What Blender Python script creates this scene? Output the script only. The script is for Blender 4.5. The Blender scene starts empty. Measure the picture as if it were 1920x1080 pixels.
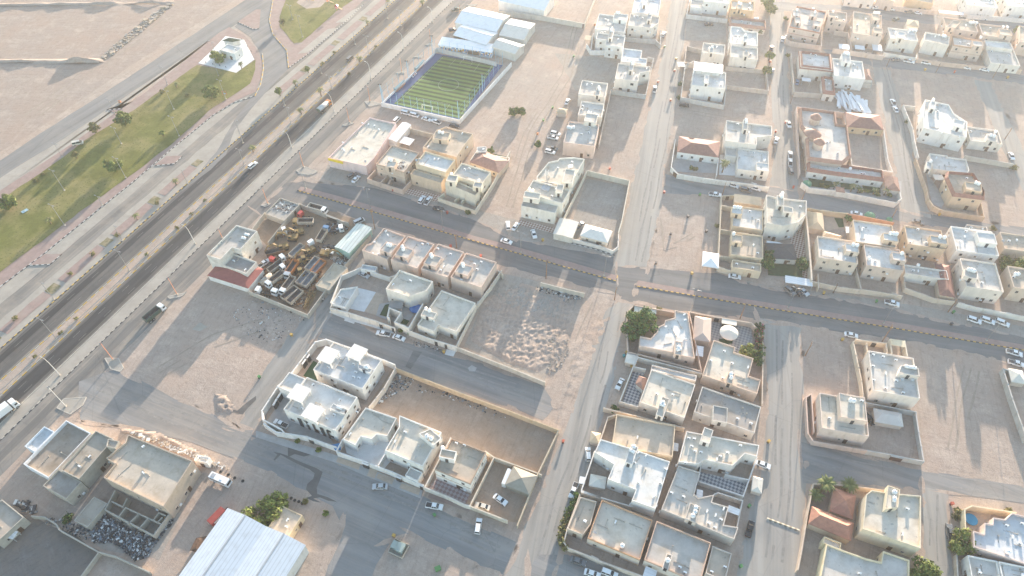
import bpy, math, random
from mathutils import Vector, Matrix, noise
R_=math.radians
random.seed(7)
rnd=random.Random(11)
sc=bpy.context.scene
# ---------------------------------------------------------------- camera, sky, sun, exposure
CAM_H=210.0; F_PX=1350.0; PITCH=R_(50.0); ROLL=R_(0.5)
_cp,_sp=math.cos(PITCH),math.sin(PITCH); _c,_s=math.cos(ROLL),math.sin(ROLL)
FW=Vector((0,_cp,-_sp)); _dn=Vector((0,-_sp,-_cp)); _rt=Vector((1,0,0))
RT=_c*_rt+_s*_dn; DN=-_s*_rt+_c*_dn
cam=bpy.data.cameras.new('camera'); cam.sensor_width=36.0; cam.lens=36.0*F_PX/1920.0
cam.clip_start=1.0; cam.clip_end=5000.0
camo=bpy.data.objects.new('camera',cam); sc.collection.objects.link(camo)
M=Matrix((RT,-DN,-FW)).transposed().to_4x4(); M.translation=Vector((0,0,CAM_H)); camo.matrix_world=M
sc.camera=camo
SUN_EL=R_(7.4); SUN_AZ=R_(71.5)          # azimuth counted from +x towards +y
SUN_DIR=Vector((math.cos(SUN_EL)*math.cos(SUN_AZ),math.cos(SUN_EL)*math.sin(SUN_AZ),math.sin(SUN_EL)))
w=bpy.data.worlds.new('World'); sc.world=w; w.use_nodes=True
nt=w.node_tree; bg=nt.nodes['Background']
sky=nt.nodes.new('ShaderNodeTexSky'); sky.sky_type='NISHITA'; sky.sun_disc=False
sky.sun_elevation=SUN_EL; sky.sun_rotation=math.pi/2-SUN_AZ; sky.altitude=600.0
sky.air_density=1.0; sky.dust_density=1.0; sky.ozone_density=1.0
hs=nt.nodes.new('ShaderNodeHueSaturation'); hs.inputs['Saturation'].default_value=1.0
nt.links.new(sky.outputs[0],hs.inputs['Color']); nt.links.new(hs.outputs[0],bg.inputs[0]); bg.inputs[1].default_value=0.15
sl=bpy.data.lights.new('sun','SUN'); sl.energy=5.0; sl.angle=R_(0.5); sl.color=(1.0,0.84,0.68)
slo=bpy.data.objects.new('sun',sl); sc.collection.objects.link(slo)
slo.rotation_euler=SUN_DIR.to_track_quat('Z','Y').to_euler(); slo.location=(0,0,150)
sc.view_settings.view_transform='Standard'; sc.view_settings.look='None'
sc.view_settings.exposure=2.02; sc.view_settings.gamma=1.0; sc.view_settings.use_curve_mapping=False
HAZE=0.00015; HAZE_G=0.5
sc.cycles.max_bounces=6; sc.cycles.diffuse_bounces=3; sc.cycles.glossy_bounces=2
sc.cycles.transmission_bounces=2; sc.cycles.volume_bounces=1; sc.cycles.transparent_max_bounces=4

# ---------------------------------------------------------------- photo pixel -> place on the plane at height z
_T=[0.0,0.0,1.0]
def T(x0=None,y0=0):
    if x0 is None: _T[:]=[0.0,0.0,1.0]
    else: _T[:]=[float(x0),float(y0),0.25]
def px(p): return (_T[0]+p[0]*_T[2],_T[1]+p[1]*_T[2])
def G(p,z=0.0):
    x,y=px(p)
    d=((x-960)*RT+(y-540)*DN)/F_PX+FW
    t=(z-CAM_H)/d.z
    return Vector((d.x*t,d.y*t,z))
def proj(v):
    d=Vector(v)-Vector((0,0,CAM_H)); k=d.dot(FW)
    return (960+F_PX*d.dot(RT)/k, 540+F_PX*d.dot(DN)/k)
def pole_height(base,top):
    b=G(base); best=(1e9,0)
    for i in range(10,240):
        z=i*0.1; t=G(top,z); e=(t.xy-b.xy).length
        if e<best[0]: best=(e,z)
    return best[1]

# ---------------------------------------------------------------- objects
def link(o): sc.collection.objects.link(o); return o
def tag(o,label=None,cat=None,group=None,kind=None):
    if label: o['label']=label
    if cat: o['category']=cat
    if group: o['group']=group
    if kind: o['kind']=kind
    return o
def empty(name,loc=(0,0,0),rz=0.0):
    o=bpy.data.objects.new(name,None); o.empty_display_size=0.5; link(o)
    o.location=loc; o.rotation_euler=(0,0,rz); return o
def inst(name,me,parent=None,loc=(0,0,0),rz=0.0,scale=None):
    o=bpy.data.objects.new(name,me); link(o)
    if parent: o.parent=parent
    o.location=loc; o.rotation_euler=(0,0,rz)
    if scale: o.scale=scale
    return o
def kids(o): return [c for c in CHILD.get(o.name,[])]
CHILD={}
class MB:
    def __init__(s): s.v=[];s.f=[];s.m=[];s.smooth=[]
    def face(s,pts,m=0,sm=False):
        i=len(s.v); s.v.extend([tuple(p) for p in pts]); s.f.append(tuple(range(i,i+len(pts)))); s.m.append(m); s.smooth.append(sm)
    def box(s,c,d,m=0,rz=0.0,bottom=True):
        x,y,z=c; a,b,h=d[0]/2,d[1]/2,d[2]/2; co,si=math.cos(rz),math.sin(rz)
        P=[]
        for dz in(-h,h):
            for dx,dy in((-a,-b),(a,-b),(a,b),(-a,b)):
                P.append((x+dx*co-dy*si,y+dx*si+dy*co,z+dz))
        i=len(s.v); s.v.extend(P)
        F=[(0,1,5,4),(1,2,6,5),(2,3,7,6),(3,0,4,7),(4,5,6,7)]
        if bottom: F.append((3,2,1,0))
        for q in F: s.f.append(tuple(i+k for k in q)); s.m.append(m); s.smooth.append(False)
    def hexa(s,lo,hi,m=0):
        n=len(lo); i=len(s.v); s.v.extend([tuple(p) for p in lo]+[tuple(p) for p in hi])
        for k in range(n):
            j=(k+1)%n; s.f.append((i+k,i+j,i+n+j,i+n+k)); s.m.append(m); s.smooth.append(False)
        s.f.append(tuple(i+n+k for k in range(n))); s.m.append(m); s.smooth.append(False)
        s.f.append(tuple(i+k for k in reversed(range(n)))); s.m.append(m); s.smooth.append(False)
    def prism(s,poly,z0,z1,m=0,top=True,bottom=False):
        n=len(poly); i=len(s.v)
        s.v.extend([(p[0],p[1],z0) for p in poly]+[(p[0],p[1],z1) for p in poly])
        for k in range(n):
            j=(k+1)%n; s.f.append((i+k,i+j,i+n+j,i+n+k)); s.m.append(m); s.smooth.append(False)
        if top: s.f.append(tuple(i+n+k for k in range(n))); s.m.append(m); s.smooth.append(False)
        if bottom: s.f.append(tuple(i+k for k in reversed(range(n)))); s.m.append(m); s.smooth.append(False)
    def ring(s,outer,inner,z0,z1,m=0):
        n=len(outer)
        for k in range(n):
            j=(k+1)%n; o0,o1,i0,i1=outer[k],outer[j],inner[k],inner[j]
            s.face([(o0[0],o0[1],z0),(o1[0],o1[1],z0),(o1[0],o1[1],z1),(o0[0],o0[1],z1)],m)
            s.face([(o0[0],o0[1],z1),(o1[0],o1[1],z1),(i1[0],i1[1],z1),(i0[0],i0[1],z1)],m)
            s.face([(i1[0],i1[1],z0),(i0[0],i0[1],z0),(i0[0],i0[1],z1),(i1[0],i1[1],z1)],m)
    def tube(s,p0,p1,r0,r1=None,n=6,m=0,cap=True):
        if r1 is None: r1=r0
        p0=Vector(p0);p1=Vector(p1); d=(p1-p0).normalized()
        a=d.cross(Vector((0,0,1)) if abs(d.z)<.9 else Vector((1,0,0))).normalized(); b=d.cross(a)
        i=len(s.v)
        for p,r in((p0,r0),(p1,r1)):
            for k in range(n):
                t=2*math.pi*k/n; s.v.append(tuple(p+(a*math.cos(t)+b*math.sin(t))*r))
        for k in range(n):
            j=(k+1)%n; s.f.append((i+k,i+n+k,i+n+j,i+j)); s.m.append(m); s.smooth.append(n>6)
        if cap:
            s.f.append(tuple(i+n+k for k in reversed(range(n)))); s.m.append(m); s.smooth.append(False)
            s.f.append(tuple(i+k for k in range(n))); s.m.append(m); s.smooth.append(False)
    def path(s,pts,r,n=6,m=0):
        for a,b in zip(pts[:-1],pts[1:]): s.tube(a,b,r if not isinstance(r,(list,tuple)) else r[0],None if not isinstance(r,(list,tuple)) else r[1],n,m)
    def lathe(s,prof,n=12,m=0,c=(0,0,0)):
        i=len(s.v)
        for r,z in prof:
            for k in range(n):
                t=2*math.pi*k/n; s.v.append((c[0]+r*math.cos(t),c[1]+r*math.sin(t),c[2]+z))
        for q in range(len(prof)-1):
            for k in range(n):
                j=(k+1)%n; s.f.append((i+q*n+k,i+q*n+j,i+(q+1)*n+j,i+(q+1)*n+k)); s.m.append(m); s.smooth.append(True)
        q=(len(prof)-1)*n
        s.f.append(tuple(i+q+k for k in range(n))); s.m.append(m); s.smooth.append(False)
    def mesh(s,name,mats):
        me=bpy.data.meshes.new(name); me.from_pydata(s.v,[],s.f)
        for m in (mats if isinstance(mats,(list,tuple)) else [mats]): me.materials.append(m)
        me.polygons.foreach_set('material_index',s.m); me.polygons.foreach_set('use_smooth',s.smooth); me.update()
        return me
    def build(s,name,mats,parent=None,loc=(0,0,0),rz=0.0):
        return inst(name,s.mesh(name,mats),parent,loc,rz)
def dup(root,loc,rz,label=None,group=None,tree=None):
    r=root.copy(); link(r); r.location=loc; r.rotation_euler=(0,0,rz)
    if label: r['label']=label
    if group: r['group']=group
    for ch in tree[root]:
        c=ch.copy(); link(c); c.parent=r
        for g in tree.get(ch,[]):
            d=g.copy(); link(d); d.parent=c
    return r
def treeof(root):
    t={root:[]}
    for o in sc.collection.objects:
        if o.parent==root: t[root].append(o)
    for c in t[root]:
        t[c]=[]
    for o in sc.collection.objects:
        if o.parent in t and o.parent!=root: t[o.parent].append(o)
    return t

# ---------------------------------------------------------------- polygons
def area(p): return 0.5*sum(p[i][0]*p[(i+1)%len(p)][1]-p[(i+1)%len(p)][0]*p[i][1] for i in range(len(p)))
def ccw(p): return p if area(p)>0 else p[::-1]
def cen(p): return Vector((sum(q[0] for q in p)/len(p),sum(q[1] for q in p)/len(p)))
GRID=[64.2,66.0,77.2]
def ortho(pts):
    P=[Vector((p[0],p[1])) for p in pts]; n=len(P)
    S=C=0.0
    for i in range(n):
        e=P[(i+1)%n]-P[i]; a=math.atan2(e.y,e.x); S+=e.length*math.sin(4*a); C+=e.length*math.cos(4*a)
    a0=math.degrees(math.atan2(S,C))/4
    best=min(GRID,key=lambda g:abs((a0-g+45)%90-45)); df=(best-a0+45)%90-45
    if abs(df)<5: a0+=df
    a0=R_(a0); co,si=math.cos(-a0),math.sin(-a0)
    Q=[Vector((p.x*co-p.y*si,p.x*si+p.y*co)) for p in P]
    for _ in range(2):
        for i in range(n):
            j=(i+1)%n; e=Q[j]-Q[i]; a=math.degrees(math.atan2(e.y,e.x))%180
            if a<20 or a>160: y=(Q[i].y+Q[j].y)/2; Q[i].y=Q[j].y=y
            elif 70<a<110: x=(Q[i].x+Q[j].x)/2; Q[i].x=Q[j].x=x
    co,si=math.cos(a0),math.sin(a0)
    return [Vector((p.x*co-p.y*si,p.x*si+p.y*co)) for p in Q]
def inset(poly,t):
    n=len(poly); out=[]
    for i in range(n):
        a,b,c=poly[i-1],poly[i],poly[(i+1)%n]
        d1=(Vector(b[:2])-Vector(a[:2])).normalized(); d2=(Vector(c[:2])-Vector(b[:2])).normalized()
        n1=Vector((-d1.y,d1.x)); n2=Vector((-d2.y,d2.x)); m=n1+n2
        k=1+n1.dot(n2)
        if k<0.2: k=0.2
        out.append(Vector(b[:2])+m*(t/k))
    return out
def inside(p,poly):
    r=False; n=len(poly)
    for i in range(n):
        a,b=poly[i],poly[(i+1)%n]
        if (a[1]>p[1])!=(b[1]>p[1]) and p[0]<(b[0]-a[0])*(p[1]-a[1])/(b[1]-a[1])+a[0]: r=not r
    return r
def rough(poly,step=3.0,amp=0.5,seed=0):
    out=[]; n=len(poly)
    for i in range(n):
        a,b=Vector(poly[i][:2]),Vector(poly[(i+1)%n][:2]); L=(b-a).length; k=max(1,int(L/step))
        nrm=Vector((-(b-a).y,(b-a).x)).normalized() if L>0 else Vector((0,0))
        for j in range(k):
            p=a.lerp(b,j/k); w_=noise.noise((p.x*.13+seed,p.y*.13,seed*1.7))+.6*noise.noise((p.x*.45+seed,p.y*.45,seed))
            out.append(p+nrm*w_*amp)
    return out

# ---------------------------------------------------------------- materials
MAT={}
def mat(name,base,rough_=0.85,var=0.12,scale=0.35,scale2=None,stain=None,bump=0.0,bscale=3.0,metal=0.0,spec=0.3,coords='pos',stretch=None,speck=None,rot=0.0,objvar=0.0):
    if name in MAT: return MAT[name]
    m=bpy.data.materials.new(name); m.use_nodes=True; MAT[name]=m
    nt=m.node_tree; N=nt.nodes; L=nt.links; b=N['Principled BSDF']
    b.inputs['Roughness'].default_value=rough_; b.inputs['Metallic'].default_value=metal; b.inputs['Specular IOR Level'].default_value=spec
    if coords=='pos': src=N.new('ShaderNodeNewGeometry').outputs['Position']
    else: src=N.new('ShaderNodeTexCoord').outputs['Object']
    mp=N.new('ShaderNodeMapping'); L.new(src,mp.inputs[0])
    if stretch: mp.inputs['Scale'].default_value=stretch
    mp.inputs['Rotation'].default_value=(0,0,rot)
    def nz(s,d=3.0,r=.6):
        n=N.new('ShaderNodeTexNoise'); n.inputs['Scale'].default_value=s; n.inputs['Detail'].default_value=d; n.inputs['Roughness'].default_value=r
        L.new(mp.outputs[0],n.inputs['Vector']); return n.outputs['Fac']
    def mixc(fac,a,c,lo=.3,hi=.7):
        r=N.new('ShaderNodeMapRange'); r.inputs[1].default_value=lo; r.inputs[2].default_value=hi; L.new(fac,r.inputs[0])
        x=N.new('ShaderNodeMix'); x.data_type='RGBA'; L.new(r.outputs[0],x.inputs[0])
        for k,v in((6,a),(7,c)):
            if isinstance(v,(tuple,list)): x.inputs[k].default_value=(*v[:3],1)
            else: L.new(v,x.inputs[k])
        return x.outputs[2]
    lo=tuple(c*(1-var) for c in base); hi=tuple(min(1,c*(1+var)) for c in base)
    col=mixc(nz(scale),lo,hi)
    if scale2:
        col2=mixc(nz(scale2,4),tuple(c*(1-var*.8) for c in (1,1,1)),(1,1,1))
        mm=N.new('ShaderNodeMix'); mm.data_type='RGBA'; mm.blend_type='MULTIPLY'; mm.inputs[0].default_value=1.0
        L.new(col,mm.inputs[6]); L.new(col2,mm.inputs[7]); col=mm.outputs[2]
    if stain:
        sc_,scol,slo_,shi_=stain
        col=mixc(nz(sc_,5,.65),col,scol,slo_,shi_)
    if speck:
        sp,scol,th=speck
        v=N.new('ShaderNodeTexNoise'); v.inputs['Scale'].default_value=sp; v.inputs['Detail'].default_value=2; L.new(src,v.inputs['Vector'])
        col=mixc(v.outputs['Fac'],col,scol,th,th+.06)
    if objvar:
        oi=N.new('ShaderNodeObjectInfo'); hs=N.new('ShaderNodeHueSaturation'); r=N.new('ShaderNodeMapRange'); r.inputs[3].default_value=1-objvar; r.inputs[4].default_value=1+objvar
        L.new(oi.outputs['Random'],r.inputs[0]); L.new(r.outputs[0],hs.inputs['Value']); L.new(col,hs.inputs['Color']); col=hs.outputs[0]
    L.new(col,b.inputs['Base Color'])
    if bump:
        bn=N.new('ShaderNodeBump'); bn.inputs['Strength'].default_value=1.0; bn.inputs['Distance'].default_value=bump
        n=N.new('ShaderNodeTexNoise'); n.inputs['Scale'].default_value=bscale; n.inputs['Detail'].default_value=4; L.new(mp.outputs[0],n.inputs['Vector'])
        L.new(n.outputs['Fac'],bn.inputs['Height']); L.new(bn.outputs[0],b.inputs['Normal'])
    return m
def flat(name,base,rough_=0.5,metal=0.0,spec=0.5): return mat(name,base,rough_,.06,.9,metal=metal,spec=spec)
def stucco(c,key=None):
    k='stucco_%02d_%02d_%02d'%tuple(int(x*100) for x in c)
    return mat(k,c,.9,.08,.5,scale2=.9,stain=(.7,(c[0]*.72,c[1]*.66,c[2]*.58),.55,.8),bump=.01,bscale=6,stretch=(1,1,.35),spec=.2)
def roofm(c):
    k='roof_screed_%02d_%02d_%02d'%tuple(int(x*100) for x in c)
    return mat(k,c,.92,.11,.3,scale2=1.3,stain=(.22,(c[0]*.74,c[1]*.69,c[2]*.62),.50,.76),speck=(.75,tuple(x*.68 for x in c),.66),bump=.01,bscale=5,spec=.2,objvar=.06)
WHITE=(.77,.735,.685); CREAM=(.69,.60,.525); TAN=(.62,.495,.415); PINK=(.62,.49,.42); SAND=(.57,.475,.40); PALE=(.73,.665,.59); ORAN=(.62,.44,.28); YEL=(.68,.55,.32); GREYW=(.48,.45,.41); BROWN=(.42,.33,.25)
RO_GREY=(.56,.525,.475); RO_WHITE=(.66,.64,.60); RO_TAN=(.52,.44,.35); RO_DARK=(.36,.33,.30); RO_BLUE=(.58,.60,.61); RO_CREAM=(.62,.56,.47)
M_GLASS=mat('window_glass',(.03,.035,.04),.15,.2,.5,spec=.6)
M_FRAME=flat('window_frame_paint',(.45,.40,.35),.5)
M_DOOR=mat('door_brown_steel',(.12,.07,.045),.45,.15,1.2)
M_DARK=flat('dark_steel',(.04,.04,.042),.45)
M_WHITEP=flat('white_plastic',(.80,.80,.79),.35)
M_GREYM=flat('grey_metal',(.42,.43,.44),.4,.3)
M_TILE=mat('red_roof_tile',(.29,.15,.12),.75,.16,.9,scale2=6.0,bump=.04,bscale=9)
M_TILEP=mat('pink_roof_tile',(.36,.215,.17),.75,.16,.9,scale2=6.0,bump=.04,bscale=9)
M_SALMON=mat('salmon_roof_tile',(.42,.205,.145),.75,.16,.9,scale2=6.0,bump=.04,bscale=9)
M_TENTW=mat('white_tent_cloth',(.66,.61,.53),.8,.06,.6,bump=.01)
M_TENTT=mat('tan_tent_cloth',(.52,.42,.30),.85,.08,.6,bump=.01)
M_STEEL=mat('rusty_steel',(.17,.10,.065),.75,.3,1.5,scale2=6)
M_CONC=mat('bare_concrete',(.44,.40,.34),.92,.12,.6,scale2=2.5,stain=(.5,(.30,.27,.23),.55,.8),bump=.015,bscale=5)
M_BLOCK=mat('grey_block_wall',(.45,.41,.35),.92,.10,.7,scale2=3.0,stain=(.4,(.33,.29,.24),.55,.8),bump=.015,bscale=6)
# ---------------------------------------------------------------- ground materials
def sandm(name,base,red,grey,streak_rot=0.0,dark=1.0):
    if name in MAT: return MAT[name]
    m=bpy.data.materials.new(name); m.use_nodes=True; MAT[name]=m
    nt=m.node_tree; N=nt.nodes; L=nt.links; b=N['Principled BSDF']; b.inputs['Roughness'].default_value=.95; b.inputs['Specular IOR Level'].default_value=.15
    pos=N.new('ShaderNodeNewGeometry').outputs['Position']
    def nz(s,d=4,r=.6,vec=pos):
        n=N.new('ShaderNodeTexNoise'); n.inputs['Scale'].default_value=s; n.inputs['Detail'].default_value=d; n.inputs['Roughness'].default_value=r; L.new(vec,n.inputs['Vector']); return n.outputs['Fac']
    def mx(f,a,c,lo,hi,amt=1.0):
        r=N.new('ShaderNodeMapRange'); r.inputs[1].default_value=lo; r.inputs[2].default_value=hi; r.inputs[4].default_value=amt; L.new(f,r.inputs[0])
        x=N.new('ShaderNodeMix'); x.data_type='RGBA'; L.new(r.outputs[0],x.inputs[0])
        for k,v in((6,a),(7,c)):
            if isinstance(v,tuple): x.inputs[k].default_value=(*v,1)
            else: L.new(v,x.inputs[k])
        return x.outputs[2]
    mp=N.new('ShaderNodeMapping'); L.new(pos,mp.inputs[0]); mp.vector_type='TEXTURE'; mp.inputs['Rotation'].default_value=(0,0,streak_rot); mp.inputs['Scale'].default_value=(11,1.0,1)
    mp2=N.new('ShaderNodeMapping'); L.new(pos,mp2.inputs[0]); mp2.vector_type='TEXTURE'; mp2.inputs['Rotation'].default_value=(0,0,streak_rot+1.45); mp2.inputs['Scale'].default_value=(12,1.2,1)
    c=mx(nz(.018,3),base,red,.38,.66)
    c=mx(nz(.05,6,.7),c,grey,.40,.68)
    pale=tuple(min(1,x*1.35) for x in base); dk=tuple(x*.62 for x in base)
    c=mx(nz(.10,6,.75),c,pale,.50,.70,.8)
    c=mx(nz(1.0,5,.75,mp.outputs[0]),c,dk,.52,.72,.6)
    c=mx(nz(.9,5,.75,mp2.outputs[0]),c,pale,.54,.74,.6)
    c=mx(nz(.45,6,.75),c,dk,.52,.76,.75)
    c=mx(nz(1.6,3,.6),c,pale,.60,.74,.5)
    c=mx(nz(2.6,2,.5),c,tuple(x*.45 for x in base),.66,.74,.8)
    L.new(c,b.inputs['Base Color'])
    bn=N.new('ShaderNodeBump'); bn.inputs['Distance'].default_value=.12; bn.inputs['Strength'].default_value=1.0
    L.new(nz(.8,7,.78),bn.inputs['Height']); L.new(bn.outputs[0],b.inputs['Normal'])
    return m
G_SAND=sandm('desert_sand',(.39,.308,.25),(.41,.303,.24),(.35,.30,.262),R_(64))
G_LOT=sandm('lot_sand',(.39,.308,.252),(.415,.312,.25),(.335,.288,.252),R_(77))
G_RED=sandm('reddish_soil',(.36,.265,.195),(.38,.265,.185),(.31,.26,.22),R_(66))
G_GREY=sandm('grey_dusty_soil',(.32,.285,.25),(.38,.315,.255),(.28,.265,.245),R_(66))
G_DARK=sandm('dark_oily_soil',(.17,.155,.145),(.27,.21,.165),(.13,.125,.12),R_(40))
def roadm(name,base,dust,rot,amt=.5,wear=.16):
    if name in MAT: return MAT[name]
    m=bpy.data.materials.new(name); m.use_nodes=True; MAT[name]=m
    nt=m.node_tree; N=nt.nodes; L=nt.links; b=N['Principled BSDF']; b.inputs['Roughness'].default_value=.9; b.inputs['Specular IOR Level'].default_value=.2
    pos=N.new('ShaderNodeNewGeometry').outputs['Position']
    def nz(s,d=4,r=.6,vec=pos):
        n=N.new('ShaderNodeTexNoise'); n.inputs['Scale'].default_value=s; n.inputs['Detail'].default_value=d; n.inputs['Roughness'].default_value=r; L.new(vec,n.inputs['Vector']); return n.outputs['Fac']
    def mx(f,a,c,lo,hi,amt=1.0):
        r=N.new('ShaderNodeMapRange'); r.inputs[1].default_value=lo; r.inputs[2].default_value=hi; r.inputs[4].default_value=amt; L.new(f,r.inputs[0])
        x=N.new('ShaderNodeMix'); x.data_type='RGBA'; L.new(r.outputs[0],x.inputs[0])
        for k,v in((6,a),(7,c)):
            if isinstance(v,tuple): x.inputs[k].default_value=(*v,1)
            else: L.new(v,x.inputs[k])
        return x.outputs[2]
    mp=N.new('ShaderNodeMapping'); L.new(pos,mp.inputs[0]); mp.vector_type='TEXTURE'; mp.inputs['Rotation'].default_value=(0,0,rot); mp.inputs['Scale'].default_value=(30,1.0,1)
    c=mx(nz(.28,3,.6,mp.outputs[0]),tuple(x*(1-wear) for x in base),tuple(x*(1+wear) for x in base),.35,.65)
    c=mx(nz(1.1,4,.7,mp.outputs[0]),c,dust,.5,.75,amt)
    c=mx(nz(.06,5,.65),c,dust,.45,.7,amt)
    c=mx(nz(.4,5,.7),c,tuple(x*.7 for x in base),.58,.8,.6)
    vo=N.new('ShaderNodeTexVoronoi'); vo.feature='DISTANCE_TO_EDGE'; vo.inputs['Scale'].default_value=.055; L.new(pos,vo.inputs['Vector'])
    r=N.new('ShaderNodeMapRange'); r.inputs[1].default_value=.0; r.inputs[2].default_value=.006; r.inputs[3].default_value=.35; r.inputs[4].default_value=0; L.new(vo.outputs[0],r.inputs[0])
    x=N.new('ShaderNodeMix'); x.data_type='RGBA'; L.new(r.outputs[0],x.inputs[0]); L.new(c,x.inputs[6]); x.inputs[7].default_value=(*[q*.6 for q in base],1); c=x.outputs[2]
    L.new(c,b.inputs['Base Color'])
    bn=N.new('ShaderNodeBump'); bn.inputs['Distance'].default_value=.02; L.new(nz(2.5,4,.7),bn.inputs['Height']); L.new(bn.outputs[0],b.inputs['Normal'])
    return m
DUST=(.37,.315,.255); DUST2=(.36,.32,.275)
A_HW=roadm('highway_asphalt',(.10,.095,.092),(.20,.18,.16),R_(64.2),.4,.2)
A_HWD=roadm('dark_highway_asphalt',(.052,.052,.055),(.10,.095,.09),R_(64.2),.25,.2)
A_HWE=roadm('pale_edge_asphalt',(.19,.172,.15),(.30,.26,.215),R_(64.2),.5,.2)
A_SVC=roadm('service_road_asphalt',(.19,.178,.165),DUST,R_(64.2),.6)
A_SVCD=roadm('service_road_wheel_band',(.155,.148,.14),(.22,.20,.18),R_(64.2),.4)
A_PARK=roadm('park_road_asphalt',(.20,.195,.19),(.30,.275,.245),R_(58),.5)
A_MAIN=roadm('main_road_asphalt',(.16,.157,.155),(.27,.245,.22),R_(158),.45)
A_MAINE=roadm('main_road_asphalt_right',(.16,.157,.155),(.27,.245,.22),R_(168),.45)
A_STR=roadm('dusty_street',(.225,.22,.215),DUST2,R_(157),.5)
A_STR2=roadm('dusty_street_across',(.30,.285,.262),DUST2,R_(77),.55)
A_STR3=roadm('dusty_lane',(.28,.265,.245),DUST2,R_(66),.55)
M_SHOULD=mat('dusty_shoulder_concrete',(.36,.325,.28),.92,.10,.12,scale2=.9,stain=(.2,(.28,.25,.215),.5,.75),bump=.01)
M_PAV=mat('pink_paving',(.31,.225,.20),.9,.12,.5,scale2=3,stain=(.09,(.33,.275,.235),.5,.75),bump=.01)
M_PAVG=mat('grey_paving',(.40,.385,.37),.9,.10,.5,scale2=3,stain=(.2,(.34,.31,.28),.5,.75))
M_PAVW=mat('white_paving',(.66,.65,.63),.85,.08,.5,stain=(.2,(.54,.51,.47),.55,.8))
M_PAVT=mat('tan_paving',(.48,.385,.30),.9,.10,.6,scale2=3)
M_GRASS=mat('park_grass',(.16,.165,.042),.95,.22,.10,scale2=.9,stain=(.05,(.25,.205,.095),.44,.68),bump=.05,bscale=4,spec=.15,speck=(1.3,(.10,.11,.03),.6))
M_GRASSD=mat('dry_verge_grass',(.16,.15,.065),.95,.25,.4,scale2=1.5,stain=(.25,(.33,.27,.19),.4,.65),bump=.03)
M_TURFD=mat('dark_lawn',(.045,.085,.04),.95,.2,.5,scale2=3,bump=.03,bscale=5)
M_WET=mat('wet_asphalt',(.115,.105,.095),.35,.2,.3,spec=.5)
def checker(name,a,c,size,rot):
    if name in MAT: return MAT[name]
    m=bpy.data.materials.new(name); m.use_nodes=True; MAT[name]=m
    nt=m.node_tree; N=nt.nodes; L=nt.links; b=N['Principled BSDF']; b.inputs['Roughness'].default_value=.8
    pos=N.new('ShaderNodeNewGeometry').outputs['Position']; mp=N.new('ShaderNodeMapping'); mp.inputs['Rotation'].default_value=(0,0,-rot); L.new(pos,mp.inputs[0])
    ch=N.new('ShaderNodeTexChecker'); ch.inputs['Scale'].default_value=1/size; ch.inputs['Color1'].default_value=(*a,1); ch.inputs['Color2'].default_value=(*c,1)
    L.new(mp.outputs[0],ch.inputs[0]); L.new(ch.outputs[0],b.inputs['Base Color']); return m
M_CHK=checker('checked_tiles',(.20,.20,.22),(.52,.51,.50),.8,R_(21))
M_CHK2=checker('checked_brown_tiles',(.28,.16,.12),(.56,.48,.42),.8,R_(21))
M_KB=flat('kerb_paint_black',(.075,.075,.075),.7); M_KW=flat('kerb_paint_white',(.55,.53,.49),.7); M_KY=flat('kerb_paint_yellow',(.60,.38,.06),.7)
M_KC=mat('kerb_concrete',(.46,.42,.36),.9,.1,.8)

# ---------------------------------------------------------------- sheets
_lay={'d':[0.004,0],'r':[0.024,0],'p':[0.07,0]}; STREETS=[]
def sheet(name,pts,m,lay='d',world=False,rg=None,thick=0.0,z=None):
    P=[G(p) for p in pts] if not world else [Vector((p[0],p[1],0)) for p in pts]
    P=ccw([(q.x,q.y) for q in P])
    if rg: P=rough(P,rg[0],rg[1],len(_lay)+P[0][0]*.01)
    if z is None:
        b,k=_lay[lay]; z=b+k*0.0006; _lay[lay][1]+=1
    if name in('street','lane','main_road_left_part','main_road_right_part'): STREETS.append(([Vector(q[:2]) for q in P],name))
    mb=MB()
    if thick: mb.prism(P,0,z+thick,0)
    else: mb.face([(q[0],q[1],z) for q in P],0)
    o=mb.build(name,m); tag(o,kind='structure'); return o
def kerb(name,line,a=M_KB,c=M_KW,seg=1.0,w=.3,h=.2,world=False):
    P=[G(p) for p in line] if not world else [Vector((p[0],p[1],0)) for p in line]
    mb=MB(); k=0
    for p,q in zip(P[:-1],P[1:]):
        d=q-p; L=d.length; n=max(1,int(L/seg)); ang=math.atan2(d.y,d.x)
        for i in range(n):
            mid=p.lerp(q,(i+.5)/n); mb.box((mid.x,mid.y,h/2),(L/n*.97,w,h),k%2,ang); k+=1
    o=mb.build(name,[a,c]); tag(o,kind='structure'); return o
HA=R_(64.2); HU=Vector((math.cos(HA),math.sin(HA))); HV=Vector((math.sin(HA),-math.cos(HA)))
def voff(*pts): return sum(G(p).xy.dot(HV) for p in pts)/len(pts)
def uu(p): return G(p).xy.dot(HU)
def hpt(u,v): q=HU*u+HV*v; return (q.x,q.y)
def strip(v0,v1,u0=-60,u1=480): return [hpt(u0,v0),hpt(u1,v0),hpt(u1,v1),hpt(u0,v1)]

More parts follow.
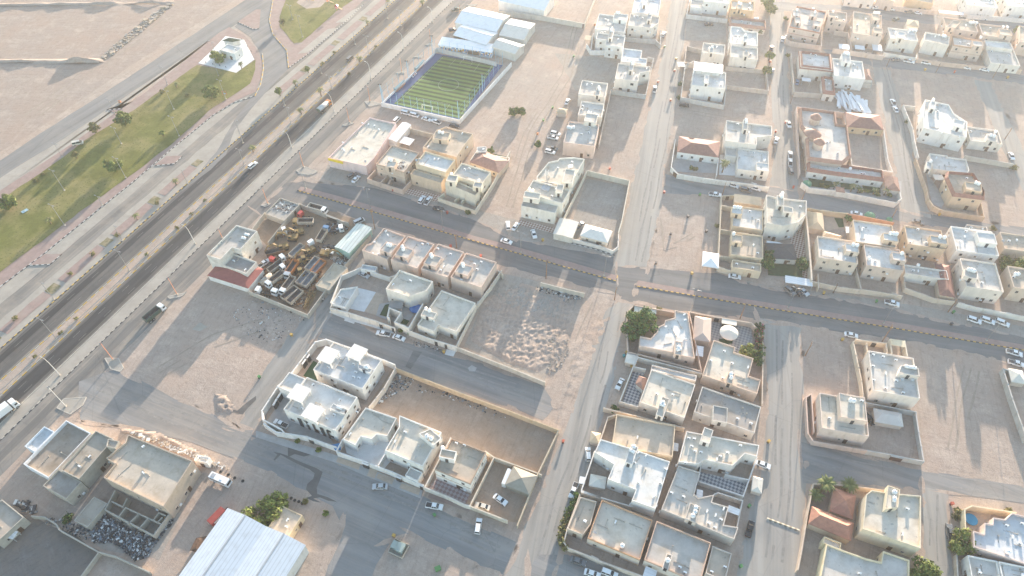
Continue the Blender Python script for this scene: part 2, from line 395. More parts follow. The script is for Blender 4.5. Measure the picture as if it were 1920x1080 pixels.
gm=MB(); gm.face([(-1100,-300,0),(1100,-300,0),(1100,1100,0),(-1100,1100,0)]); tag(gm.build('ground',G_SAND),kind='structure')
T()
V_K=voff((16,807),(294,540),(571,269),(835,21)); V_R=voff((271,540),(34,761),(565,257),(422,390)); V_RL=voff((222.5,540),(0,742),(455,320)); V_LR=voff((195,540),(0,712),(430,322)); V_LL=voff((136,540),(0,655),(355,340),(420,280))
V_PK=voff((0,537),(80,477),(250,340)); V_SR=V_K+10.5
sheet('service_road',strip(V_K,V_SR),A_SVC,'r',True,rg=(6,.5))
sheet('highway_right_carriageway',strip(V_RL,V_R),A_HW,'r',True)
sheet('highway_left_carriageway',strip(V_LL,V_LR),A_HW,'r',True)
for n_,v0,v1,m_ in (('asphalt_band',V_RL+1.5,V_R-2.0,A_HWD),('asphalt_edge',V_RL,V_RL+.8,A_HWE),('asphalt_edge',V_R-.9,V_R,A_HWE),('asphalt_band',V_LL+2.4,V_LL+5.2,A_HWD),('asphalt_edge',V_LL,V_LL+1.1,A_HWE),('asphalt_edge',V_LR-1.2,V_LR,A_HWE),('asphalt_band',V_K+3.2,V_K+6.4,A_SVCD)):
    P_=[hpt(-60+k*6,v0) for k in range(91)]+[hpt(480-k*6,v1) for k in range(91)]
    sheet(n_,rough(P_,6,.35,v0),m_,'r',True)
sheet('roadside_strip',strip(V_R,V_K),M_SHOULD,'p',True)
sheet('highway_median',strip(V_LR,V_RL),G_SAND,'p',True)
u_e=uu((425,285))
sheet('verge_strip',strip(V_PK+12.5,V_LL,-60,480),M_SHOULD,'d',True)
sheet('park_service_road',strip(V_PK+6.5,V_PK+12.8,-60,480),A_SVC,'r',True,rg=(6,.6))
sheet('parking_bay_strip',strip(V_PK,V_PK+6.5,-60,480),M_SHOULD,'d',True)
for k in range(14):   # paved planter strip pieces between the two roads
    u0=-20+k*27; 
    if 150<u0<215: continue
    sheet('planter_paving',strip(V_LL-7.5,V_LL-3.2,u0,u0+20),M_PAV,'p',True,rg=(3,.35))
    sheet('planter_grass',strip(V_LL-7.3,V_LL-3.6,u0+20.6,u0+25),M_GRASSD,'p',True,rg=(1.5,.5))
kerb('kerb',[hpt(-60,V_K),hpt(480,V_K)],M_KB,M_KC,1.2,world=True)
kerb('kerb',[hpt(-60,V_LL),hpt(480,V_LL)],M_KB,M_KY,1.2,world=True)
kerb('kerb',[hpt(-60,V_RL),hpt(480,V_RL)],M_KC,M_KY,2.0,world=True); kerb('kerb',[hpt(-60,V_LR),hpt(480,V_LR)],M_KC,M_KY,2.0,world=True)
kerb('kerb',[hpt(-60,V_R),hpt(480,V_R)],M_KC,M_KC,2.0,world=True)
# lane dashes and edge lines
lm=MB()
for vv in (V_RL+.5,V_R-.5,V_LL+.6,V_LR-.5):
    q=strip(vv-.09,vv+.09); lm.face([(p[0],p[1],.05) for p in ccw(q)])
for a,c in((V_RL,V_R),(V_LL,V_LR)):
    for t in(.35,.67):
        for k in range(44):
            q=strip(a+(c-a)*t-.08,a+(c-a)*t+.08,-50+k*12,-50+k*12+3.5); lm.face([(p[0],p[1],.05) for p in ccw(q)])
tag(lm.build('lane_markings',mat('worn_road_paint',(.17,.165,.155),.8,.3,.8)),kind='structure')
# park side
sheet('park_road_shoulder',[(-90,400),(-60,378),(0,333),(120,260),(382,82),(440,47),(500,2),(640,-90),(660,-80),(520,5),(450,52),(410,62),(187,232),(135,270),(0,358),(-90,415)],M_SHOULD,'d')
sheet('park_road',[(-90,362),(47,270),(260,132),(460,0),(600,-92),(640,-90),(500,2),(440,47),(382,82),(120,260),(0,333),(-90,398)],A_PARK,'r',rg=(8,.5))
sheet('park_pavement',[(-60,400),(0,358),(135,270),(187,232),(275,172),(410,62),(430,51),(458,66),(478,88),(492,115),(490,145),(480,172),(440,190),(400,215),(330,272),(250,340),(160,412),(80,477),(0,537),(-60,585)],M_PAV,'p')
sheet('pavement_bulge',[(79,477),(116,476),(94,495),(51,497)],M_PAV,'p'); sheet('pavement_bulge',[(312,293),(342,292),(328,306),(290,310)],M_PAV,'p'); sheet('pavement_bulge',[(200,205),(232,203),(247,192),(268,172),(250,190),(215,212)],M_PAV,'p')
sheet('park_lawn',[(-60,420),(15,366),(120,295),(150,270),(250,207),(370,122),(445,136),(479,112),(478,130),(470,157),(400,202),(322,270),(265,315),(160,390),(0,512),(-60,560)],M_GRASS,'p',rg=(3,.5),z=.16)
sheet('mosque_plaza',[(372,119),(400,92),(423,68),(458,75),(477,112),(443,137)],M_PAVW,'p',z=.17)
sheet('junction_road',[(440,50),(470,20),(500,-15),(522,-15),(505,40),(512,65),(538,95),(541,128),(520,150),(470,205),(440,245),(425,290),(395,318),(340,360),(405,285),(440,225),(482,172),(495,140),(488,100),(470,70)],A_PARK,'r',rg=(5,.4))
sheet('traffic_island',[(446,41),(480,18),(489,18),(486,53),(475,54)],M_PAV,'p')
sheet('upper_park_pavement',[(514,-20),(505,38),(512,65),(538,93),(541,127),(578,101),(682,0),(700,-20)],M_PAV,'p')
sheet('upper_park_lawn',[(545,-20),(530,15),(524,33),(526,52),(551,82),(566,80),(630,22),(663,0),(680,-20)],M_GRASS,'p',z=.16,rg=(2.5,.4))
sheet('playground_sand',[(556,5),(572,-10),(615,0),(600,14),(575,17)],G_SAND,'p',z=.165,rg=(2,.5))
sheet('parking_bay',[(558,101),(577,99),(636,52),(614,55)],M_SHOULD,'p'); sheet('parking_bay',[(629,43),(652,41),(682,10),(660,20)],M_SHOULD,'p')
kerb('kerb',[(541,128),(578,101),(636,52),(682,8)],M_KB,M_KW); kerb('kerb',[(514,-10),(505,38),(512,65),(538,95),(541,127)],M_KC,M_KY,2)
kerb('kerb',[(492,100),(494,130),(488,160),(478,180)],M_KC,M_KY,2); kerb('kerb',[(478,180),(440,192),(400,216),(330,273),(250,341),(160,413),(80,478),(0,538),(-40,569)],M_KB,M_KW,1.2)
kerb('kerb',[(51,498),(94,496),(116,477)],M_KB,M_KW); kerb('kerb',[(290,311),(328,307),(342,293)],M_KB,M_KW); kerb('kerb',[(446,42),(475,55),(486,54)],M_KB,M_KW); kerb('kerb',[(200,206),(230,204)],M_KB,M_KW)

# main road and streets
sheet('main_road_left_part',[(535,345),(565,338),(700,352),(810,385),(890,412),(960,446),(1060,466),(1160,483),(1200,500),(1190,545),(1158,552),(1060,528),(960,504),(840,463),(717,428),(620,395),(560,385),(500,410),(480,395)],A_MAIN,'r',rg=(5,.8))
sheet('main_road_right_part',[(1155,500),(1235,503),(1337,511),(1440,540),(1600,565),(1760,600),(1960,640),(1960,700),(1860,672),(1690,640),(1515,614),(1400,600),(1292,585),(1160,562)],A_MAINE,'r',rg=(5,.7))
sheet('road_shoulder',[(1360,515),(1440,535),(1600,555),(1760,580),(1960,620),(1960,642),(1760,602),(1600,567),(1440,542),(1337,512)],G_GREY,'d',rg=(5,.6))
sheet('road_shoulder',[(620,300),(690,330),(900,395),(1000,420),(1160,470),(1155,486),(960,448),(890,414),(700,354),(600,336)],G_GREY,'d',rg=(5,.8))
sheet('road_median',[(558,356),(564,350),(620,364),(695,385),(830,424),(890,443),(960,461),(1060,489),(1157,517),(1155,526),(1060,500),(960,471),(830,434),(695,395)],M_PAV,'p',thick=.04)
kerb('kerb',[(557,357),(695,396),(830,435),(960,472),(1060,501),(1155,527),(1158,517)],M_KB,M_KY)
sheet('road_median',[(1190,535),(1197,526),(1300,545),(1440,568),(1680,605),(1915,646),(1990,658),(1990,668),(1915,655),(1680,615),(1440,577),(1227,541)],M_PAV,'p',thick=.04)
kerb('kerb',[(1190,536),(1227,542),(1440,578),(1680,616),(1915,656),(1990,669)],M_KB,M_KY)
kerb('kerb',[(1070,456),(1110,466),(1153,479)],M_KB,M_KW); 
sheet('street',[(1272,-60),(1310,-60),(1290,0),(1275,150),(1255,270),(1236,400),(1217,500),(1150,500),(1165,430),(1182,350),(1203,270),(1222,180),(1238,120),(1252,32)],A_STR2,'r',rg=(5,.5))
sheet('street',[(1440,-40),(1472,-40),(1472,60),(1485,200),(1493,300),(1502,375),(1440,375),(1450,300),(1448,200),(1443,100)],A_STR2,'r',rg=(5,.5))
sheet('street',[(1243,325),(1290,338),(1450,350),(1505,360),(1690,392),(1790,408),(1960,432),(1960,455),(1740,424),(1600,405),(1510,392),(1440,375),(1245,362)],A_STR,'r',rg=(5,.6))
sheet('street',[(1632,108),(1665,112),(1690,190),(1718,300),(1748,410),(1690,395),(1672,290),(1650,195)],A_STR2,'r',rg=(5,.5))
sheet('street',[(1440,2),(1600,10),(1760,26),(1990,50),(1990,70),(1900,58),(1760,46),(1670,40),(1600,18),(1440,24)],A_STR,'r',rg=(5,.5))
sheet('street',[(1540,92),(1625,100),(1760,118),(1990,150),(1990,168),(1760,138),(1640,126),(1560,108)],A_STR,'r',rg=(5,.5))
sheet('street',[(1826,150),(1858,152),(1920,280),(1990,420),(1960,440),(1880,280)],A_STR2,'r',rg=(5,.5))
sheet('street',[(590,590),(640,585),(690,612),(760,640),(860,668),(950,697),(1018,722),(1040,760),(1020,790),(960,765),(860,735),(740,693),(660,655),(615,642),(585,640)],A_STR,'r',rg=(5,.7))
sheet('lane',[(702,425),(725,432),(650,545),(612,605),(560,690),(490,785),(478,810),(440,806),(474,730),(530,640),(575,592),(628,535)],A_STR3,'r',rg=(5,.4))
sheet('street',[(150,715),(215,690),(245,705),(330,748),(430,790),(480,808),(560,835),(640,870),(790,930),(900,985),(990,1030),(985,1100),(950,1085),(850,1040),(770,1000),(735,1010),(705,1060),(690,1110),(600,1110),(618,1060),(640,985),(622,950),(540,905),(450,860),(330,822),(240,800),(150,790)],A_STR,'r',rg=(5,.8))
sheet('street',[(1155,565),(1190,570),(1165,610),(1155,700),(1130,790),(1098,910),(1062,1010),(1030,1110),(930,1110),(985,990),(1050,830),(1075,770),(1110,650),(1130,590)],A_STR2,'r',rg=(5,.6))
sheet('street',[(1420,595),(1505,614),(1505,700),(1512,840),(1508,1000),(1490,1110),(1375,1110),(1395,1000),(1428,880),(1438,750),(1435,650)],A_STR2,'r',rg=(5,.5))
sheet('street',[(1500,828),(1620,857),(1740,882),(1960,918),(1960,948),(1780,925),(1640,915),(1505,905)],A_STR,'r',rg=(5,.5))
sheet('street',[(1728,912),(1778,922),(1778,1000),(1795,1110),(1715,1110),(1732,1000)],A_STR2,'r',rg=(5,.5))
sheet('street',[(1010,1040),(1100,1040),(1240,1110),(960,1110)],A_STR,'r')
# lots and yards with their own soil
D='dirt_patch'
sheet(D,[(-200,-60),(330,-60),(470,-60),(440,0),(250,120),(60,250),(-200,400)],sandm('pinkish_desert_sand',(.345,.272,.225),(.36,.268,.215),(.32,.272,.238),R_(178)),'d')
sheet(D,[(370,560),(470,550),(590,585),(575,600),(520,660),(475,735),(440,775),(330,740),(235,700),(280,630)],G_LOT,'d',rg=(4,1))
sheet(D,[(735,692),(960,770),(1048,812),(970,980),(900,970),(860,860),(760,790),(690,760)],G_RED,'d')
sheet(D,[(930,510),(1090,545),(1020,718),(870,650)],G_GREY,'d')
sheet(D,[(1090,550),(1160,575),(1110,650),(1075,770),(1030,760),(1025,715)],G_SAND,'d')
sheet(D,[(1100,335),(1178,350),(1155,470),(1060,455)],G_GREY,'d')
sheet(D,[(1240,355),(1345,370),(1345,500),(1220,500)],G_LOT,'d',rg=(4,1))
sheet(D,[(1510,620),(1605,635),(1625,770),(1520,750)],G_LOT,'d'); sheet(D,[(1700,650),(1900,690),(1960,900),(1740,880),(1710,780)],G_LOT,'d')
sheet(D,[(480,540),(590,390),(700,420),(580,595),(470,555)],sandm('yard_soil',(.25,.195,.15),(.31,.21,.135),(.19,.16,.135),R_(64)),'d')
sheet(D,[(470,430),(530,375),(560,380),(640,400),(560,520)],sandm('yard_soil',(.25,.195,.15),(.31,.21,.135),(.19,.16,.135),R_(64)),'d')
sheet(D,[(0,945),(60,965),(120,1000),(185,1035),(150,1110),(-40,1110),(-40,940)],G_DARK,'d',rg=(4,1)); sheet(D,[(150,980),(340,960),(300,1050),(190,1030)],G_GREY,'d',rg=(3,1))
sheet(D,[(620,980),(700,1000),(780,990),(930,1060),(900,1110),(690,1110)],G_LOT,'d',rg=(4,1.2)); sheet(D,[(380,880),(470,850),(540,900),(622,950),(640,985),(600,1080),(520,1000),(430,950)],G_LOT,'d',rg=(4,1.2))
sheet(D,[(1040,100),(1155,110),(1150,180),(1080,170)],G_GREY,'d',rg=(4,1)); sheet(D,[(1130,180),(1200,190),(1180,320),(1120,310)],G_LOT,'d',rg=(4,1)); sheet(D,[(1290,190),(1440,200),(1440,230),(1350,240),(1270,260)],G_LOT,'d',rg=(4,1))
sheet(D,[(1670,125),(1830,155),(1870,240),(1800,200),(1730,180),(1685,200)],G_LOT,'d',rg=(5,1)); sheet(D,[(1800,310),(1900,290),(1930,420),(1840,410)],G_LOT,'d',rg=(5,1)); sheet(D,[(1587,235),(1655,240),(1662,318),(1600,310)],G_LOT,'d',rg=(3,.5))
sheet(D,[(1288,30),(1360,32),(1362,80),(1285,75)],G_GREY,'d')
# paved yards
Y='yard_paving'
sheet(Y,[(638,575),(672,540),(705,548),(683,585)],M_PAVW,'p'); sheet(Y,[(683,585),(705,548),(722,555),(708,592)],M_PAVT,'p'); sheet(Y,[(712,570),(735,566),(790,570),(760,612),(705,592)],M_PAVG,'p')
sheet(Y,[(500,790),(540,735),(600,790),(630,840),(560,820)],M_PAVG,'p'); sheet(Y,[(645,830),(700,800),(745,850),(720,880),(650,850)],M_PAVW,'p')
sheet('lawn',[(569,705),(588,677),(612,690),(592,718)],M_TURFD,'p',z=.175); sheet('lawn',[(712,591),(722,572),(730,570),(727,595)],M_TURFD,'p',z=.175); sheet('lawn',[(747,606),(752,596),(768,602),(762,610)],M_TURFD,'p',z=.175)
sheet(Y,[(1166,755),(1188,695),(1208,700),(1196,762)],M_CHK,'p'); sheet(Y,[(1312,885),(1400,905),(1395,935),(1310,910)],M_CHK,'p'); sheet(Y,[(1330,600),(1400,605),(1412,650),(1395,668),(1340,640)],M_CHK,'p')
sheet(Y,[(1261,290),(1345,293),(1342,325),(1262,322)],M_PAVG,'p'); sheet(Y,[(1350,290),(1385,292),(1380,330),(1348,328)],M_PAVW,'p')
sheet(Y,[(1502,332),(1690,340),(1690,378),(1515,355)],M_PAVG,'p')
T(1440,270); sheet('lawn',[(300,255),(470,275),(500,325),(400,330),(320,320)],M_TURFD,'p',z=.175); sheet('lawn',[(540,290),(650,305),(650,345),(545,340)],M_TURFD,'p',z=.175); sheet('lawn',[(705,312),(840,330),(845,372),(720,365)],M_TURFD,'p',z=.175)
sheet('lawn',[(0,885),(120,890),(255,900),(258,1005),(0,985)],M_TURFD,'p',z=.175); sheet('lawn',[(495,555),(560,560),(570,625),(530,628)],M_TURFD,'p',z=.175)
sheet(Y,[(410,530),(600,540),(600,620),(410,660)],M_PAVT,'p'); sheet(Y,[(1180,190),(1330,430),(1300,480),(1230,450),(1200,320)],M_PAVG,'p')
sheet(Y,[(150,690),(280,560),(330,1010),(260,1000)],M_CHK2,'p')
T(960,270); sheet('forecourt_paving',[(55,570),(320,630),(300,668),(60,610)],M_CHK2,'p'); sheet('pavement',[(440,745),(760,820),(770,832),(440,752)],M_PAVG,'p')
T(480,270); sheet('forecourt_paving',[(1130,330),(1400,390),(1370,440),(1110,370)],M_CHK2,'p')
T(480,540); sheet('pavement',[(560,165),(690,205),(740,225),(860,265),(1040,325),(1030,345),(860,290),(700,245),(550,185)],M_PAVW,'p'); sheet('driveway',[(690,190),(760,215),(735,270),(660,245)],M_PAVW,'p'); sheet('driveway',[(1430,460),(1500,475),(1480,515),(1415,500)],M_PAVW,'p')
T(480,810); sheet('pavement',[(0,-10),(600,175),(830,265),(1250,440),(1235,500),(820,330),(580,225),(0,40)],M_PAVG,'p')
for q in ([(615,190),(785,245),(770,285),(600,225)],[(860,270),(915,290),(890,350),(830,330)],[(920,310),(1040,350),(1020,395),(900,345)],[(1090,385),(1235,430),(1220,475),(1075,420)]): sheet('ramp_paving',q,M_PAVT,'p')
sheet('pavement',[(1300,460),(1610,570),(1600,600),(1290,490)],M_PAV,'p')
sheet('wet_stain',[(240,105),(330,140),(370,150),(440,165),(360,185),(290,165),(250,185),(300,210),(410,255),(450,270),(500,300),(480,360),(455,420),(460,465),(540,490),(610,525),(540,515),(480,490),(430,500),(490,530),(430,520),(380,495),(420,480),(375,430),(385,390),(430,350),(440,310),(400,280),(280,225),(185,170),(140,215),(130,210),(160,170),(130,150),(185,160),(240,180)],M_WET,'p',z=.052)
T(0,540); sheet('wet_stain',[(1640,830),(1700,900),(1780,920),(1850,860),(1920,810),(1920,840),(1860,900),(1820,950),(1750,930),(1660,880)],M_WET,'p',z=.052)
sheet('whitewash_stain',[(1440,310),(1500,260),(1560,290),(1500,325)],M_SHOULD,'p',z=.053,rg=(.8,.5))
T(480,540); sheet('white_spill',[(1590,600),(1620,580),(1655,600),(1640,625),(1600,622)],M_PAVG,'p',z=.053,rg=(.8,.3)); sheet('road_patch',[(1180,470),(1245,480),(1160,610),(1120,590)],A_MAIN,'p',z=.051)
T()
# small service-road islands round the light poles
for k,q in enumerate([[(197,672),(222,672),(232,690),(226,697),(208,692)],[(107,765),(120,748),(162,745),(155,760),(132,777)],[(315,556),(345,550),(350,547),(340,556),(318,560)],[(490,385),(508,382),(498,388)],[(556,320),(570,312),(596,322),(582,328),(562,325)],[(684,191),(700,190),(715,195),(693,200)],[(642,235),(655,230),(663,231),(650,236)],[(742,137),(760,134),(758,138)],[(775,107),(793,104),(790,108)],[(797,84),(812,81),(808,85)],[(875,10),(895,8),(888,12)]]):
    sheet('road_island',q,M_SHOULD,'p',thick=.06); kerb('kerb',q+[q[0]],M_KC,M_KC,2)
# heaped soil
def mounds(name,pts,m,step,amp,freq,seed=0,ridge=False):
    P=ccw([(G(p).x,G(p).y) for p in pts]); xs=[p[0] for p in P]; ys=[p[1] for p in P]
    nx=int((max(xs)-min(xs))/step)+1; ny=int((max(ys)-min(ys))/step)+1; V={}; mb=MB()
    def edge(x,y):
        d=1e9
        for i in range(len(P)):
            a=Vector(P[i]);b=Vector(P[(i+1)%len(P)]); e=b-a; t=max(0,min(1,(Vector((x,y))-a).dot(e)/e.length_squared)); d=min(d,(Vector((x,y))-a-e*t).length)
        return d
    for i in range(nx):
        for j in range(ny):
            x=min(xs)+i*step;y=min(ys)+j*step
            if not inside((x,y),P): continue
            d=min(1,edge(x,y)/(step*3)); h=noise.fractal((x*freq,y*freq,seed),.9,2.2,4); h=(max(0,.75-abs(h)*1.7)+.25*noise.noise((x*1.3,y*1.3,seed))) if ridge else .5+h
            V[(i,j)]=len(mb.v); mb.v.append((x,y,.02+d*max(0,h)*amp))
    for (i,j) in list(V):
        q=[(i,j),(i+1,j),(i+1,j+1),(i,j+1)]
        if all(k in V for k in q): mb.f.append(tuple(V[k] for k in q)); mb.m.append(0); mb.smooth.append(True)
    o=mb.build(name,m); tag(o,kind='structure')
mounds('soil_mounds',[(905,560),(980,530),(1080,560),(1060,660),(1010,700),(950,680),(880,640)],G_LOT,.5,.5,.5,3,True)
mounds('soil_mounds',[(930,525),(1060,545),(1050,600),(960,580),(920,560)],G_GREY,.6,.5,.4,5,True)
mounds('soil_mounds',[(1060,650),(1110,600),(1150,590),(1110,680),(1080,750),(1050,740)],G_SAND,.8,.22,.3,8,True)
mounds('soil_mounds',[(400,735),(425,740),(445,765),(430,780),(405,770)],G_LOT,.45,.7,.5,9,True)
mounds('soil_berm',[(-80,5),(0,6),(150,4),(300,2),(330,0),(330,8),(200,11),(0,14),(-80,15)],G_SAND,1.2,3.0,.06,2); mounds('soil_berm',[(-80,108),(0,111),(120,110),(190,108),(200,116),(180,122),(0,120),(-80,120)],G_SAND,1.2,2.6,.06,4)
mounds('soil_berm',[(225,800),(300,810),(385,850),(380,862),(300,830),(225,812)],G_SAND,.6,1.2,.3,12)

# tyre rings scraped into the lot, speed humps
def arc_ridge(p,r,a0,a1,m,w_=.35,h=.12):
    c=G(p); mb=MB(); n=max(6,int(abs(a1-a0)*r/.8))
    for k in range(n):
        a,b=a0+(a1-a0)*k/n,a0+(a1-a0)*(k+1)/n
        q=lambda t,rr,z:(c.x+rr*math.cos(t),c.y+rr*math.sin(t),z)
        mb.face([q(a,r-w_,.008),q(b,r-w_,.008),q(b,r,h),q(a,r,h)]); mb.face([q(a,r,h),q(b,r,h),q(b,r+w_,.008),q(a,r+w_,.008)])
    tag(mb.build('tyre_ridge',m),kind='structure')
T(1440,540)
for r_,a in((2,0),(3.3,.3),(5,-.3),(6.6,.2)): arc_ridge((450,640),r_,-2.4+a,.9+a*3,G_LOT,.5,.035)
def hump(a,b,w_=.9):
    p,q=G(a),G(b); d=q-p; L=d.length; rz=math.atan2(d.y,d.x); n=int(L/.7); mb=MB(); u=d.normalized(); v=Vector((-u.y,u.x,0))
    for k in range(n):
        s,e=p+u*(L*k/n),p+u*(L*(k+1)/n); z=Vector((0,0,.22)); z0=Vector((0,0,.05))
        mb.face([s-v*w_/2+z0,e-v*w_/2+z0,e+z,s+z],k%2); mb.face([s+z,e+z,e+v*w_/2+z0,s+v*w_/2+z0],k%2)
    tag(mb.build('speed_hump',[flat('hump_pale',(.40,.36,.29),.9),flat('hump_dark',(.20,.18,.14),.9)]),kind='structure')
T(1440,810); hump((-10,650),(235,742))
T()

# sand drifted over the road edges and wheel tracks worn along the streets
dr=random.Random(8); mbs=[MB(),MB()]; k=0
for P,nm in STREETS:
    n=len(P)
    for i in range(n):
        if dr.random()>.6: continue
        a=P[i]; b=P[(i+1)%n]; ang=math.atan2((b-a).y,(b-a).x); L_,W_=dr.uniform(1.5,6),dr.uniform(.4,1.3); q=[]
        for j in range(12):
            t=2*math.pi*j/12; r_=dr.uniform(.65,1.15); x,y=L_*math.cos(t)*r_,W_*math.sin(t)*r_; q.append((a.x+x*math.cos(ang)-y*math.sin(ang),a.y+x*math.sin(ang)+y*math.cos(ang),.042+k*.000004)); 
        mbs[k%2].face(q); k+=1
for mb,m in zip(mbs,(G_SAND,G_LOT)): tag(mb.build('sand_drift',m),kind='structure')
def track(pts,m,offs=(-1.4,.3,1.9),w_=.55,seed=0):
    P=[G(p).xy for p in pts]; r=random.Random(seed); mb=MB()
    for kk,o_ in enumerate(offs):
        L=[];R=[]
        for i in range(len(P)-1):
            a,b=P[i],P[i+1]; d=(b-a); n=max(2,int(d.length/4)); nn=Vector((-d.y,d.x)).normalized()
            for j in range(n):
                q=a.lerp(b,j/n); s_=o_+.7*noise.noise((q.x*.06,q.y*.06,kk+seed)); h=w_*(.45+.6*abs(noise.noise((q.x*.2,q.y*.2,kk+3)))); L.append(q+nn*(s_-h)); R.append(q+nn*(s_+h))
        for i in range(len(L)-1):
            if noise.noise((L[i].x*.05,L[i].y*.05,kk+9.5))<-.25: continue
            mb.face([(v.x,v.y,.0485+kk*.0002) for v in (L[i],L[i+1],R[i+1],R[i])])
    tag(mb.build('wheel_track',m),kind='structure')
TRD=mat('dark_wheel_track',(.262,.248,.23),.9,.15,.5,scale2=2); TRL=mat('pale_wheel_track',(.275,.262,.245),.92,.12,.5,scale2=2); TRS=mat('sand_wheel_track',(.335,.275,.222),.95,.12,.5,scale2=2)
T(); track([(1288,-20),(1262,130),(1240,260),(1215,390),(1190,505)],TRD,(-2.2,-.6,2.4),.6,1); track([(1460,0),(1462,150),(1472,290),(1476,365)],TRD,(-1.2,1.2),.5,2); track([(1150,600),(1130,700),(1095,820),(1050,950),(1010,1080)],TRD,(-2,.2,2.2),.5,3); track([(1470,620),(1472,760),(1468,900),(1450,1078)],TRD,(-2.5,-.6,2.2),.6,4); track([(700,435),(640,540),(560,660),(480,780)],TRD,(-.9,.9),.4,5); track([(190,720),(330,785),(470,830),(640,900),(800,965),(960,1040)],TRD,(-2,.5,2.5),.7,6)
track([(620,600),(760,655),(900,710),(1010,745)],TRL,(-2,0,2.4),.5,7); track([(1655,115),(1690,240),(1720,395)],TRD,(-1,1),.5,8); track([(1520,860),(1700,890),(1915,925)],TRL,(-1.8,1.6),.5,9); track([(1752,925),(1750,1000),(1755,1078)],TRD,(-1,1),.4,10)
track([(1085,40),(1060,140),(990,250),(945,400)],TRS,(-2,0,3),.5,11); track([(1120,570),(1090,640),(1070,740)],TRS,(-2,0,2),.45,12); track([(1300,440),(1250,470),(1240,395)],TRS,(-1,1),.4,13); track([(1820,690),(1800,780),(1790,870)],TRS,(-2,0,2.5),.5,14); track([(300,700),(400,640),(520,600)],TRS,(-2.5,0,3),.5,15); track([(60,220),(200,110),(330,20)],TRS,(-3,0,4),.7,16); track([(1290,210),(1380,225),(1430,205)],TRS,(-1,1),.4,17)
T()
# ---------------------------------------------------------------- builders
ROOFTOP=[]   # (kind, owner phrase, object, pixel)
REFS=[]
def frame_mesh(wd,ht):
    mb=MB(); t=.1
    mb.box((0,-.03,ht/2),(wd,.10,t)); mb.box((0,-.03,-ht/2),(wd+.2,.14,t)); mb.box((-wd/2,-.03,0),(t,.10,ht)); mb.box((wd/2,-.03,0),(t,.10,ht)); mb.box((0,-.02,0),(.06,.06,ht))
    return mb.mesh('window',M_FRAME)
def pane_mesh(wd,ht):
    mb=MB(); mb.box((0,-.012,0),(wd,.05,ht)); return mb.mesh('pane',M_GLASS)
WM=[(frame_mesh(a,b),pane_mesh(a,b),a) for a,b in((1.0,1.15),(.7,.7),(1.5,1.3))]
_d=MB(); _d.box((0,-.03,1.15),(1.2,.1,2.3)); DOORM=_d.mesh('door',M_DOOR)
_d=MB(); _d.box((0,-.03,1.0),(.95,.1,2.0)); DOORD=_d.mesh('door',M_DARK)
_d=MB(); _d.box((0,-.2,0),(.85,.4,.55)); _d.lathe([(.2,0),(.2,.03)],8,1,(0,0,0)); ACW=_d.mesh('wall_ac',[M_WHITEP,M_DARK])
# roof-top things
def ac_proto():
    b=MB(); b.box((0,0,.42),(.95,.42,.72)); me=b.mesh('ac_case',M_WHITEP)
    f=MB(); f.tube((-.12,-.215,.42),(-.12,-.225,.42),.27,.27,10); fm=f.mesh('fan_grille',M_DARK)
    return me,fm
AC1,AC2=ac_proto()
_d=MB(); _d.lathe([(.62,.15),(.66,.5),(.64,1.15),(.5,1.35),(.2,1.45)],12); TK1=_d.mesh('tank_body',M_WHITEP)
_d=MB(); _d.lathe([(.2,1.44),(.2,1.55)],8); TK2=_d.mesh('tank_lid',M_GREYM)
_d=MB(); [_d.box((x,0,.08),(.12,1.3,.16)) for x in(-.4,.4)]; TK3=_d.mesh('tank_stand',M_CONC)
_d=MB(); _d.tube((-.85,0,.75),(.85,0,.75),.55,.55,12); _d.tube((-.95,0,.75),(-.85,0,.75),.35,.55,12); _d.tube((.85,0,.75),(.95,0,.75),.55,.35,12); TH1=_d.mesh('tank_body',M_WHITEP)
_d=MB(); _d.lathe([(.2,1.28),(.2,1.4)],8); TH2=_d.mesh('tank_lid',M_GREYM)
_d=MB(); [_d.box((x,0,.12),(.14,1.0,.24)) for x in(-.5,.5)]; TH3=_d.mesh('tank_stand',M_CONC)
_d=MB(); _d.lathe([(.02,0),(.35,.06),(.6,.2),(.58,.22),(.33,.09),(.02,.03)],12); DI1=_d.mesh('dish_bowl',M_GREYM)
_d=MB(); _d.tube((0,0,-.7),(0,0,0),.04); _d.tube((0,0,.02),(0,.15,.5),.02); DI2=_d.mesh('dish_mount',M_GREYM)
def place_ac(p,z,ref,rz):
    v=G(p,z); o=empty('ac_unit',v,rz); inst('case',AC1,o); inst('fan_grille',AC2,o); ROOFTOP.append(('ac',ref,o,px(p)))
def place_tank(p,z,ref,rz,hor=False):
    v=G(p,z); o=empty('water_tank',v,rz); a=(TH1,TH2,TH3) if hor else (TK1,TK2,TK3)
    inst('tank_body',a[0],o); inst('lid',a[1],o); inst('stand',a[2],o); ROOFTOP.append(('tank',ref,o,px(p)))
def place_dish(p,z,ref,rz):
    v=G(p,z); o=empty('satellite_dish',v+Vector((0,0,.7)),rz); b=inst('bowl',DI1,o); b.rotation_euler=(R_(50),0,0); inst('mount',DI2,o); ROOFTOP.append(('dish',ref,o,px(p)))
def wpath(v): return v
def facing(nrm,mid):
    d=Vector((mid[0],mid[1],0))-Vector((0,0,CAM_H)); return -(nrm.x*d.x+nrm.y*d.y)/d.length
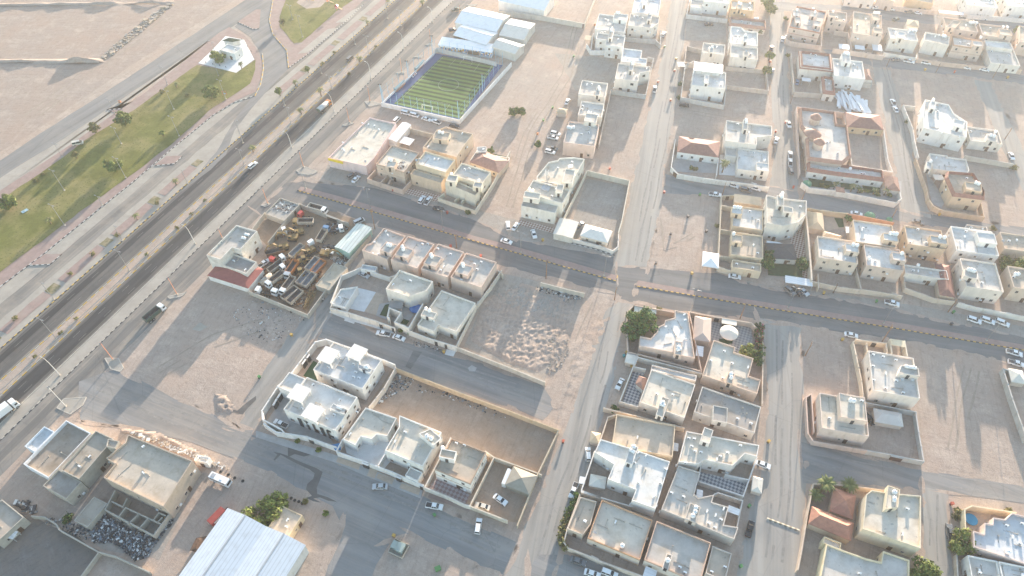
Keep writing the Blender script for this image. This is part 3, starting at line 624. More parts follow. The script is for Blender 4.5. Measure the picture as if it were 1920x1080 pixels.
def wallwin(root,P,c,h,floors,seed,win=1.0,door=True,colac=True,z0=0.0,big=0):
    r=random.Random(seed); n=len(P); bestd=None
    for i in range(n):
        a,b=P[i],P[(i+1)%n]; e=b-a; L=e.length
        if L<2.2: continue
        d=e.normalized(); nrm=Vector((d.y,-d.x)); rz=math.atan2(d.y,d.x)
        f=facing(nrm,(a+b)/2)
        if door and f>.05 and L>4 and (bestd is None or f*L>bestd[0]): bestd=(f*L,a,d,L,nrm,rz)
        k=max(1,int(L/4.0))
        for fl in range(floors):
            zz=z0+1.75+fl*3.3
            if zz+1.0>h-.9: continue
            for j in range(k):
                if r.random()>.5*win: continue
                t=(j+.5)/k*L+r.uniform(-.5,.5); q=a+d*t+nrm*.03-c
                fm,pm,wd=WM[2 if big and r.random()<.5 else (1 if r.random()<.25 else 0)]
                w_=inst('window',fm,root,(q.x,q.y,zz),rz); inst('pane',pm,w_)
                if colac and r.random()<.22:
                    q2=a+d*min(L-.6,t+1.4)+nrm*.03-c; inst('wall_ac',ACW,root,(q2.x,q2.y,zz-.5),rz)
    if bestd:
        _,a,d,L,nrm,rz=bestd; q=a+d*(L*.5+1.6 if L>6 else L*.5)+nrm*.04-c; inst('door',DOORM,root,(q.x,q.y,z0),rz)
def house(ref,label,h,pts,col=CREAM,roof=RO_GREY,par=.8,st=(),tk=(),ac=(),th=(),dish=(),floors=None,win=1.0,door=True,name='house',cat='house',skirt=None,trim=None,raw=False,nac=0,pillars=False,big=0,sth=2.6,wallmat=None,extra=()):
    P=[G(p,h) for p in pts]; P=[Vector((q.x,q.y)) for q in P]
    rev=area(P)<0
    if rev: P=P[::-1]
    if not raw: P=ortho(P)
    c=cen(P); root=empty(name,(c.x,c.y,0)); tag(root,label,cat); REFS.append((ref,c))
    L=[p-c for p in P]; hr=h-par; wm=wallmat or stucco(col); I=inset(L,.25)
    mb=MB(); mb.prism(L,0,hr,0,top=False); mb.build('wall',wm,root)
    mb=MB(); mb.ring(L,I,hr,h,0); mb.build('parapet',stucco(trim) if trim else wm,root)
    mb=MB(); mb.face([(p.x,p.y,hr) for p in L]); mb.build('roof',roofm(roof),root)
    if skirt:
        m,wd=skirt; O=inset(L,-.55); Ii=inset(L,wd*.55); mb=MB(); n=len(L)
        for i in range(n):
            j=(i+1)%n; mb.face([(O[i].x,O[i].y,h-.75),(O[j].x,O[j].y,h-.75),(Ii[j].x,Ii[j].y,h+.75),(Ii[i].x,Ii[i].y,h+.75)])
            mb.face([(Ii[i].x,Ii[i].y,h+.75),(Ii[j].x,Ii[j].y,h+.75),(Ii[j].x,Ii[j].y,hr),(Ii[i].x,Ii[i].y,hr)])
            mb.face([(O[j].x,O[j].y,h-.75),(O[i].x,O[i].y,h-.75),(L[i].x,L[i].y,h-.8),(L[j].x,L[j].y,h-.8)])
        mb.build('tile_skirt',m,root)
    if trim:
        O=inset(L,-.06); mb=MB(); n=len(L)
        for zz in ((3.4,3.65) if h>6 else (.3,.55),):
            for i in range(n):
                j=(i+1)%n; mb.face([(O[i].x,O[i].y,zz[0]),(O[j].x,O[j].y,zz[0]),(O[j].x,O[j].y,zz[1]),(O[i].x,O[i].y,zz[1])]); mb.face([(O[i].x,O[i].y,zz[1]),(O[j].x,O[j].y,zz[1]),(L[j].x,L[j].y,zz[1]),(L[i].x,L[i].y,zz[1])])
        mb.build('trim_band',stucco(trim),root)
    fl=floors if floors is not None else (2 if h>6 else 1)
    seed=int(abs(c.x*13+c.y*7))
    if win>0: wallwin(root,P,c,hr+.6,fl,seed,win,door,big=big)
    SP=[]
    for s in st:
        s=list(s); zt=hr+sth
        Q=[G(p,zt) for p in s]; Q=[Vector((q.x,q.y)) for q in Q]
        if area(Q)<0: Q=Q[::-1]
        Q=ortho(Q); Lq=[p-c for p in Q]; Iq=inset(Lq,.2)
        mb=MB(); mb.prism(Lq,hr,zt-.35,0); mb.ring(Lq,Iq,zt-.35,zt,0); mb.face([(p.x,p.y,zt-.34) for p in Iq],1); so=mb.build('stair_room',[wm,roofm(roof)],root)
        SP.append((Q,zt-.34))
        bd=None
        for i in range(len(Q)):
            a,b=Q[i],Q[(i+1)%len(Q)]; d=(b-a).normalized(); nrm=Vector((d.y,-d.x)); f=facing(nrm,(a+b)/2)
            if bd is None or f>bd[0]: bd=(f,(a+b)/2+nrm*.03-c,math.atan2(d.y,d.x))
        inst('door',DOORD,so,(bd[1].x,bd[1].y,hr+.05),bd[2])
    a0=math.atan2((P[1]-P[0]).y,(P[1]-P[0]).x)
    def rz_at(p):
        for Q,zt in SP:
            q=G(p,zt)
            if inside((q.x,q.y),Q): return zt
        return hr+.005
    for p in tk: place_tank(p,rz_at(p),ref,a0)
    for p in th: place_tank(p,rz_at(p),ref,a0,True)
    for p in dish: place_dish(p,rz_at(p),ref,a0)
    for p in ac: place_ac(p,rz_at(p),ref,a0+rnd.choice((0,0,math.pi/2)))
    if not nac and not ac and win>.4: nac=2
    pr=random.Random(seed+2); mb=MB(); k=0
    Iw=inset(P,.7)
    for _ in range(12):
        q=Vector((pr.uniform(min(p.x for p in P),max(p.x for p in P)),pr.uniform(min(p.y for p in P),max(p.y for p in P)))); aa=a0+pr.choice((0,math.pi/2)); e=q+Vector((math.cos(aa),math.sin(aa)))*pr.uniform(1.5,5)
        if k<4 and inside(q,Iw) and inside(e,Iw) and not any(inside(x,Q) for Q,_ in SP for x in(q,e)): m_=(q+e)/2-c; mb.box((m_.x,m_.y,hr+.09),((e-q).length,.12,.14),0,aa); mb.box((e.x-c.x,e.y-c.y,hr+.22),(.3,.3,.44)); k+=1
    if k: mb.build('roof_pipes',M_CONC,root)
    if nac:
        r=random.Random(seed+5); Iw=inset(P,1.2); xs=[p.x for p in P]; ys=[p.y for p in P]; k=0; tries=0
        while k<nac and tries<80:
            tries+=1; q=Vector((r.uniform(min(xs),max(xs)),r.uniform(min(ys),max(ys))))
            if not inside(q,Iw) or any(inside(q,inset(Q,-.8)) for Q,_ in SP): continue
            o=empty('ac_unit',(q.x,q.y,hr+.005),a0+r.choice((0,math.pi/2))); inst('case',AC1,o); inst('fan_grille',AC2,o); ROOFTOP.append(('ac',ref,o,proj((q.x,q.y,hr)))); k+=1
    for e in extra: e(root,c,hr,wm)
    return root
def slab(pts,z,th=.35,m=None,posts=None,nm='roof_canopy'):
    """a flat canopy standing on the roof"""
    def f(root,c,hr,wm):
        Q=ortho(ccw([(G(p,z).x,G(p,z).y) for p in pts])); mb=MB(); mb.prism([q-c for q in Q],z-th,z,0,True,True); o=mb.build(nm,m or stucco(WHITE),root)
        I=inset(Q,.5); mb=MB()
        for q in I: mb.box((q.x-c.x,q.y-c.y,(hr+z-th)/2),(.35,.35,z-th-hr))
        mb.build('canopy_posts',m or stucco(WHITE),o)
        B=inset(Q,1.3); mb=MB(); mb.prism([q-c for q in B],hr,z-th-.05,0,False); mb.build('stair_enclosure',wm,o)
    return f
def low_block(pts,h,roof=RO_GREY,m=None,nm='terrace_block',par=.6):
    """a lower wing of the same house"""
    def f(root,c,hr,wm):
        Q=ortho(ccw([(G(p,h).x,G(p,h).y) for p in pts])); L=[q-c for q in Q]; mb=MB(); mb.prism(L,0,h-par,0,False); mb.ring(L,inset(L,.22),h-par,h,0); mb.face([(p.x,p.y,h-par) for p in L],1); o=mb.build(nm,[m or wm,roofm(roof)],root)
        wallwin(o,Q,c,h-.2,2 if h>6 else 1,int(abs(c.x*3)),.9,False)
    return f
def tower(pt,r,h,m,dome=None,n=14):
    def f(root,c,hr,wm):
        v=G(pt,h)-Vector((c.x,c.y,0)); mb=MB(); mb.lathe([(r,0),(r,h-.3),(r,h)],n,0,(v.x,v.y,0)); o=mb.build('round_tower',m,root)
        d=MB(); d.lathe([(r+.35,h-.1),(r*.75,h+.9),(r*.4,h+1.5),(.1,h+1.9)],n,0,(v.x,v.y,0)); d.build('tower_roof',dome or M_TILEP,o)
    return f
def wallc(label,lines,h=2.6,col=SAND,th=.25,pil=0,m=None,gates=(),name='compound_wall',cat='wall',closed=False,cop=True):
    P=[[Vector(G(p,h).xy) for p in ln] for ln in lines]
    c=P[0][0].copy(); root=empty(name,(c.x,c.y,0)); tag(root,label,cat); wm=m or stucco(col)
    pm=None
    for k,ln in enumerate(P):
        for i,(a,b) in enumerate(zip(ln[:-1],ln[1:])):
            d=b-a; L=d.length
            if L<.3: continue
            rz=math.atan2(d.y,d.x); mid=(a+b)/2-c; hh=h-.002*((i+k)%3)
            mb=MB(); mb.box((0,0,hh/2),(L+th*.9,th-.004*((i+k)%2),hh)); 
            if cop: mb.box((0,0,hh+.05),(L+th*1.3,th+.12,.1))
            mb.build('wall_section',wm,root,(mid.x,mid.y,0),rz)
            if pil:
                if pm is None: q=MB(); q.box((0,0,h/2+.1),(.42,.42,h+.2)); pm=q.mesh('pillar',wm)
                nn=max(1,int(L/pil)); 
                for t in range(nn+1):
                    if t==0 and i>0: continue
                    v=a.lerp(b,t/nn)-c; inst('pillar',pm,root,(v.x,v.y,0),rz)
    for g in gates:
        a,b=[Vector(G(p,h*.85).xy) for p in g[:2]]; gm_=g[2] if len(g)>2 else M_DOOR
        d=b-a; rz=math.atan2(d.y,d.x); mid=(a+b)/2-c; mb=MB(); mb.box((0,0,h*.45),(d.length,th+.16,h*.9)); mb.box((0,0,h*.95),(d.length+.5,th+.3,.16),1)
        mb.build('gate',[gm_,wm],root,(mid.x,mid.y,0),rz)
    return root
def corr(name,base,rot,pitch=1.0,amt=.12):
    if name in MAT: return MAT[name]
    m=bpy.data.materials.new(name); m.use_nodes=True; MAT[name]=m
    nt=m.node_tree; N=nt.nodes; L=nt.links; b=N['Principled BSDF']; b.inputs['Roughness'].default_value=.55; b.inputs['Metallic'].default_value=.0
    pos=N.new('ShaderNodeNewGeometry').outputs['Position']; mp=N.new('ShaderNodeMapping'); mp.inputs['Rotation'].default_value=(0,0,-rot); L.new(pos,mp.inputs[0])
    wv=N.new('ShaderNodeTexWave'); wv.inputs['Scale'].default_value=.314/pitch; L.new(mp.outputs[0],wv.inputs[0])
    r=N.new('ShaderNodeMapRange'); r.inputs[1].default_value=.0; r.inputs[2].default_value=.25; L.new(wv.outputs[1],r.inputs[0])
    nz=N.new('ShaderNodeTexNoise'); nz.inputs['Scale'].default_value=.5; nz.inputs['Detail'].default_value=5; L.new(pos,nz.inputs[0])
    x=N.new('ShaderNodeMix'); x.data_type='RGBA'; L.new(r.outputs[0],x.inputs[0]); x.inputs[6].default_value=(*[q*(1-amt) for q in base],1); x.inputs[7].default_value=(*base,1)
    y=N.new('ShaderNodeMix'); y.data_type='RGBA'; y.blend_type='MULTIPLY'; r2=N.new('ShaderNodeMapRange'); r2.inputs[1].default_value=.5; r2.inputs[2].default_value=.8; r2.inputs[4].default_value=.3; L.new(nz.outputs[0],r2.inputs[0]); L.new(r2.outputs[0],y.inputs[0]); L.new(x.outputs[2],y.inputs[6]); y.inputs[7].default_value=(.55,.5,.45,1)
    L.new(y.outputs[2],b.inputs['Base Color']); return m
def gable(label,p0,p1,depth,h,hr,col=WHITE,rm=None,name='shed',cat='shed',ridge=.5,along=True,ref=None,mono=False,openf=False,over=.25,win=False,hip=False):
    """p0,p1: the eave towards the camera; depth metres back; ridge parallel to that eave (along) or across it"""
    a,b=[Vector(G(p,h).xy) for p in(p0,p1)]; d=(b-a); L=d.length; d.normalize(); nn=Vector((-d.y,d.x))
    if nn.y<0: nn=-nn
    if hasattr(depth,'__len__'):
        depth=abs((Vector(G(depth,h).xy)-a).dot(nn))
    rz=math.atan2(d.y,d.x); s=1 if nn.dot(Vector((-d.y,d.x)))>0 else -1
    root=empty(name,(a.x,a.y,0),rz); tag(root,label,cat)
    if ref: REFS.append((ref,(a+b)/2))
    wm=stucco(col) if isinstance(col,tuple) else col
    rm=rm or corr('white_sheet_roof_%d'%round(math.degrees(rz)),(.76,.77,.78),rz)
    D=depth; X0,X1,Y0,Y1=0,L,0,D
    W=MB()
    if openf:
        W.face([(X1,0,0),(X1,D,0),(X1,D,h),(X1,0,h)]);W.face([(X0,D,0),(X0,0,0),(X0,0,h),(X0,D,h)]);W.face([(X1,D,0),(X0,D,0),(X0,D,h),(X1,D,h)])
        pm=MB(); pm.box((0,0,h/2),(.2,.2,h)); pmm=pm.mesh('post',M_DARK); n=max(2,int(L/5))
        for i in range(n+1): inst('post',pmm,root,(.15+(L-.3)*i/n,.12,0))
    else: W.prism([(X0,Y0),(X1,Y0),(X1,Y1),(X0,Y1)],0,h,0,False)
    o=over; t=.12
    def panel(q):
        mb=MB(); lo=[Vector(p) for p in q]; hi=[p+Vector((0,0,t)) for p in lo]; mb.hexa(lo,hi); mb.build('roof_slope',rm,root)
    k=(hr-h)
    if mono: panel([(-o,-o,h),(L+o,-o,h),(L+o,D+o,hr),(-o,D+o,hr)]); W.face([(X0,D,h),(X0,0,h),(X0,D,hr)]);W.face([(X1,0,h),(X1,D,h),(X1,D,hr)]);W.face([(X1,D,h),(X0,D,h),(X0,D,hr),(X1,D,hr)])
    elif hip:
        e=min(D,L)*.5*ridge*2
        if L>=D: r0,r1=Vector((min(e,L/2-.05),D/2,hr)),Vector((max(L-e,L/2+.05),D/2,hr))
        else: r0,r1=Vector((L/2,min(e,D/2-.05),hr)),Vector((L/2,max(D-e,D/2+.05),hr))
        A,B,C_,E_=[Vector(q) for q in((-o,-o,h),(L+o,-o,h),(L+o,D+o,h),(-o,D+o,h))]
        F=[[A,B,r1,r0],[B,C_,r1],[C_,E_,r0,r1],[E_,A,r0]] if L>=D else [[A,B,r0],[B,C_,r1,r0],[C_,E_,r1],[E_,A,r0,r1]]
        for q in F: mb=MB(); mb.face(q); mb.build('roof_slope',rm,root)
        mb=MB(); mb.face([E_,C_,B,A]); mb.build('soffit',wm,root)
    elif along:
        y=D*ridge; panel([(-o,-o,h-k*.02),(L+o,-o,h-k*.02),(L+o,y,hr),(-o,y,hr)]); panel([(-o,y,hr),(L+o,y,hr),(L+o,D+o,h-k*.02),(-o,D+o,h-k*.02)])
        W.face([(X0,D,h),(X0,0,h),(X0,y,hr)]); W.face([(X1,0,h),(X1,D,h),(X1,y,hr)])
    else:
        x=L*ridge; panel([(-o,-o,h),(x,-o,hr),(x,D+o,hr),(-o,D+o,h)]); panel([(x,-o,hr),(L+o,-o,h),(L+o,D+o,h),(x,D+o,hr)])
        W.face([(X0,0,h),(X1,0,h),(x,0,hr)]); W.face([(X1,D,h),(X0,D,h),(x,D,hr)])
    if not mono and not hip and hr-h>1:
        mb=MB()
        if along: mb.box((L/2,D*ridge,hr+.16),(L+.4,.5,.1))
        else: mb.box((L*ridge,D/2,hr+.16),(.5,D+.4,.1))
        mb.build('ridge_cap',M_GREYM,root)
    W.build('wall',wm,root)
    if win:
        n=max(1,int(L/4))
        for i in range(n):
            w_=inst('window',WM[0][0],root,((i+.5)*L/n,-.03,min(1.8,h-1.1))); inst('pane',WM[0][1],w_)
        inst('door',DOORM,root,(L/2+1.7 if L>6 else L/2,-.03,0))
    return root
def tent(label,pts,h,peak,m=None,wm=None,name='tent',cat='tent',sides=True,ref=None):
    """hipped cloth tent from its four eave corners; walls or posts below"""
    Q=ortho(ccw([(G(p,h).x,G(p,h).y) for p in pts])); c=cen(Q); L=[q-c for q in Q]; root=empty(name,(c.x,c.y,0)); tag(root,label,cat)
    if ref: REFS.append((ref,c))
    m=m or M_TENTW; e=[(L[1]-L[0]).length,(L[2]-L[1]).length]
    O=inset(L,-.25)
    if abs(e[0]-e[1])<max(e)*.25 or len(L)!=4:
        for i in range(len(L)): mb=MB(); j=(i+1)%len(L); mb.face([(O[i].x,O[i].y,h),(O[j].x,O[j].y,h),(0,0,peak)]); mb.build('roof_cloth',m,root)
    else:
        if e[0]<e[1]: O=O[1:]+O[:1]
        d=(O[1]-O[0]); k=min(e)/2/max(e); A=(O[0]+O[3])/2; B=(O[1]+O[2])/2; r0=A.lerp(B,k*.8); r1=B.lerp(A,k*.8)
        for q in ([O[0],O[1],r1,r0],[O[1],O[2],r1],[O[2],O[3],r0,r1],[O[3],O[0],r0]):
            mb=MB(); mb.face([(p.x,p.y,peak if (p is r0 or p is r1) else h) for p in q]); mb.build('roof_cloth',m,root)
    mb=MB(); n=len(O)
    for i in range(n):
        j=(i+1)%n; mb.face([(O[i].x,O[i].y,h-.3),(O[j].x,O[j].y,h-.3),(O[j].x,O[j].y,h+.01),(O[i].x,O[i].y,h+.01)])
    mb.build('valance',m,root)
    if sides:
        mb=MB(); mb.prism(L,0,h-.02,0,False); mb.build('wall',wm or stucco(SAND),root)
    else:
        pm=MB(); pm.box((0,0,(h-.1)/2),(.14,.14,h-.1)); me=pm.mesh('post',M_GREYM)
        for q in inset(L,.15): inst('post',me,root,(q.x,q.y,0))
    return root
def flatroof(label,pts,h,m=None,name='carport',cat='carport',th=.15,posts=True):
    Q=ortho(ccw([(G(p,h).x,G(p,h).y) for p in pts])); c=cen(Q); root=empty(name,(c.x,c.y,0)); tag(root,label,cat)
    mb=MB(); mb.prism([q-c for q in Q],h-th,h,0,True,True); mb.build('roof_panel',m or corr('white_sheet_flat',(.74,.74,.74),R_(66)),root)
    pm=MB(); pm.box((0,0,(h-th)/2),(.14,.14,h-th)); me=pm.mesh('post',M_GREYM)
    for q in inset([q-c for q in Q],.2): inst('post',me,root,(q.x,q.y,0))
    return root

def onwall(a,b,z0,z1,m,nm='sign_band',off=.07,strokes=0):
    """a flat panel on a wall, from its two upper corners in the photo"""
    def f(root,c,hr,wm):
        p,q=[G(x,z1).xy-c for x in(a,b)]; d=q-p; L=d.length; rz=math.atan2(d.y,d.x); n=Vector((d.y,-d.x)).normalized()*off; m_=(p+q)/2+n
        mb=MB()
        if strokes:
            r=random.Random(4); x=-L/2
            while x<L/2-.5:
                w_=r.uniform(.25,.9); mb.box((x+w_/2,0,(z0+z1)/2+r.uniform(-.1,.1)),(w_,.05,.12)); mb.box((x+r.uniform(0,w_),0,(z0+z1)/2+.25),(.1,.05,r.uniform(.2,.6))); x+=w_+r.choice((.08,.1,.4))
        else: mb.box((0,0,(z0+z1)/2),(L,.16,z1-z0))
        mb.build(nm,m,root,(m_.x,m_.y,0),rz)
    return f
M_SHOP=mat('shop_glass',(.05,.12,.13),.2,.3,.6,spec=.6); M_YSIGN=flat('yellow_sign',(.72,.52,.03),.5); M_SHUT=mat('roller_shutter',(.46,.42,.36),.6,.08,1.0)
H2=7.2; H1=4.6
# ======================= top middle
T(960,0)
house('the white villa above the dirt field','white two-storey villa with corner stair room at the top edge of the dirt field',H2,[(650,110),(868,118),(850,235),(622,222)],WHITE,RO_GREY,st=[[(765,98),(868,108),(866,150),(760,140)]],tk=[(785,105),(800,108)],ac=[(700,150),(720,160)])
house('the white villa beside the dirt field','white two-storey villa with a walled front yard beside the dirt field',H2,[(640,245),(855,262),(830,352),(700,335),(708,300),(630,290)],WHITE,RO_GREY,st=[[(735,210),(765,215),(755,285),(725,280)]],tk=[(748,222),(745,240)],ac=[(675,248),(698,248),(795,300)])
wallc('low white yard wall of the white villa beside the dirt field',[[(610,250),(590,380),(696,380)],[(590,380),(560,330)]],2.6,WHITE)
house('the twin white villa near the top','white villa with a bluish roof and boxy stair tower at the top edge',H2,[(918,-40),(1120,-25),(1100,108),(908,92)],WHITE,RO_BLUE,st=[[(985,-20),(1015,-18),(1010,35),(980,30)]],tk=[(1000,-15)])
house('the cream villa with angled bay','cream two-storey villa with an angled bay and grey walled yard near the top',H2,[(890,105),(1110,120),(1098,170),(1048,212),(868,185)],PALE,RO_GREY,st=[[(1020,90),(1052,95),(1045,150),(1015,145)]],tk=[(1035,98),(1036,112)],ac=[(915,130),(940,128),(980,140)])
wallc('grey block boundary wall below the cream villa with angled bay',[[(845,280),(1078,300),(1115,335),(1115,230)]],2.4,(.5,.48,.45),pil=4)
house('the villa with bluish rear roof','white villa with a bluish rear roof and walled garden left of the dusty street',H2,[(835,362),(978,375),(965,430),(1015,440),(1008,478),(815,460)],WHITE,RO_BLUE,win=.6)
house('the villa with slim stair tower','pale villa with a slim white stair tower in the middle of its roof',H2,[(800,472),(1040,500),(1033,530),(960,548),(945,606),(768,590)],PALE,RO_GREY,st=[[(885,460),(915,463),(908,530),(878,525)]],tk=[(898,470),(900,488)],ac=[(850,555),(935,580),(912,555),(1010,520)],big=1)
wallc('grey boundary wall south of the villa with slim stair tower',[[(745,675),(1003,712),(1062,440),(1020,430)]],2.4,(.50,.48,.45),pil=4)
house('the tall villa with dark upper window','tall white villa with a small tan carport beside the dirt field',H2,[(530,602),(722,622),(692,735),(495,695)],PALE,RO_GREY,st=[[(635,650),(665,655),(658,715),(628,708)]],tk=[(650,665),(652,680)])
house('the middle villa by dirt field','cream villa with two slit windows on its stair tower by the dirt field',H2,[(525,750),(692,785),(668,885),(495,852)],PALE,RO_GREY,st=[[(552,838),(640,865),(632,925),(545,900)]],tk=[(575,850),(590,855)],ac=[(530,800),(525,825),(640,870)])
house('the pink villa by dirt field','pink two-storey villa with paired windows, last in the row by the dirt field',H2,[(435,905),(648,938),(625,1095),(378,1068)],PINK,RO_GREY,tk=[(420,965),(440,968),(460,965)],ac=[(575,1000),(580,960),(520,1010)],win=1.3)
wallc('long low boundary wall right of the pink villa by dirt field',[[(742,680),(700,860),(652,1085)]],2.2,SAND)
flatroof('small tan car shelter beside the white villa near the dirt field',[(548,265),(606,268),(600,302),(545,298)],2.6,M_TENTT)
tent('small tan cloth car tent beside the middle villa by dirt field',[(345,812),(412,822),(405,850),(338,842)],2.4,3.4,M_TENTT)
flatroof('white car canopy by the kerb right of the wide dusty street',[(1240,465),(1297,462),(1294,498),(1243,500)],2.6,M_TENTW)
# ======================= top, right of the wide street
house('the white villa above parked black car','white two-storey villa with a low left wing above the lot with a black car',H2,[(1450,-70),(1640,-55),(1622,28),(1438,6)],WHITE,RO_WHITE,extra=[low_block([(1345,-10),(1440,0),(1432,60),(1340,50)],3.8)])
wallc('white boundary wall above the lot with a black car',[[(1335,-10),(1310,110),(1615,145)]],2.4,(.6,.58,.55),pil=4)
house('the orange-fronted house near top','tan house with an orange-tinted front wall and white roof tanks near the top',H2,[(1650,2),(1820,10),(1815,85),(1640,62)],ORAN,RO_CREAM,st=[[(1690,30),(1730,35),(1725,70),(1685,62)]],tk=[(1700,32),(1715,40)],win=1.2)
house('the tile-edged bungalow','low white bungalow with a red tiled front edge below the orange-fronted house',4.0,[(1632,125),(1905,162),(1895,215),(1640,180)],CREAM,RO_GREY,skirt=(M_TILEP,.8),tk=[(1820,150),(1838,150)])
house('the white villa with stepped corner','white two-storey villa with a stepped corner and roof water tanks',H2,[(1650,193),(1720,205),(1745,228),(1848,240),(1838,340),(1630,325)],WHITE,RO_WHITE,st=[[(1738,268),(1770,270),(1765,310),(1732,308)]],tk=[(1748,275)],ac=[(1690,240),(1800,300),(1690,290)])
house('the villa with white roof cabin','white villa with a white cabin on its roof, right of the walled yard',H2,[(1650,343),(1848,350),(1838,440),(1630,428)],PALE,RO_GREY,st=[[(1740,385),(1775,387),(1772,420),(1735,418)]],ac=[(1790,410)],dish=[(1755,392)])
house('the house with dark roof cube','cream house with a dark-sided cube in the centre of its roof',H2,[(1437,318),(1602,335),(1592,410),(1425,392)],PALE,RO_GREY,st=[[(1485,355),(1515,358),(1510,395),(1480,390)]],tk=[(1500,362)],dish=[(1470,378)])
wallc('tan yard wall of the house with dark roof cube',[[(1425,375),(1310,345),(1295,470),(1420,480)]],2.6,SAND)
house('the villa with bluish roof canopy','large white villa with a bluish sheet canopy over half its roof',7.6,[(1365,520),(1600,540),(1606,662),(1345,640)],WHITE,RO_WHITE,st=[[(1445,560),(1478,562),(1475,625),(1442,620)]],ac=[(1535,620),(1568,640)],extra=[slab([(1367,465),(1585,482),(1580,545),(1362,530)],9.4,.25,corr('bluish_sheet',(.70,.73,.76),R_(77)))])
wallc('grey block boundary wall below the villa with bluish roof canopy',[[(1368,455),(1300,490),(1268,730),(1590,790),(1610,640)]],2.4,(.52,.50,.47),pil=4)
wallc('tan wall round the empty lot beside the bluish-canopied villa',[[(1605,500),(1905,525)],[(1905,525),(1925,680),(1610,640)]],2.2,SAND)
house('the L-shaped cream house','cream L-shaped house with a slim stair tower above the bungalow with red roof',H2,[(1610,903),(1835,930),(1955,945),(1945,1015),(1850,1030),(1825,1075),(1598,1062)],PALE,RO_GREY,st=[[(1738,895),(1772,900),(1765,972),(1732,965)]],tk=[(1752,908),(1755,925)],ac=[(1690,935),(1775,1000)])
# ======================= top right
T(1440,0)
house('the turreted pink villa','pink villa with four white corner turrets and dark red trim bands',H2,[(205,50),(430,78),(402,245),(170,200)],PINK,RO_GREY,trim=(.42,.22,.16),st=[[(190,70),(245,75),(240,125),(185,115)],[(320,80),(372,88),(365,130),(315,120)],[(205,125),(250,130),(245,175),(200,168)],[(345,150),(397,158),(392,200),(340,190)]],tk=[(215,85),(335,75),(350,100)],win=1.4,sth=2.0)
wallc('pink wall with steps round the turreted pink villa',[[(185,75),(140,290),(165,310),(400,345),(398,290)]],2.6,PINK)
house('the pink house with two windows','narrow pink house between the turreted villa and the tan twin-roofed house',H2,[(460,78),(592,92),(588,165),(440,145)],PINK,RO_TAN,tk=[(485,95)],st=[[(460,90),(512,97),(508,130),(455,122)]],win=1.3)
house('the tan twin-roofed house','tan two-storey house with two roof levels and three rooftop tanks in a line',H2,[(645,83),(845,115),(862,282),(632,245)],TAN,RO_TAN,st=[[(785,100),(838,105),(835,150),(780,145)],[(795,205),(860,212),(858,250),(790,240)]],tk=[(795,105),(812,107),(828,107),(820,207)],win=1.3)
wallc('tan roadside wall below the tan twin-roofed house',[[(490,365),(640,385),(870,420)],[(500,230),(600,245),(630,370)]],2.6,TAN,gates=[((690,392),(720,396)),((745,398),(770,402))])
flatroof('white sheet shelter left of two below the tan house',[(535,330),(615,335),(610,370),(530,362)],2.8); flatroof('bluish sheet car shelter under the tan twin-roofed house',[(655,338),(728,342),(722,372),(650,366)],2.8); flatroof('white sheet car shelter beside the bluish shelter under the tan house',[(780,330),(850,335),(858,385),(785,372)],2.8)
house('the cream house with round stair','cream house with a round roof opening and projecting bay in the top right block',H2,[(880,198),(1125,235),(1108,305),(935,290)],PALE,RO_WHITE,st=[[(975,235),(1030,240),(1025,290),(970,280)]],win=1.3,tk=[(1060,235),(1085,238),(1105,240)])
wallc('pale roadside wall below the cream house with round stair',[[(870,395),(1112,435),(1118,405)]],2.4,PALE)
tent('tan hipped rooftop pavilion beside the white barrel vault',[(1050,150),(1130,155),(1125,200),(1045,190)],5.0,6.6,M_TENTT,stucco(PALE))
house('the cream house with teal windows','cream house with two teal windows in its front wall',H2,[(1160,222),(1365,285),(1355,335),(1195,310)],PALE,RO_GREY,tk=[(1310,278),(1325,282)],ac=[(1250,280),(1280,270)])
house('the tan house behind the crest','big tan house with a deep parapet behind the ornate tan house',H2,[(1312,128),(1540,150),(1588,248),(1335,205)],TAN,RO_TAN,tk=[(1520,180),(1540,180),(1560,183)],st=[[(1395,155),(1455,160),(1400,205),(1330,200)]])
house('the tan house at upper right','tan house with a roof cabin and white roof shelter at the upper right',H2,[(1592,178),(1792,195),(1832,290),(1598,258)],TAN,RO_TAN,st=[[(1740,215),(1828,222),(1825,265),(1735,258)]],tk=[(1760,212),(1790,215)])
house('the ornate tan house','tan house with an ornate columned front facing the upper street',H2,[(1375,265),(1615,303),(1602,365),(1400,338)],TAN,RO_GREY,st=[[(1540,305),(1612,310),(1608,345),(1535,340)]],tk=[(1590,290)],win=1.5,trim=(.44,.30,.22))
house('the low white-roofed house','low pale house with a white flat roof right of the ornate tan house',H1,[(1640,310),(1822,322),(1895,500),(1640,462)],PALE,RO_GREY,extra=[low_block([(1625,302),(1822,318),(1830,365),(1640,350)],6.0,RO_WHITE)],dish=[(1650,395)])
house('the tan house at right edge','tan two-storey house cut by the right edge near the top',H2,[(1900,200),(2050,215),(2050,340),(1872,310)],TAN,RO_TAN)
wallc('striped pink and tan roadside wall of the ornate tan house',[[(1120,440),(1370,475),(1640,500)],[(1650,480),(1905,530)]],2.3,(.56,.42,.34),gates=[((1490,480),(1530,485)),((1240,455),(1265,458),flat('teal_gate',(.15,.35,.32)))])
house('the red-edged villa','villa with a white roof edged in red tiles beside the long straight lane',6.6,[(245,380),(480,410),(472,528),(238,500)],PALE,RO_WHITE,skirt=(M_TILE,1.6),ac=[(320,405),(355,420)])
house('the red-edged pavilion','small pavilion with red tiled edge facing a paved yard with a blue car',4.8,[(400,575),(497,582),(493,700),(430,690)],PALE,RO_GREY,skirt=(M_TILE,1.0))
wallc('grey yard wall round the yard with the blue car',[[(175,400),(198,690),(500,712)]],2.6,(.52,.46,.40),pil=5)
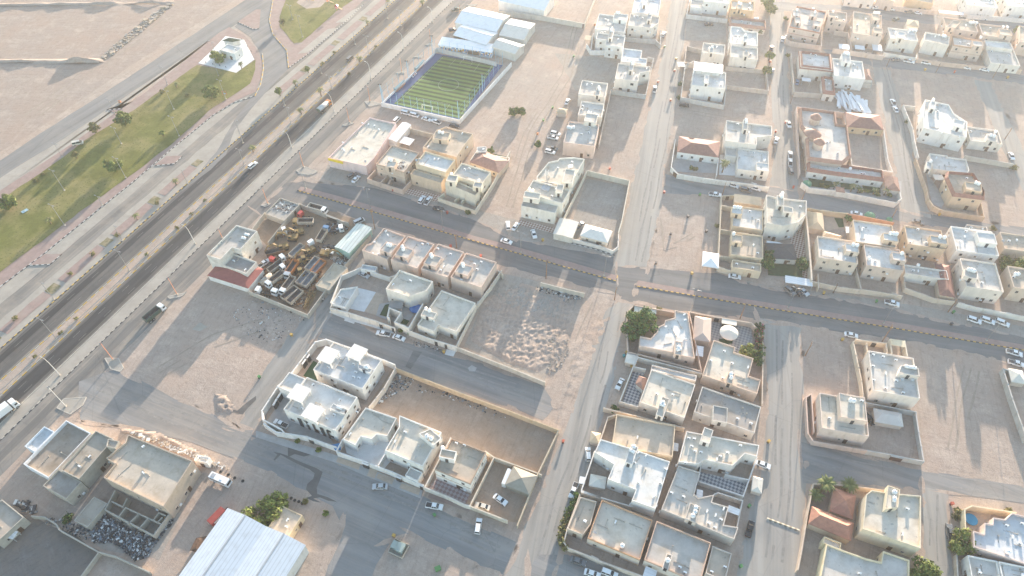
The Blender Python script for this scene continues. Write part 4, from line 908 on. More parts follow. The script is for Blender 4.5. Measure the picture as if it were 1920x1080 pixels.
flatroof('white sheet awning in the yard with the blue car',[(258,582),(322,585),(320,610),(255,606)],2.6)
house('the white villa with stair tower','white villa with a tall stair tower and a tiled corner annex',6.8,[(490,438),(715,460),(722,592),(492,562)],WHITE,RO_WHITE,st=[[(555,402),(620,408),(620,470),(555,462)]],tk=[(570,408),(590,406),(600,415)],dish=[(610,475)],ac=[(520,490),(640,490)])
gable('small orange hip-tiled annex at the corner of the white villa with stair tower',(720,595),(780,600),9,4,5.4,PALE,M_TILEP,'annex','annex',hip=True)
wallc('grey block wall below the white villa with stair tower',[[(495,590),(778,632),(775,585)]],2.4,(.5,.47,.43),pil=4)
# big pink villa
house('the domed pink villa','sprawling pink villa with red tiled roof edges and domed round towers',6.6,[(250,812),(505,842),(508,925),(600,950),(612,1165),(555,1220),(300,1190),(292,1000),(240,945)],(.60,.47,.38),RO_GREY,skirt=(M_TILEP,.9),win=1.2,extra=[tower((360,880),2.2,9,stucco((.60,.47,.38))),tower((335,1000),3.6,7.6,stucco((.60,.47,.38))),tower((385,1065),2.2,9,stucco((.60,.47,.38)))])
wallc('tall pink boundary wall of the domed pink villa',[[(215,800),(575,845),(600,1100)],[(215,800),(240,1300)]],3.2,PINK)
gable('long low house with a dark red tiled hip roof beside the walled dirt garden',(600,950),(865,975),11,3.6,5.6,(.60,.44,.28),M_TILE,'house','house',hip=True,ref='the long red-roofed house',win=True)
wallc('pale wall of round-topped panels round the walled dirt garden',[[(865,960),(900,1200),(935,1290)],[(590,960),(630,1240),(935,1290)]],2.4,PALE,pil=2.5)
house('the big white corner villa','large white villa with stepped front and skylights on the right side',8.0,[(1150,742),(1355,780),(1395,850),(1482,912),(1502,1060),(1200,940),(1165,870)],WHITE,RO_WHITE,st=[[(1222,755),(1260,760),(1255,815),(1218,810)],[(1395,890),(1475,905),(1470,960),(1390,940)]],tk=[(1235,758)],ac=[(1270,840),(1300,1000),(1430,1030)],win=1.3,big=1)
house('the annex with roof tanks','pale annex with a tank cabin behind the big white corner villa',H1,[(1500,945),(1720,978),(1765,1085),(1505,1050)],PALE,RO_GREY,st=[[(1645,1005),(1722,1015),(1718,1060),(1640,1050)]],tk=[(1668,1025),(1690,1030),(1700,1000)])
wallc('pale boundary wall with pillars left of the big white corner villa',[[(1015,790),(1085,960),(1105,1080),(1130,1180)],[(1015,790),(1100,800)]],2.6,PALE,pil=4)
# upper strip
house('the tan house on the top edge','tan house touching the top edge behind a tan roadside wall',6.0,[(830,-70),(960,-55),(948,5),(820,-12)],TAN,RO_TAN); house('the orange house on the top edge','orange tan house at the top edge with gates in its roadside wall',6.0,[(1045,-60),(1250,-30),(1238,18),(1035,-5)],ORAN,RO_TAN)
house('the pale house at top edge','pale flat-roofed house at the top edge left of the tan one',6.0,[(590,-80),(800,-60),(795,-10),(580,-30)],PALE,RO_GREY)
wallc('tan roadside wall along the top street',[[(570,5),(820,25),(1035,60),(1258,80)]],2.6,TAN,gates=[((860,30),(885,33)),((1010,55),(1030,58))])
house('the big white top house','big white house with a broad white roof at the top right',H2,[(1455,-60),(1710,-40),(1690,48),(1500,42)],WHITE,RO_WHITE,win=1.3); house('the white villa at top corner','white villa with dark gates in the top right corner',H2,[(1760,-60),(2000,-45),(1990,60),(1795,38)],WHITE,RO_WHITE,win=1.4)
flatroof('long white car shelter on the top street',[(1285,72),(1470,95),(1465,112),(1280,95)],2.6); wallc('white roadside wall in the top right corner',[[(1500,110),(1690,125),(1760,128),(2000,150)]],2.4,WHITE,gates=[((1600,118),(1625,120),M_DARK),((1810,130),(1840,133),M_DARK)])
# ======================= middle right
T(1440,270)
house('the bungalow with garden pools','long white bungalow with a wavy red tiled front edge facing green lawns',H1,[(305,112),(780,190),(862,215),(868,262),(725,262),(640,238),(520,222),(300,190)],WHITE,RO_WHITE,skirt=(M_TILE,1.0),tk=[(612,195)],ac=[(530,185),(700,225),(720,228)],win=1.5,floors=1)
tent('tan tiled double hip pavilion at the end of the bungalow with lawns',[(868,240),(965,255),(990,350),(885,335)],3.2,5.4,M_TILEP,stucco(CREAM),'pavilion','pavilion')
wallc('pale garden wall with arched gatehouse along the bungalow lawns',[[(255,290),(310,330),(520,352),(960,440),(1000,410),(985,350)]],2.8,PALE,gates=[((525,350),(560,358),M_DARK)])
wallc('tan rear wall between the bungalow and the walled dirt garden',[[(632,165),(935,215)]],2.6,TAN)
tent('small pyramid-roofed gatehouse in the lawn garden wall',[(515,322),(572,330),(570,360),(512,350)],3.2,4.4,M_TILEP,stucco(PALE),'gatehouse','gatehouse')
house('the round-cornered tan house','tan two-storey house with rounded corner and red tile band behind a striped wall',7.4,[(1348,212),(1540,225),(1622,360),(1620,405),(1395,378),(1340,255)],(.60,.46,.33),RO_TAN,skirt=(M_TILE,.5),st=[[(1485,285),(1605,300),(1600,355),(1480,340)]],tk=[(1555,300),(1575,308)],win=1.4,raw=True)
wallc('curved striped tan wall round the round-cornered tan house',[[(1110,110),(1150,220),(1190,330),(1205,410),(1240,465),(1300,495),(1420,515),(1622,548)],[(1622,548),(1600,450)]],2.6,(.58,.44,.32),pil=3,gates=[((1450,520),(1480,524),M_DARK)])
flatroof('white angled canopy left of the round-cornered tan house',[(1245,232),(1315,225),(1310,262),(1250,275)],3.2,M_TENTW)
house('the white-roofed single-storey house','single-storey pale house with a clean white roof above the round-cornered house',H1,[(1225,72),(1345,85),(1350,105),(1482,105),(1512,195),(1498,216),(1380,200),(1225,190)],PALE,RO_WHITE,tk=[(1215,140)],st=[[(1190,130),(1230,135),(1225,185),(1188,180)]],ac=[(1260,110)])
wallc('pale wall behind the annex at the right field',[[(1478,88),(1840,150)]],2.4,(.56,.50,.43))
house('the tall house with curved corner','tall cream house with a curved corner and a big arched bay above the checked yard',9.0,[(-12,380),(72,402),(290,425),(288,525),(230,585),(110,612),(-8,592)],PALE,RO_CREAM,st=[[(70,385),(122,392),(118,465),(66,458)],[(118,468),(190,475),(185,515),(112,508)]],tk=[(95,392),(100,405),(105,380)],raw=True,win=1.5,floors=3,ac=[(240,475)])
wallc('tall tan wall between the checked yard and the tent garden',[[(285,500),(330,1015)]],4.2,(.62,.52,.42),.5)
tent('large tan hip-roofed tent in the tent garden',[(300,508),(410,522),(415,640),(303,632)],3.0,5.0,M_TENTT,ref='the large tan garden tent')
tent('low tan tent behind the house with two roof tanks',[(415,655),(548,690),(540,730),(412,700)],2.8,4.0,M_TENTT)
wallc('tan garden wall with black gate along the tent garden street',[[(298,480),(400,500),(600,522)],],2.6,(.60,.48,.34),gates=[((405,500),(455,507),M_DARK)]); wallc('reddish brown garden wall beside the tent garden',[[(600,525),(700,540),(945,590)]],2.6,(.42,.24,.16))
flatroof('small white sheet shelter on the tent garden edge',[(585,620),(625,622),(620,670),(582,665)],2.8)
house('the house with two roof tanks','cream house with twin white tanks on a roof room and yellowish window ledges',H2,[(378,690),(652,727),(680,895),(372,850)],(.66,.55,.45),RO_WHITE,st=[[(585,745),(680,755),(682,815),(580,800)]],tk=[(636,765),(665,770)],win=1.4)
house('the tan house with corner tanks','tan house with a scalloped parapet and tanks on its right corner cabin',H2,[(640,568),(925,607),(968,772),(655,738)],(.62,.50,.38),RO_WHITE,st=[[(870,665),(975,680),(978,735),(862,715)]],tk=[(915,680),(940,682),(960,685)],win=1.2)
house('the pink house with corner bay','pink house with a rounded front corner and twin roof cabins',H2,[(722,750),(985,795),(1022,955),(735,905)],(.62,.50,.42),RO_WHITE,st=[[(935,810),(1030,822),(1035,880),(930,865)]],tk=[(1000,830),(753,868)],win=1.4,dish=[(985,890)])
house('the tan house with arched niches','deep tan house with three tall arched niches on its front',H2,[(1022,605),(1288,650),(1345,785),(1050,758)],(.60,.46,.33),RO_GREY,st=[[(1225,685),(1345,700),(1350,755),(1215,735)]],tk=[(1285,705),(1318,710)],ac=[(1120,645),(1065,740),(1185,745)],win=1.2)
house('the white house with roof shed','tall white house with a tilted white shed on its wide roof',H2,[(1398,618),(1688,658),(1728,840),(1385,788)],WHITE,RO_WHITE,st=[[(1560,650),(1715,680),(1705,745),(1590,735)]],ac=[(1440,735),(1480,660),(1470,700)],dish=[(1580,740),(1605,745)])
house('the low house with white shed','low pale house with a grey roof between the pink and the large white house',H1,[(1022,905),(1330,945),(1365,1012),(1030,975)],PALE,RO_GREY,tk=[(1120,918)],dish=[(1212,975)])
house('the large white house with porthole windows','large white house with round porthole windows and a cluster of roof tanks',H2,[(1428,853),(1718,895),(1760,1110),(1500,1065)],(.72,.64,.56),RO_GREY,st=[[(1480,940),(1575,955),(1570,1010),(1470,990)]],tk=[(1498,950),(1520,955),(1540,962)],ac=[(1600,1045)],win=1.3)
house('the cream house at right margin','cream house half cut by the right margin beside the large white house',H2,[(1790,912),(1990,940),(2010,1100),(1850,1075)],(.62,.50,.40),RO_TAN,tk=[(1850,985),(1870,985)])
house('the tan house behind the big tree','tan house with a dish on its corner behind the big tree on the right',6.4,[(1745,660),(1960,690),(1985,810),(1770,785)],(.60,.48,.38),RO_TAN,dish=[(1755,735)])
house('the tan annex by the white house','small tan annex at the street corner above the white house with roof shed',4.4,[(1490,600),(1640,620),(1650,650),(1480,640)],CREAM,RO_CREAM,win=.5)
gable('dark grey hip-roofed garden pavilion beside a green lawn',(0,855),(215,868),8,3.0,4.8,(.55,.52,.48),mat('dark_shingle_roof',(.085,.085,.09),.8,.15,1.2),'pavilion','pavilion',hip=True,ref='the dark hip-roofed pavilion',win=True)
flatroof('bluish sheet awning behind the dark hip-roofed pavilion',[(-10,725),(85,735),(130,755),(120,768),(-10,755)],3.0)
flatroof('large white car shelter roof beside the main road pavement',[(132,992),(332,1008),(335,1060),(128,1045)],2.8,name='carport')
wallc('front walls with small gates below the row of right-hand tan houses',[[(375,975),(380,1080)],[(330,1030),(540,1075),(700,1095)],[(660,930),(700,1090),(1010,1140)],[(1020,1000),(1030,1080),(1250,1160),(1400,1180)]],2.4,(.60,.50,.40),gates=[((560,1078),(590,1083)),((1130,1120),(1190,1140),M_DARK),((930,1120),(960,1126))])
gable('low red tiled house between the grey yard and the large white house',(1290,1130),(1400,1150),16,3.4,4.6,(.56,.44,.34),M_TILE,'house','house',hip=True,ref='the low red tiled house')
wallc('pale front wall with gates below the large white house with porthole windows',[[(1430,1190),(1560,1225),(1900,1290)],[(1900,1290),(1990,1310)]],2.4,PALE,gates=[((1440,1195),(1470,1203),M_DARK),((1640,1242),(1670,1248),M_DARK),((1790,1270),(1820,1276),M_DARK)])
# ======================= centre right
T(960,270)
house('the arched corner block','cream three-storey corner block with arched windows over shop fronts',8.6,[(165,278),(425,335),(395,440),(85,370)],(.76,.71,.62),RO_CREAM,st=[[(335,298),(385,305),(380,370),(330,360)],[(95,345),(215,375),(200,420),(90,395)]],tk=[(130,352),(155,360)],win=1.4,floors=2,ac=[(330,340),(300,395)],extra=[low_block([(90,400),(350,455),(322,520),(75,460)],6.6,RO_GREY)]+[onwall(a,b,.3,3.0,m_,n_,.1) for a,b,m_,n_ in (((85,470),(125,480),M_SHOP,'shop_window'),((140,484),(190,497),M_SHUT,'roller_shutter'),((202,500),(250,511),M_SHOP,'shop_window'),((262,514),(310,525),M_SHUT,'roller_shutter'))])
house('the stepped rear block','cream rear block with a zigzag parapet behind the arched corner block',8.2,[(187,240),(275,135),(345,120),(355,105),(460,98),(545,112),(430,318),(185,268)],(.76,.71,.62),RO_CREAM,st=[[(400,185),(475,195),(450,300),(378,280)]],tk=[(428,180),(445,178)],raw=True,ac=[(345,185),(450,140)])
wallc('pale wall around the bare lot beside the arched corner block',[[(560,198),(882,275),(825,570),(798,665)],[(560,205),(390,550)]],2.8,(.62,.56,.46))
gable('white gabled shed with two shutters beside the main road',(312,672),(450,705),(510,592),3.2,3.6,(.62,.58,.5),M_TENTW,'shed','shed',along=False,ref='the white shed with shutters')
gable('small pale house with a white hip roof beside the white shuttered shed',(515,685),(715,738),(725,650),3.2,5.0,(.66,.58,.48),mat('white_hip_roof',(.70,.66,.60),.8,.08,.5),'house','house',hip=True,ref='the white hip-roofed house',win=True)
wallc('low white fence wall with railings in front of the white hip-roofed house',[[(448,712),(520,728),(660,765),(755,800),(795,770),(800,660)]],1.8,PALE,pil=3.5,gates=[((490,722),(520,728),M_DARK)])
gable('long white villa with a shallow dull-red hip roof and paved forecourt',(1242,58),(1548,100),11,3.8,5.6,WHITE,M_TILE,'villa','villa',hip=True,ref='the red hip-roofed villa',win=True)
wallc('white boundary wall round the red hip-roofed villa',[[(1225,-30),(1195,175),(1245,225),(1460,260),(1500,265),(1820,305),(1925,325)]],2.6,(.70,.66,.60),pil=8,gates=[((1213,205),(1240,225),M_DOOR),((1800,295),(1830,302))]); wallc('inner white wall between the red hip-roofed villa and its neighbour',[[(1550,95),(1535,230)]],2.4,WHITE)
house('the flat villa beside the palm','white flat-roofed villa with a corner stair room beside a single palm',H1,[(1695,28),(1922,55),(1928,218),(1688,188)],PALE,RO_WHITE,st=[[(1840,135),(1925,145),(1928,205),(1830,190)]],tk=[(1890,130)],dish=[(1865,185)],extra=[low_block([(1605,20),(1690,30),(1685,95),(1600,85)],4.0)])
house('the upper tan row house','tan single-storey house with a stained white roof, upper of the row of three',4.8,[(1660,470),(1882,478),(1885,640),(1650,622)],(.64,.52,.38),RO_WHITE,st=[[(1650,475),(1730,485),(1725,528),(1645,518)]],tk=[(1665,482),(1690,485),(1710,488)],win=.6)
house('the middle tan row house','tan single-storey house with a plain tan roof, middle of the row of three',4.8,[(1650,652),(1882,690),(1885,852),(1640,836)],(.64,.52,.38),RO_TAN,st=[[(1650,675),(1730,685),(1725,742),(1645,730)]],tk=[(1660,682)],win=.6)
house('the low arched tan house','low tan house with arched windows at the main road, lowest of the three',4.2,[(1655,868),(1872,895),(1866,955),(1648,925)],(.64,.52,.38),RO_TAN,win=1.2)
gable('tan rooftop shelter with a brown gate above the tan row houses',(1668,435),(1865,462),(1862,410),3.6,4.0,(.58,.47,.35),M_TENTT,'shelter','shelter',mono=True)
wallc('tan yard walls left of the row of three tan houses',[[(1668,385),(1572,390),(1560,640),(1545,925),(1640,950)],[(1560,640),(1650,655)],[(1555,840),(1640,850)],[(1570,460),(1650,475)]],2.4,(.60,.50,.38),gates=[((1580,392),(1630,392)),((1548,925),(1592,938),flat('brown_gate',(.13,.08,.06)))])
tent('white star-topped shade tent at the corner of the bare lot',[(1435,810),(1550,826),(1545,925),(1430,912)],2.6,3.6,mat('white_shade_sail',(.80,.79,.76),.7,.05,.8),name='shade_tent',sides=False,ref='the white star-topped tent')
# ======================= centre left
T(480,270)
house('the pink corner store','pink corner store with a yellow sign band and cream roof',5.4,[(540,102),(852,-200),(1050,-155),(885,105),(825,165)],(.70,.55,.52),RO_CREAM,raw=True,win=0,door=False,ac=[(655,-5),(890,-130),(845,-140),(800,-150),(720,30)],dish=[(820,140)],nac=3,extra=[onwall((540,105),(650,133),4.2,5.5,M_YSIGN),onwall((592,118),(618,125),4.5,5.3,flat('purple_emblem',(.12,.05,.25),.5),'emblem',.14),onwall((548,108),(590,119),.4,3.9,M_SHOP,'shop_window'),onwall((600,121),(648,133),.4,3.9,M_SHOP,'shop_window')])
house('the pink house with roof debris','pinkish two-storey house with scrap on its roof beside the pink corner store',H2,[(1025,10),(1230,62),(1112,207),(890,148)],(.60,.48,.38),RO_CREAM,st=[[(985,120),(1050,135),(1040,180),(975,165)]],tk=[(1000,128),(1015,132)],win=1.4,trim=(.50,.38,.30))
wallc('pinkish front yard walls of the pink house with roof debris',[[(895,195),(835,260),(985,310),(1100,345),(1160,275)],[(985,310),(1010,265)],[(930,295),(985,235)]],2.6,(.60,.45,.36),gates=[((945,300),(985,312),M_DARK)])
house('the orange house with terrace','orange house with a pale upper storey and a front terrace over shop fronts',8.6,[(1278,62),(1492,112),(1425,217),(1185,140)],(.66,.55,.40),RO_WHITE,st=[],dish=[(1205,130),(1240,140),(1225,125)],win=1.3,extra=[low_block([(1178,190),(1425,252),(1382,285),(1158,228)],6.0,RO_TAN,stucco((.62,.48,.35)))]+[onwall((1165+k*54,232+k*13),(1205+k*54,242+k*13),.3,3.0,M_SHUT,'roller_shutter',.1) for k in range(4)])
T(480,0)
house('the orange rear house','orange tan rear house with a roof cabin carrying two tanks',H2,[(1345,975),(1420,952),(1602,992),(1582,1110),(1500,1180),(1262,1105)],(.62,.50,.38),RO_TAN,st=[[(1345,975),(1450,1000),(1440,1060),(1330,1030)]],tk=[(1375,1000),(1400,1005)],dish=[(1450,1060)],raw=False)
gable('long white cabin beside the cream roof of the pink corner store',(985,1045),(1052,1065),(1138,930),3.6,4.2,WHITE,corr('white_cabin_roof',(.78,.78,.78),R_(64)),'cabin','cabin',along=False,over=.05)
flatroof('white sheet shelter over the yard beside the long white cabin',[(1110,1030),(1200,1040),(1150,1085),(1065,1070)],2.8)
wallc('grey yard wall between the long white cabin and the orange rear house',[[(1140,960),(1340,1010)],[(1140,960),(1100,1020)]],2.6,(.5,.44,.36))
T(480,270)
house('the cream house with arched windows','cream house with arched windows and a stepped terrace at the corner of the dirt field',8.4,[(1545,150),(1770,202),(1690,302),(1468,225)],(.72,.65,.52),RO_GREY,st=[[(1440,225),(1510,240),(1500,290),(1430,275)],[(1640,280),(1700,292),(1690,330),(1625,315)]],tk=[(1465,235),(1670,285)],win=1.4,extra=[low_block([(1412,295),(1470,270),(1690,350),(1640,378)],6.6,RO_TAN)])
wallc('low cream wall with narrow gates in front of the cream house with arched windows',[[(1412,370),(1365,405),(1640,500)],[(1490,425),(1530,390)],[(1540,440),(1570,400)]],2.0,(.70,.62,.48),gates=[((1460,440),(1480,447),M_DARK),((1500,452),(1520,459),M_DARK),((1535,463),(1550,468),M_DARK)])
wallc('long cream boundary wall between the cream house and the dirt field',[[(1645,495),(1780,290),(1905,55)]],2.8,(.62,.56,.46))
gable('low tan tiled house behind the cream house with arched windows',(1605,135),(1820,215),9,3.4,5.0,(.62,.50,.38),M_TILEP,'house','house',hip=True,ref='the low tan tiled house',win=True)
house('the little white roof house','little white house with a roof door beside a green garden',4.6,[(1662,25),(1730,15),(1725,50),(1655,62)],WHITE,RO_WHITE,win=.5)
wallc('low white wall round the small green garden',[[(1740,80),(1900,105),(1870,170)],[(1610,120),(1665,40)]],2.0,WHITE); T()
sheet('lawn',[(920,288),(950,294),(946,312),(912,305)],M_TURFD,'p',z=.175); T(480,270)
# four pink houses
PK=(.64,.50,.42); ns=['nearest','second','third','farthest']
for k,(q,s,tk,ac) in enumerate([
 ([(950,628),(1010,645),(1120,690),(985,864),(790,795),(835,755),(872,745)],[(980,730),(1062,758),(1012,822),(925,792)],[(990,765),(1010,770)],[(890,740),(990,690),(975,660),(880,828),(920,830)]),
 ([(1130,690),(1200,700),(1332,750),(1215,930),(1015,872)],[(1085,760),(1180,795),(1135,862),(1045,825)],[(1098,780),(1105,800)],[(1250,755),(1290,755),(1100,865),(1130,885)]),
 ([(1375,745),(1440,768),(1552,812),(1440,1000),(1230,932)],[(1300,818),(1390,850),(1350,925),(1262,892)],[(1312,840),(1320,855)],[(1365,790),(1460,830),(1410,925),(1385,950)]),
 ([(1570,820),(1700,850),(1812,882),(1692,1062),(1455,1010)],[(1535,888),(1622,922),(1590,992),(1492,955)],[(1550,910),(1555,925)],[(1640,905),(1690,890),(1540,1025),(1660,945)])]):
    house('the %s pink row house'%ns[k],'pink row house with a stepped parapet, %s of four counting from the scrap yard'%ns[k],H2,q,PK,RO_GREY,st=[s],tk=tk,ac=ac,par=.9,sth=2.4)
house('the white yard building','small bluish-white flat-roofed building at the back of the walled courtyard',3.4,[(800,895),(905,925),(895,960),(790,930)],WHITE,RO_BLUE,win=.4)
T(480,540)
house('the long white gate building','long white single-storey building at the lane corner of the walled courtyard',3.8,[(640,8),(762,-12),(725,60),(660,145),(562,112)],WHITE,RO_WHITE,ac=[(628,75)],dish=[],win=.8)
house('the white villa with courtyard','white villa with a tall portal and grey roof canopy over its lawn courtyard',H2,[(1072,-120),(1335,-65),(1282,18),(1150,58),(960,8)],(.74,.68,.60),RO_CREAM,par=1.0,ac=[(1160,-50),(1030,-20)],win=1.2,big=1)
flatroof('grey shade canopy over the courtyard of the white villa',[(1000,95),(1105,100),(1095,165),(1000,140)],3.2,mat('grey_canopy_cloth',(.28,.27,.26),.85),name='canopy',cat='canopy')
wallc('tall white courtyard walls of the white villa with courtyard',[[(1000,150),(1090,185),(1040,255),(1145,300),(1250,120)],[(1000,150),(985,215),(1000,225)]],4.2,(.74,.68,.60),.3)
wallc('long white front wall with pillars along the courtyard street',[[(558,150),(690,185),(750,205),(890,245),(1040,300)],[(558,150),(575,110)],[(1145,320),(1290,375),(1500,440)]],2.8,(.72,.66,.58),pil=6,gates=[((695,190),(752,208),M_DARK),((925,268),(945,275),M_DARK),((1018,297),(1038,303),M_DARK),((1340,398),(1360,404),M_DARK),((1415,420),(1432,426),M_DARK)])
wallc('low yard wall between the four pink houses and the courtyard',[[(560,110),(640,-90),(780,-150),(1000,-80),(1080,-110)]],2.6,(.70,.66,.60))
house('the single-storey villa with twin tanks','single-storey white villa with a large bare roof and twin tanks on a block',5.0,[(1380,22),(1662,105),(1600,185),(1492,318),(1372,282),(1325,322),(1215,275)],(.74,.68,.60),RO_CREAM,tk=[(1275,165),(1302,178)],st=[[(1255,155),(1350,190),(1335,235),(1240,205)]],ac=[(1330,250)],sth=1.8)
wallc('low pale yard walls of the single-storey villa with twin tanks',[[(1665,105),(1500,440)],[(1660,120),(1765,-20),(1840,-130)]],2.6,(.60,.54,.46),pil=5)
wallc('tan panel wall along the street side of the mounded lot',[[(1500,440),(1920,605),(2165,705)]],2.4,(.56,.50,.42),pil=3.4)
wallc('block wall at the main road end of the mounded lot',[[(1815,-130),(1850,-100)],[(2140,-40),(2310,5),(2460,40)]],2.4,(.52,.47,.40),pil=3.4)
wallc('ochre wall along the street side of the reddish lot',[[(1045,600),(1500,775),(1920,930),(2270,1065)]],2.6,(.52,.40,.27)); wallc('ochre wall down the lane side of the reddish lot',[[(2270,1065),(2110,1400),(1960,1780)]],2.4,(.54,.44,.32))
wallc('grey panel wall between the reddish lot and the white villas',[[(1045,600),(960,750),(850,890)]],3.0,(.58,.53,.47),.25,pil=3)
house('the white villa with twin canopies','big white villa with two white roof canopies and a grass strip at the lane corner',7.4,[(572,402),(955,535),(795,745),(430,620)],WHITE,RO_BLUE,par=.9,ac=[(545,600),(735,672),(775,678),(750,635),(735,575)],tk=[(835,600)],th=[(830,605)],st=[[(762,570),(880,605),(850,635),(765,605)]],sth=1.4,win=1.3,extra=[slab([(525,432),(628,475),(560,572),(448,530)],9.9),slab([(742,418),(838,458),(775,552),(665,505)],9.9)])
house('the white villa with black slit windows','big white villa with tall black slit windows and two roof canopies below its twin',7.4,[(372,672),(768,812),(590,1068),(212,908)],WHITE,RO_WHITE,par=.9,ac=[(430,730),(350,908),(590,955),(535,985),(630,845)],th=[(628,905)],st=[[(575,868),(688,905),(660,945),(550,905)]],sth=1.4,win=1.6,big=1,extra=[slab([(303,713),(412,755),(345,862),(230,818)],9.9),slab([(408,862),(518,908),(450,1008),(330,955)],9.9),low_block([(245,632),(370,675),(290,792),(165,742)],6.4,RO_WHITE)]+[onwall((220+378*a,935+160*a),(220+378*b,935+160*b),.4,5.4,M_GLASS,'slit_window') for a,b in ((.24,.31),(.40,.44),(.53,.57),(.68,.75),(.81,.85))])
wallc('white perimeter wall with black gates along the lane side of the twin-canopy villas',[[(1040,575),(960,540),(525,385),(445,405),(265,640),(165,735),(45,920),(50,985),(190,1060),(210,1085)]],3.2,WHITE,.3,pil=4,gates=[((400,505),(385,525),M_DARK),((372,540),(350,572),M_DARK),((188,790),(165,825),M_DARK),((155,840),(132,880),M_DARK)])
T(480,810)
wallc('white street wall with portal in front of the black slit-window villa',[[(60,-60),(150,0),(380,35),(600,115)],[(610,150),(770,205),(850,235)],[(850,235),(1020,300),(1110,340),(1255,400)],[(650,55),(605,140)],[(975,150),(920,245)]],2.8,WHITE,.3,pil=4,gates=[((395,50),(425,62),M_DARK),((800,235),(840,250),M_DARK),((1050,335),(1085,350),M_DARK),((1230,400),(1250,408),M_DARK)])
house('the white two-part villa','white two-part villa with a tank tower and a porch over the street wall',H2,[(1075,-125),(1392,0),(1255,245),(970,150),(1060,-40)],WHITE,RO_CREAM,par=.7,st=[[(1225,10),(1300,-20),(1395,35),(1330,105)]],tk=[(1282,40),(1315,57)],ac=[(1120,5),(1045,75)],dish=[(1225,115),(1255,110),(1200,200)],win=1.3,extra=[low_block([(1165,268),(1250,298),(1215,362),(1105,322)],4.2)])
house('the white L-shaped wing','white low wing with a chamfered porch beside the white two-part villa',H1,[(822,-185),(1055,-105),(985,30),(905,18),(868,52),(785,32),(745,98),(650,52)],WHITE,RO_CREAM,raw=True,ac=[(710,20),(760,-145)],win=.8)
house('the white house with tan roof','white two-storey house with dull tan roof and tiled red yard',H2,[(1465,45),(1725,150),(1610,385),(1340,280)],WHITE,RO_TAN,st=[[(1390,118),(1502,150),(1485,215),(1375,180)]],ac=[(1505,88),(1565,102)],tk=[(1400,128)],win=1.5,trim=(.45,.33,.25))
wallc('white yard wall of the white house with tan roof',[[(1460,45),(1265,415),(1440,485),(1565,545),(1605,555)],],2.4,(.70,.64,.56)); wallc('tan walls round the car yard beside the white house with tan roof',[[(1605,550),(1785,190),(1720,145)],[(1605,555),(1885,665)],[(1785,190),(2140,320)]],2.2,(.60,.52,.42)); sheet('yard_paving',[(1370,330),(1600,470),(1575,540),(1290,420)],checker('red_grey_tiles',(.28,.20,.20),(.38,.34,.34),.9,R_(21)),'p')
T(960,810)
tent('big dark tan hip-roofed tent in the car yard',[(15,265),(180,325),(135,465),(-50,395)],2.8,4.6,mat('khaki_tent_cloth',(.30,.275,.23),.85,.1,.6),stucco((.3,.27,.22)),ref='the dark tan tent')
gable('small white cabin beside the dark tan tent',(-78,385),(-50,395),(10,290),2.4,2.7,WHITE,None,'cabin','cabin',along=False,over=.05)
# ======================= right block
T(960,540)
house('the zigzag-walled house','house with a zigzag parapet beside a large leafy tree',4.8,[(1222,165),(1320,188),(1372,525),(1262,505),(1205,482),(955,435),(960,360),(1040,378),(1092,322),(1098,290),(1142,268),(1150,240),(1222,222)],(.64,.50,.41),RO_WHITE,raw=True,par=.8,st=[[(1228,395),(1275,405),(1275,505),(1210,490)]],tk=[(1248,455)],th=[(1250,470)],ac=[(1152,295),(1295,388),(1290,205),(1295,245)])
house('the stepped pink house with tank tower','pinkish house with stepped right edge and a tank tower on its front wall',5.2,[(1508,390),(1680,440),(1662,482),(1805,520),(1785,660),(1865,690),(1845,780),(1428,668)],(.62,.47,.37),RO_CREAM,st=[[(1622,630),(1670,640),(1655,720),(1605,705)]],tk=[(1640,655),(1640,680)],ac=[(1590,480),(1490,550),(1650,570),(1768,600),(1580,680)])
tent('long pinkish hip-roofed tent behind the stepped pink house',[(1368,215),(1485,228),(1490,400),(1368,385)],3.0,4.6,mat('pinkish_roof_cloth',(.55,.44,.37),.85,.07,.6),ref='the long pinkish tent')
flatroof('small white roof shelter below the long pinkish tent',[(1378,430),(1440,440),(1430,520),(1382,500)],2.8)
flatroof('grey and white car shelter over the black car in the checked court',[(1572,220),(1688,245),(1685,282),(1575,265)],2.6,M_TENTW)
wallc('tan wall along the main road side of the checked court',[[(1325,180),(1520,215),(1795,262),(1835,300)]],2.6,(.60,.47,.37),gates=[((1520,222),(1555,228),M_DARK)]); wallc('tan street wall beside the flowering hedge',[[(1835,300),(1885,420),(1875,870)]],2.0,(.60,.50,.40))
wallc('pinkish wall with slim pillars left of the large leafy tree',[[(915,130),(1225,185)],[(915,130),(865,180),(862,300),(872,480)],[(872,480),(945,500)],[(945,495),(1420,625)],[(1330,185),(1420,620)]],2.8,(.56,.43,.35),pil=5)
flatroof('white car tent at the corner behind the large leafy tree',[(918,135),(1085,152),(1080,190),(915,180)],2.6,M_TENTW); tent('small white tent by the street below the zigzag-walled house',[(868,490),(940,505),(925,572),(850,550)],2.4,3.2,M_TENTW)
house('the white house with pipe-ribbed roof','white house with pipes across its roof and a checked side yard',5.2,[(1042,612),(1382,720),(1290,972),(958,855)],(.74,.66,.58),RO_CREAM,par=.6,st=[[(1120,815),(1180,825),(1140,970),(1085,950)]],tk=[(1128,868)],th=[(1125,885)],ac=[(1205,805),(1085,800)],win=.9)
house('the low rear terrace house','low white terrace wing behind the pipe-ribbed roof',3.8,[(1050,588),(1285,620),(1390,655),(1375,700),(1040,605)],(.70,.64,.58),RO_WHITE,win=.4)
tent('pink tiled pyramid porch on the checked side yard',[(945,668),(1012,672),(985,760),(935,715)],3.0,4.4,M_TILEP,stucco(PALE),'porch','porch')
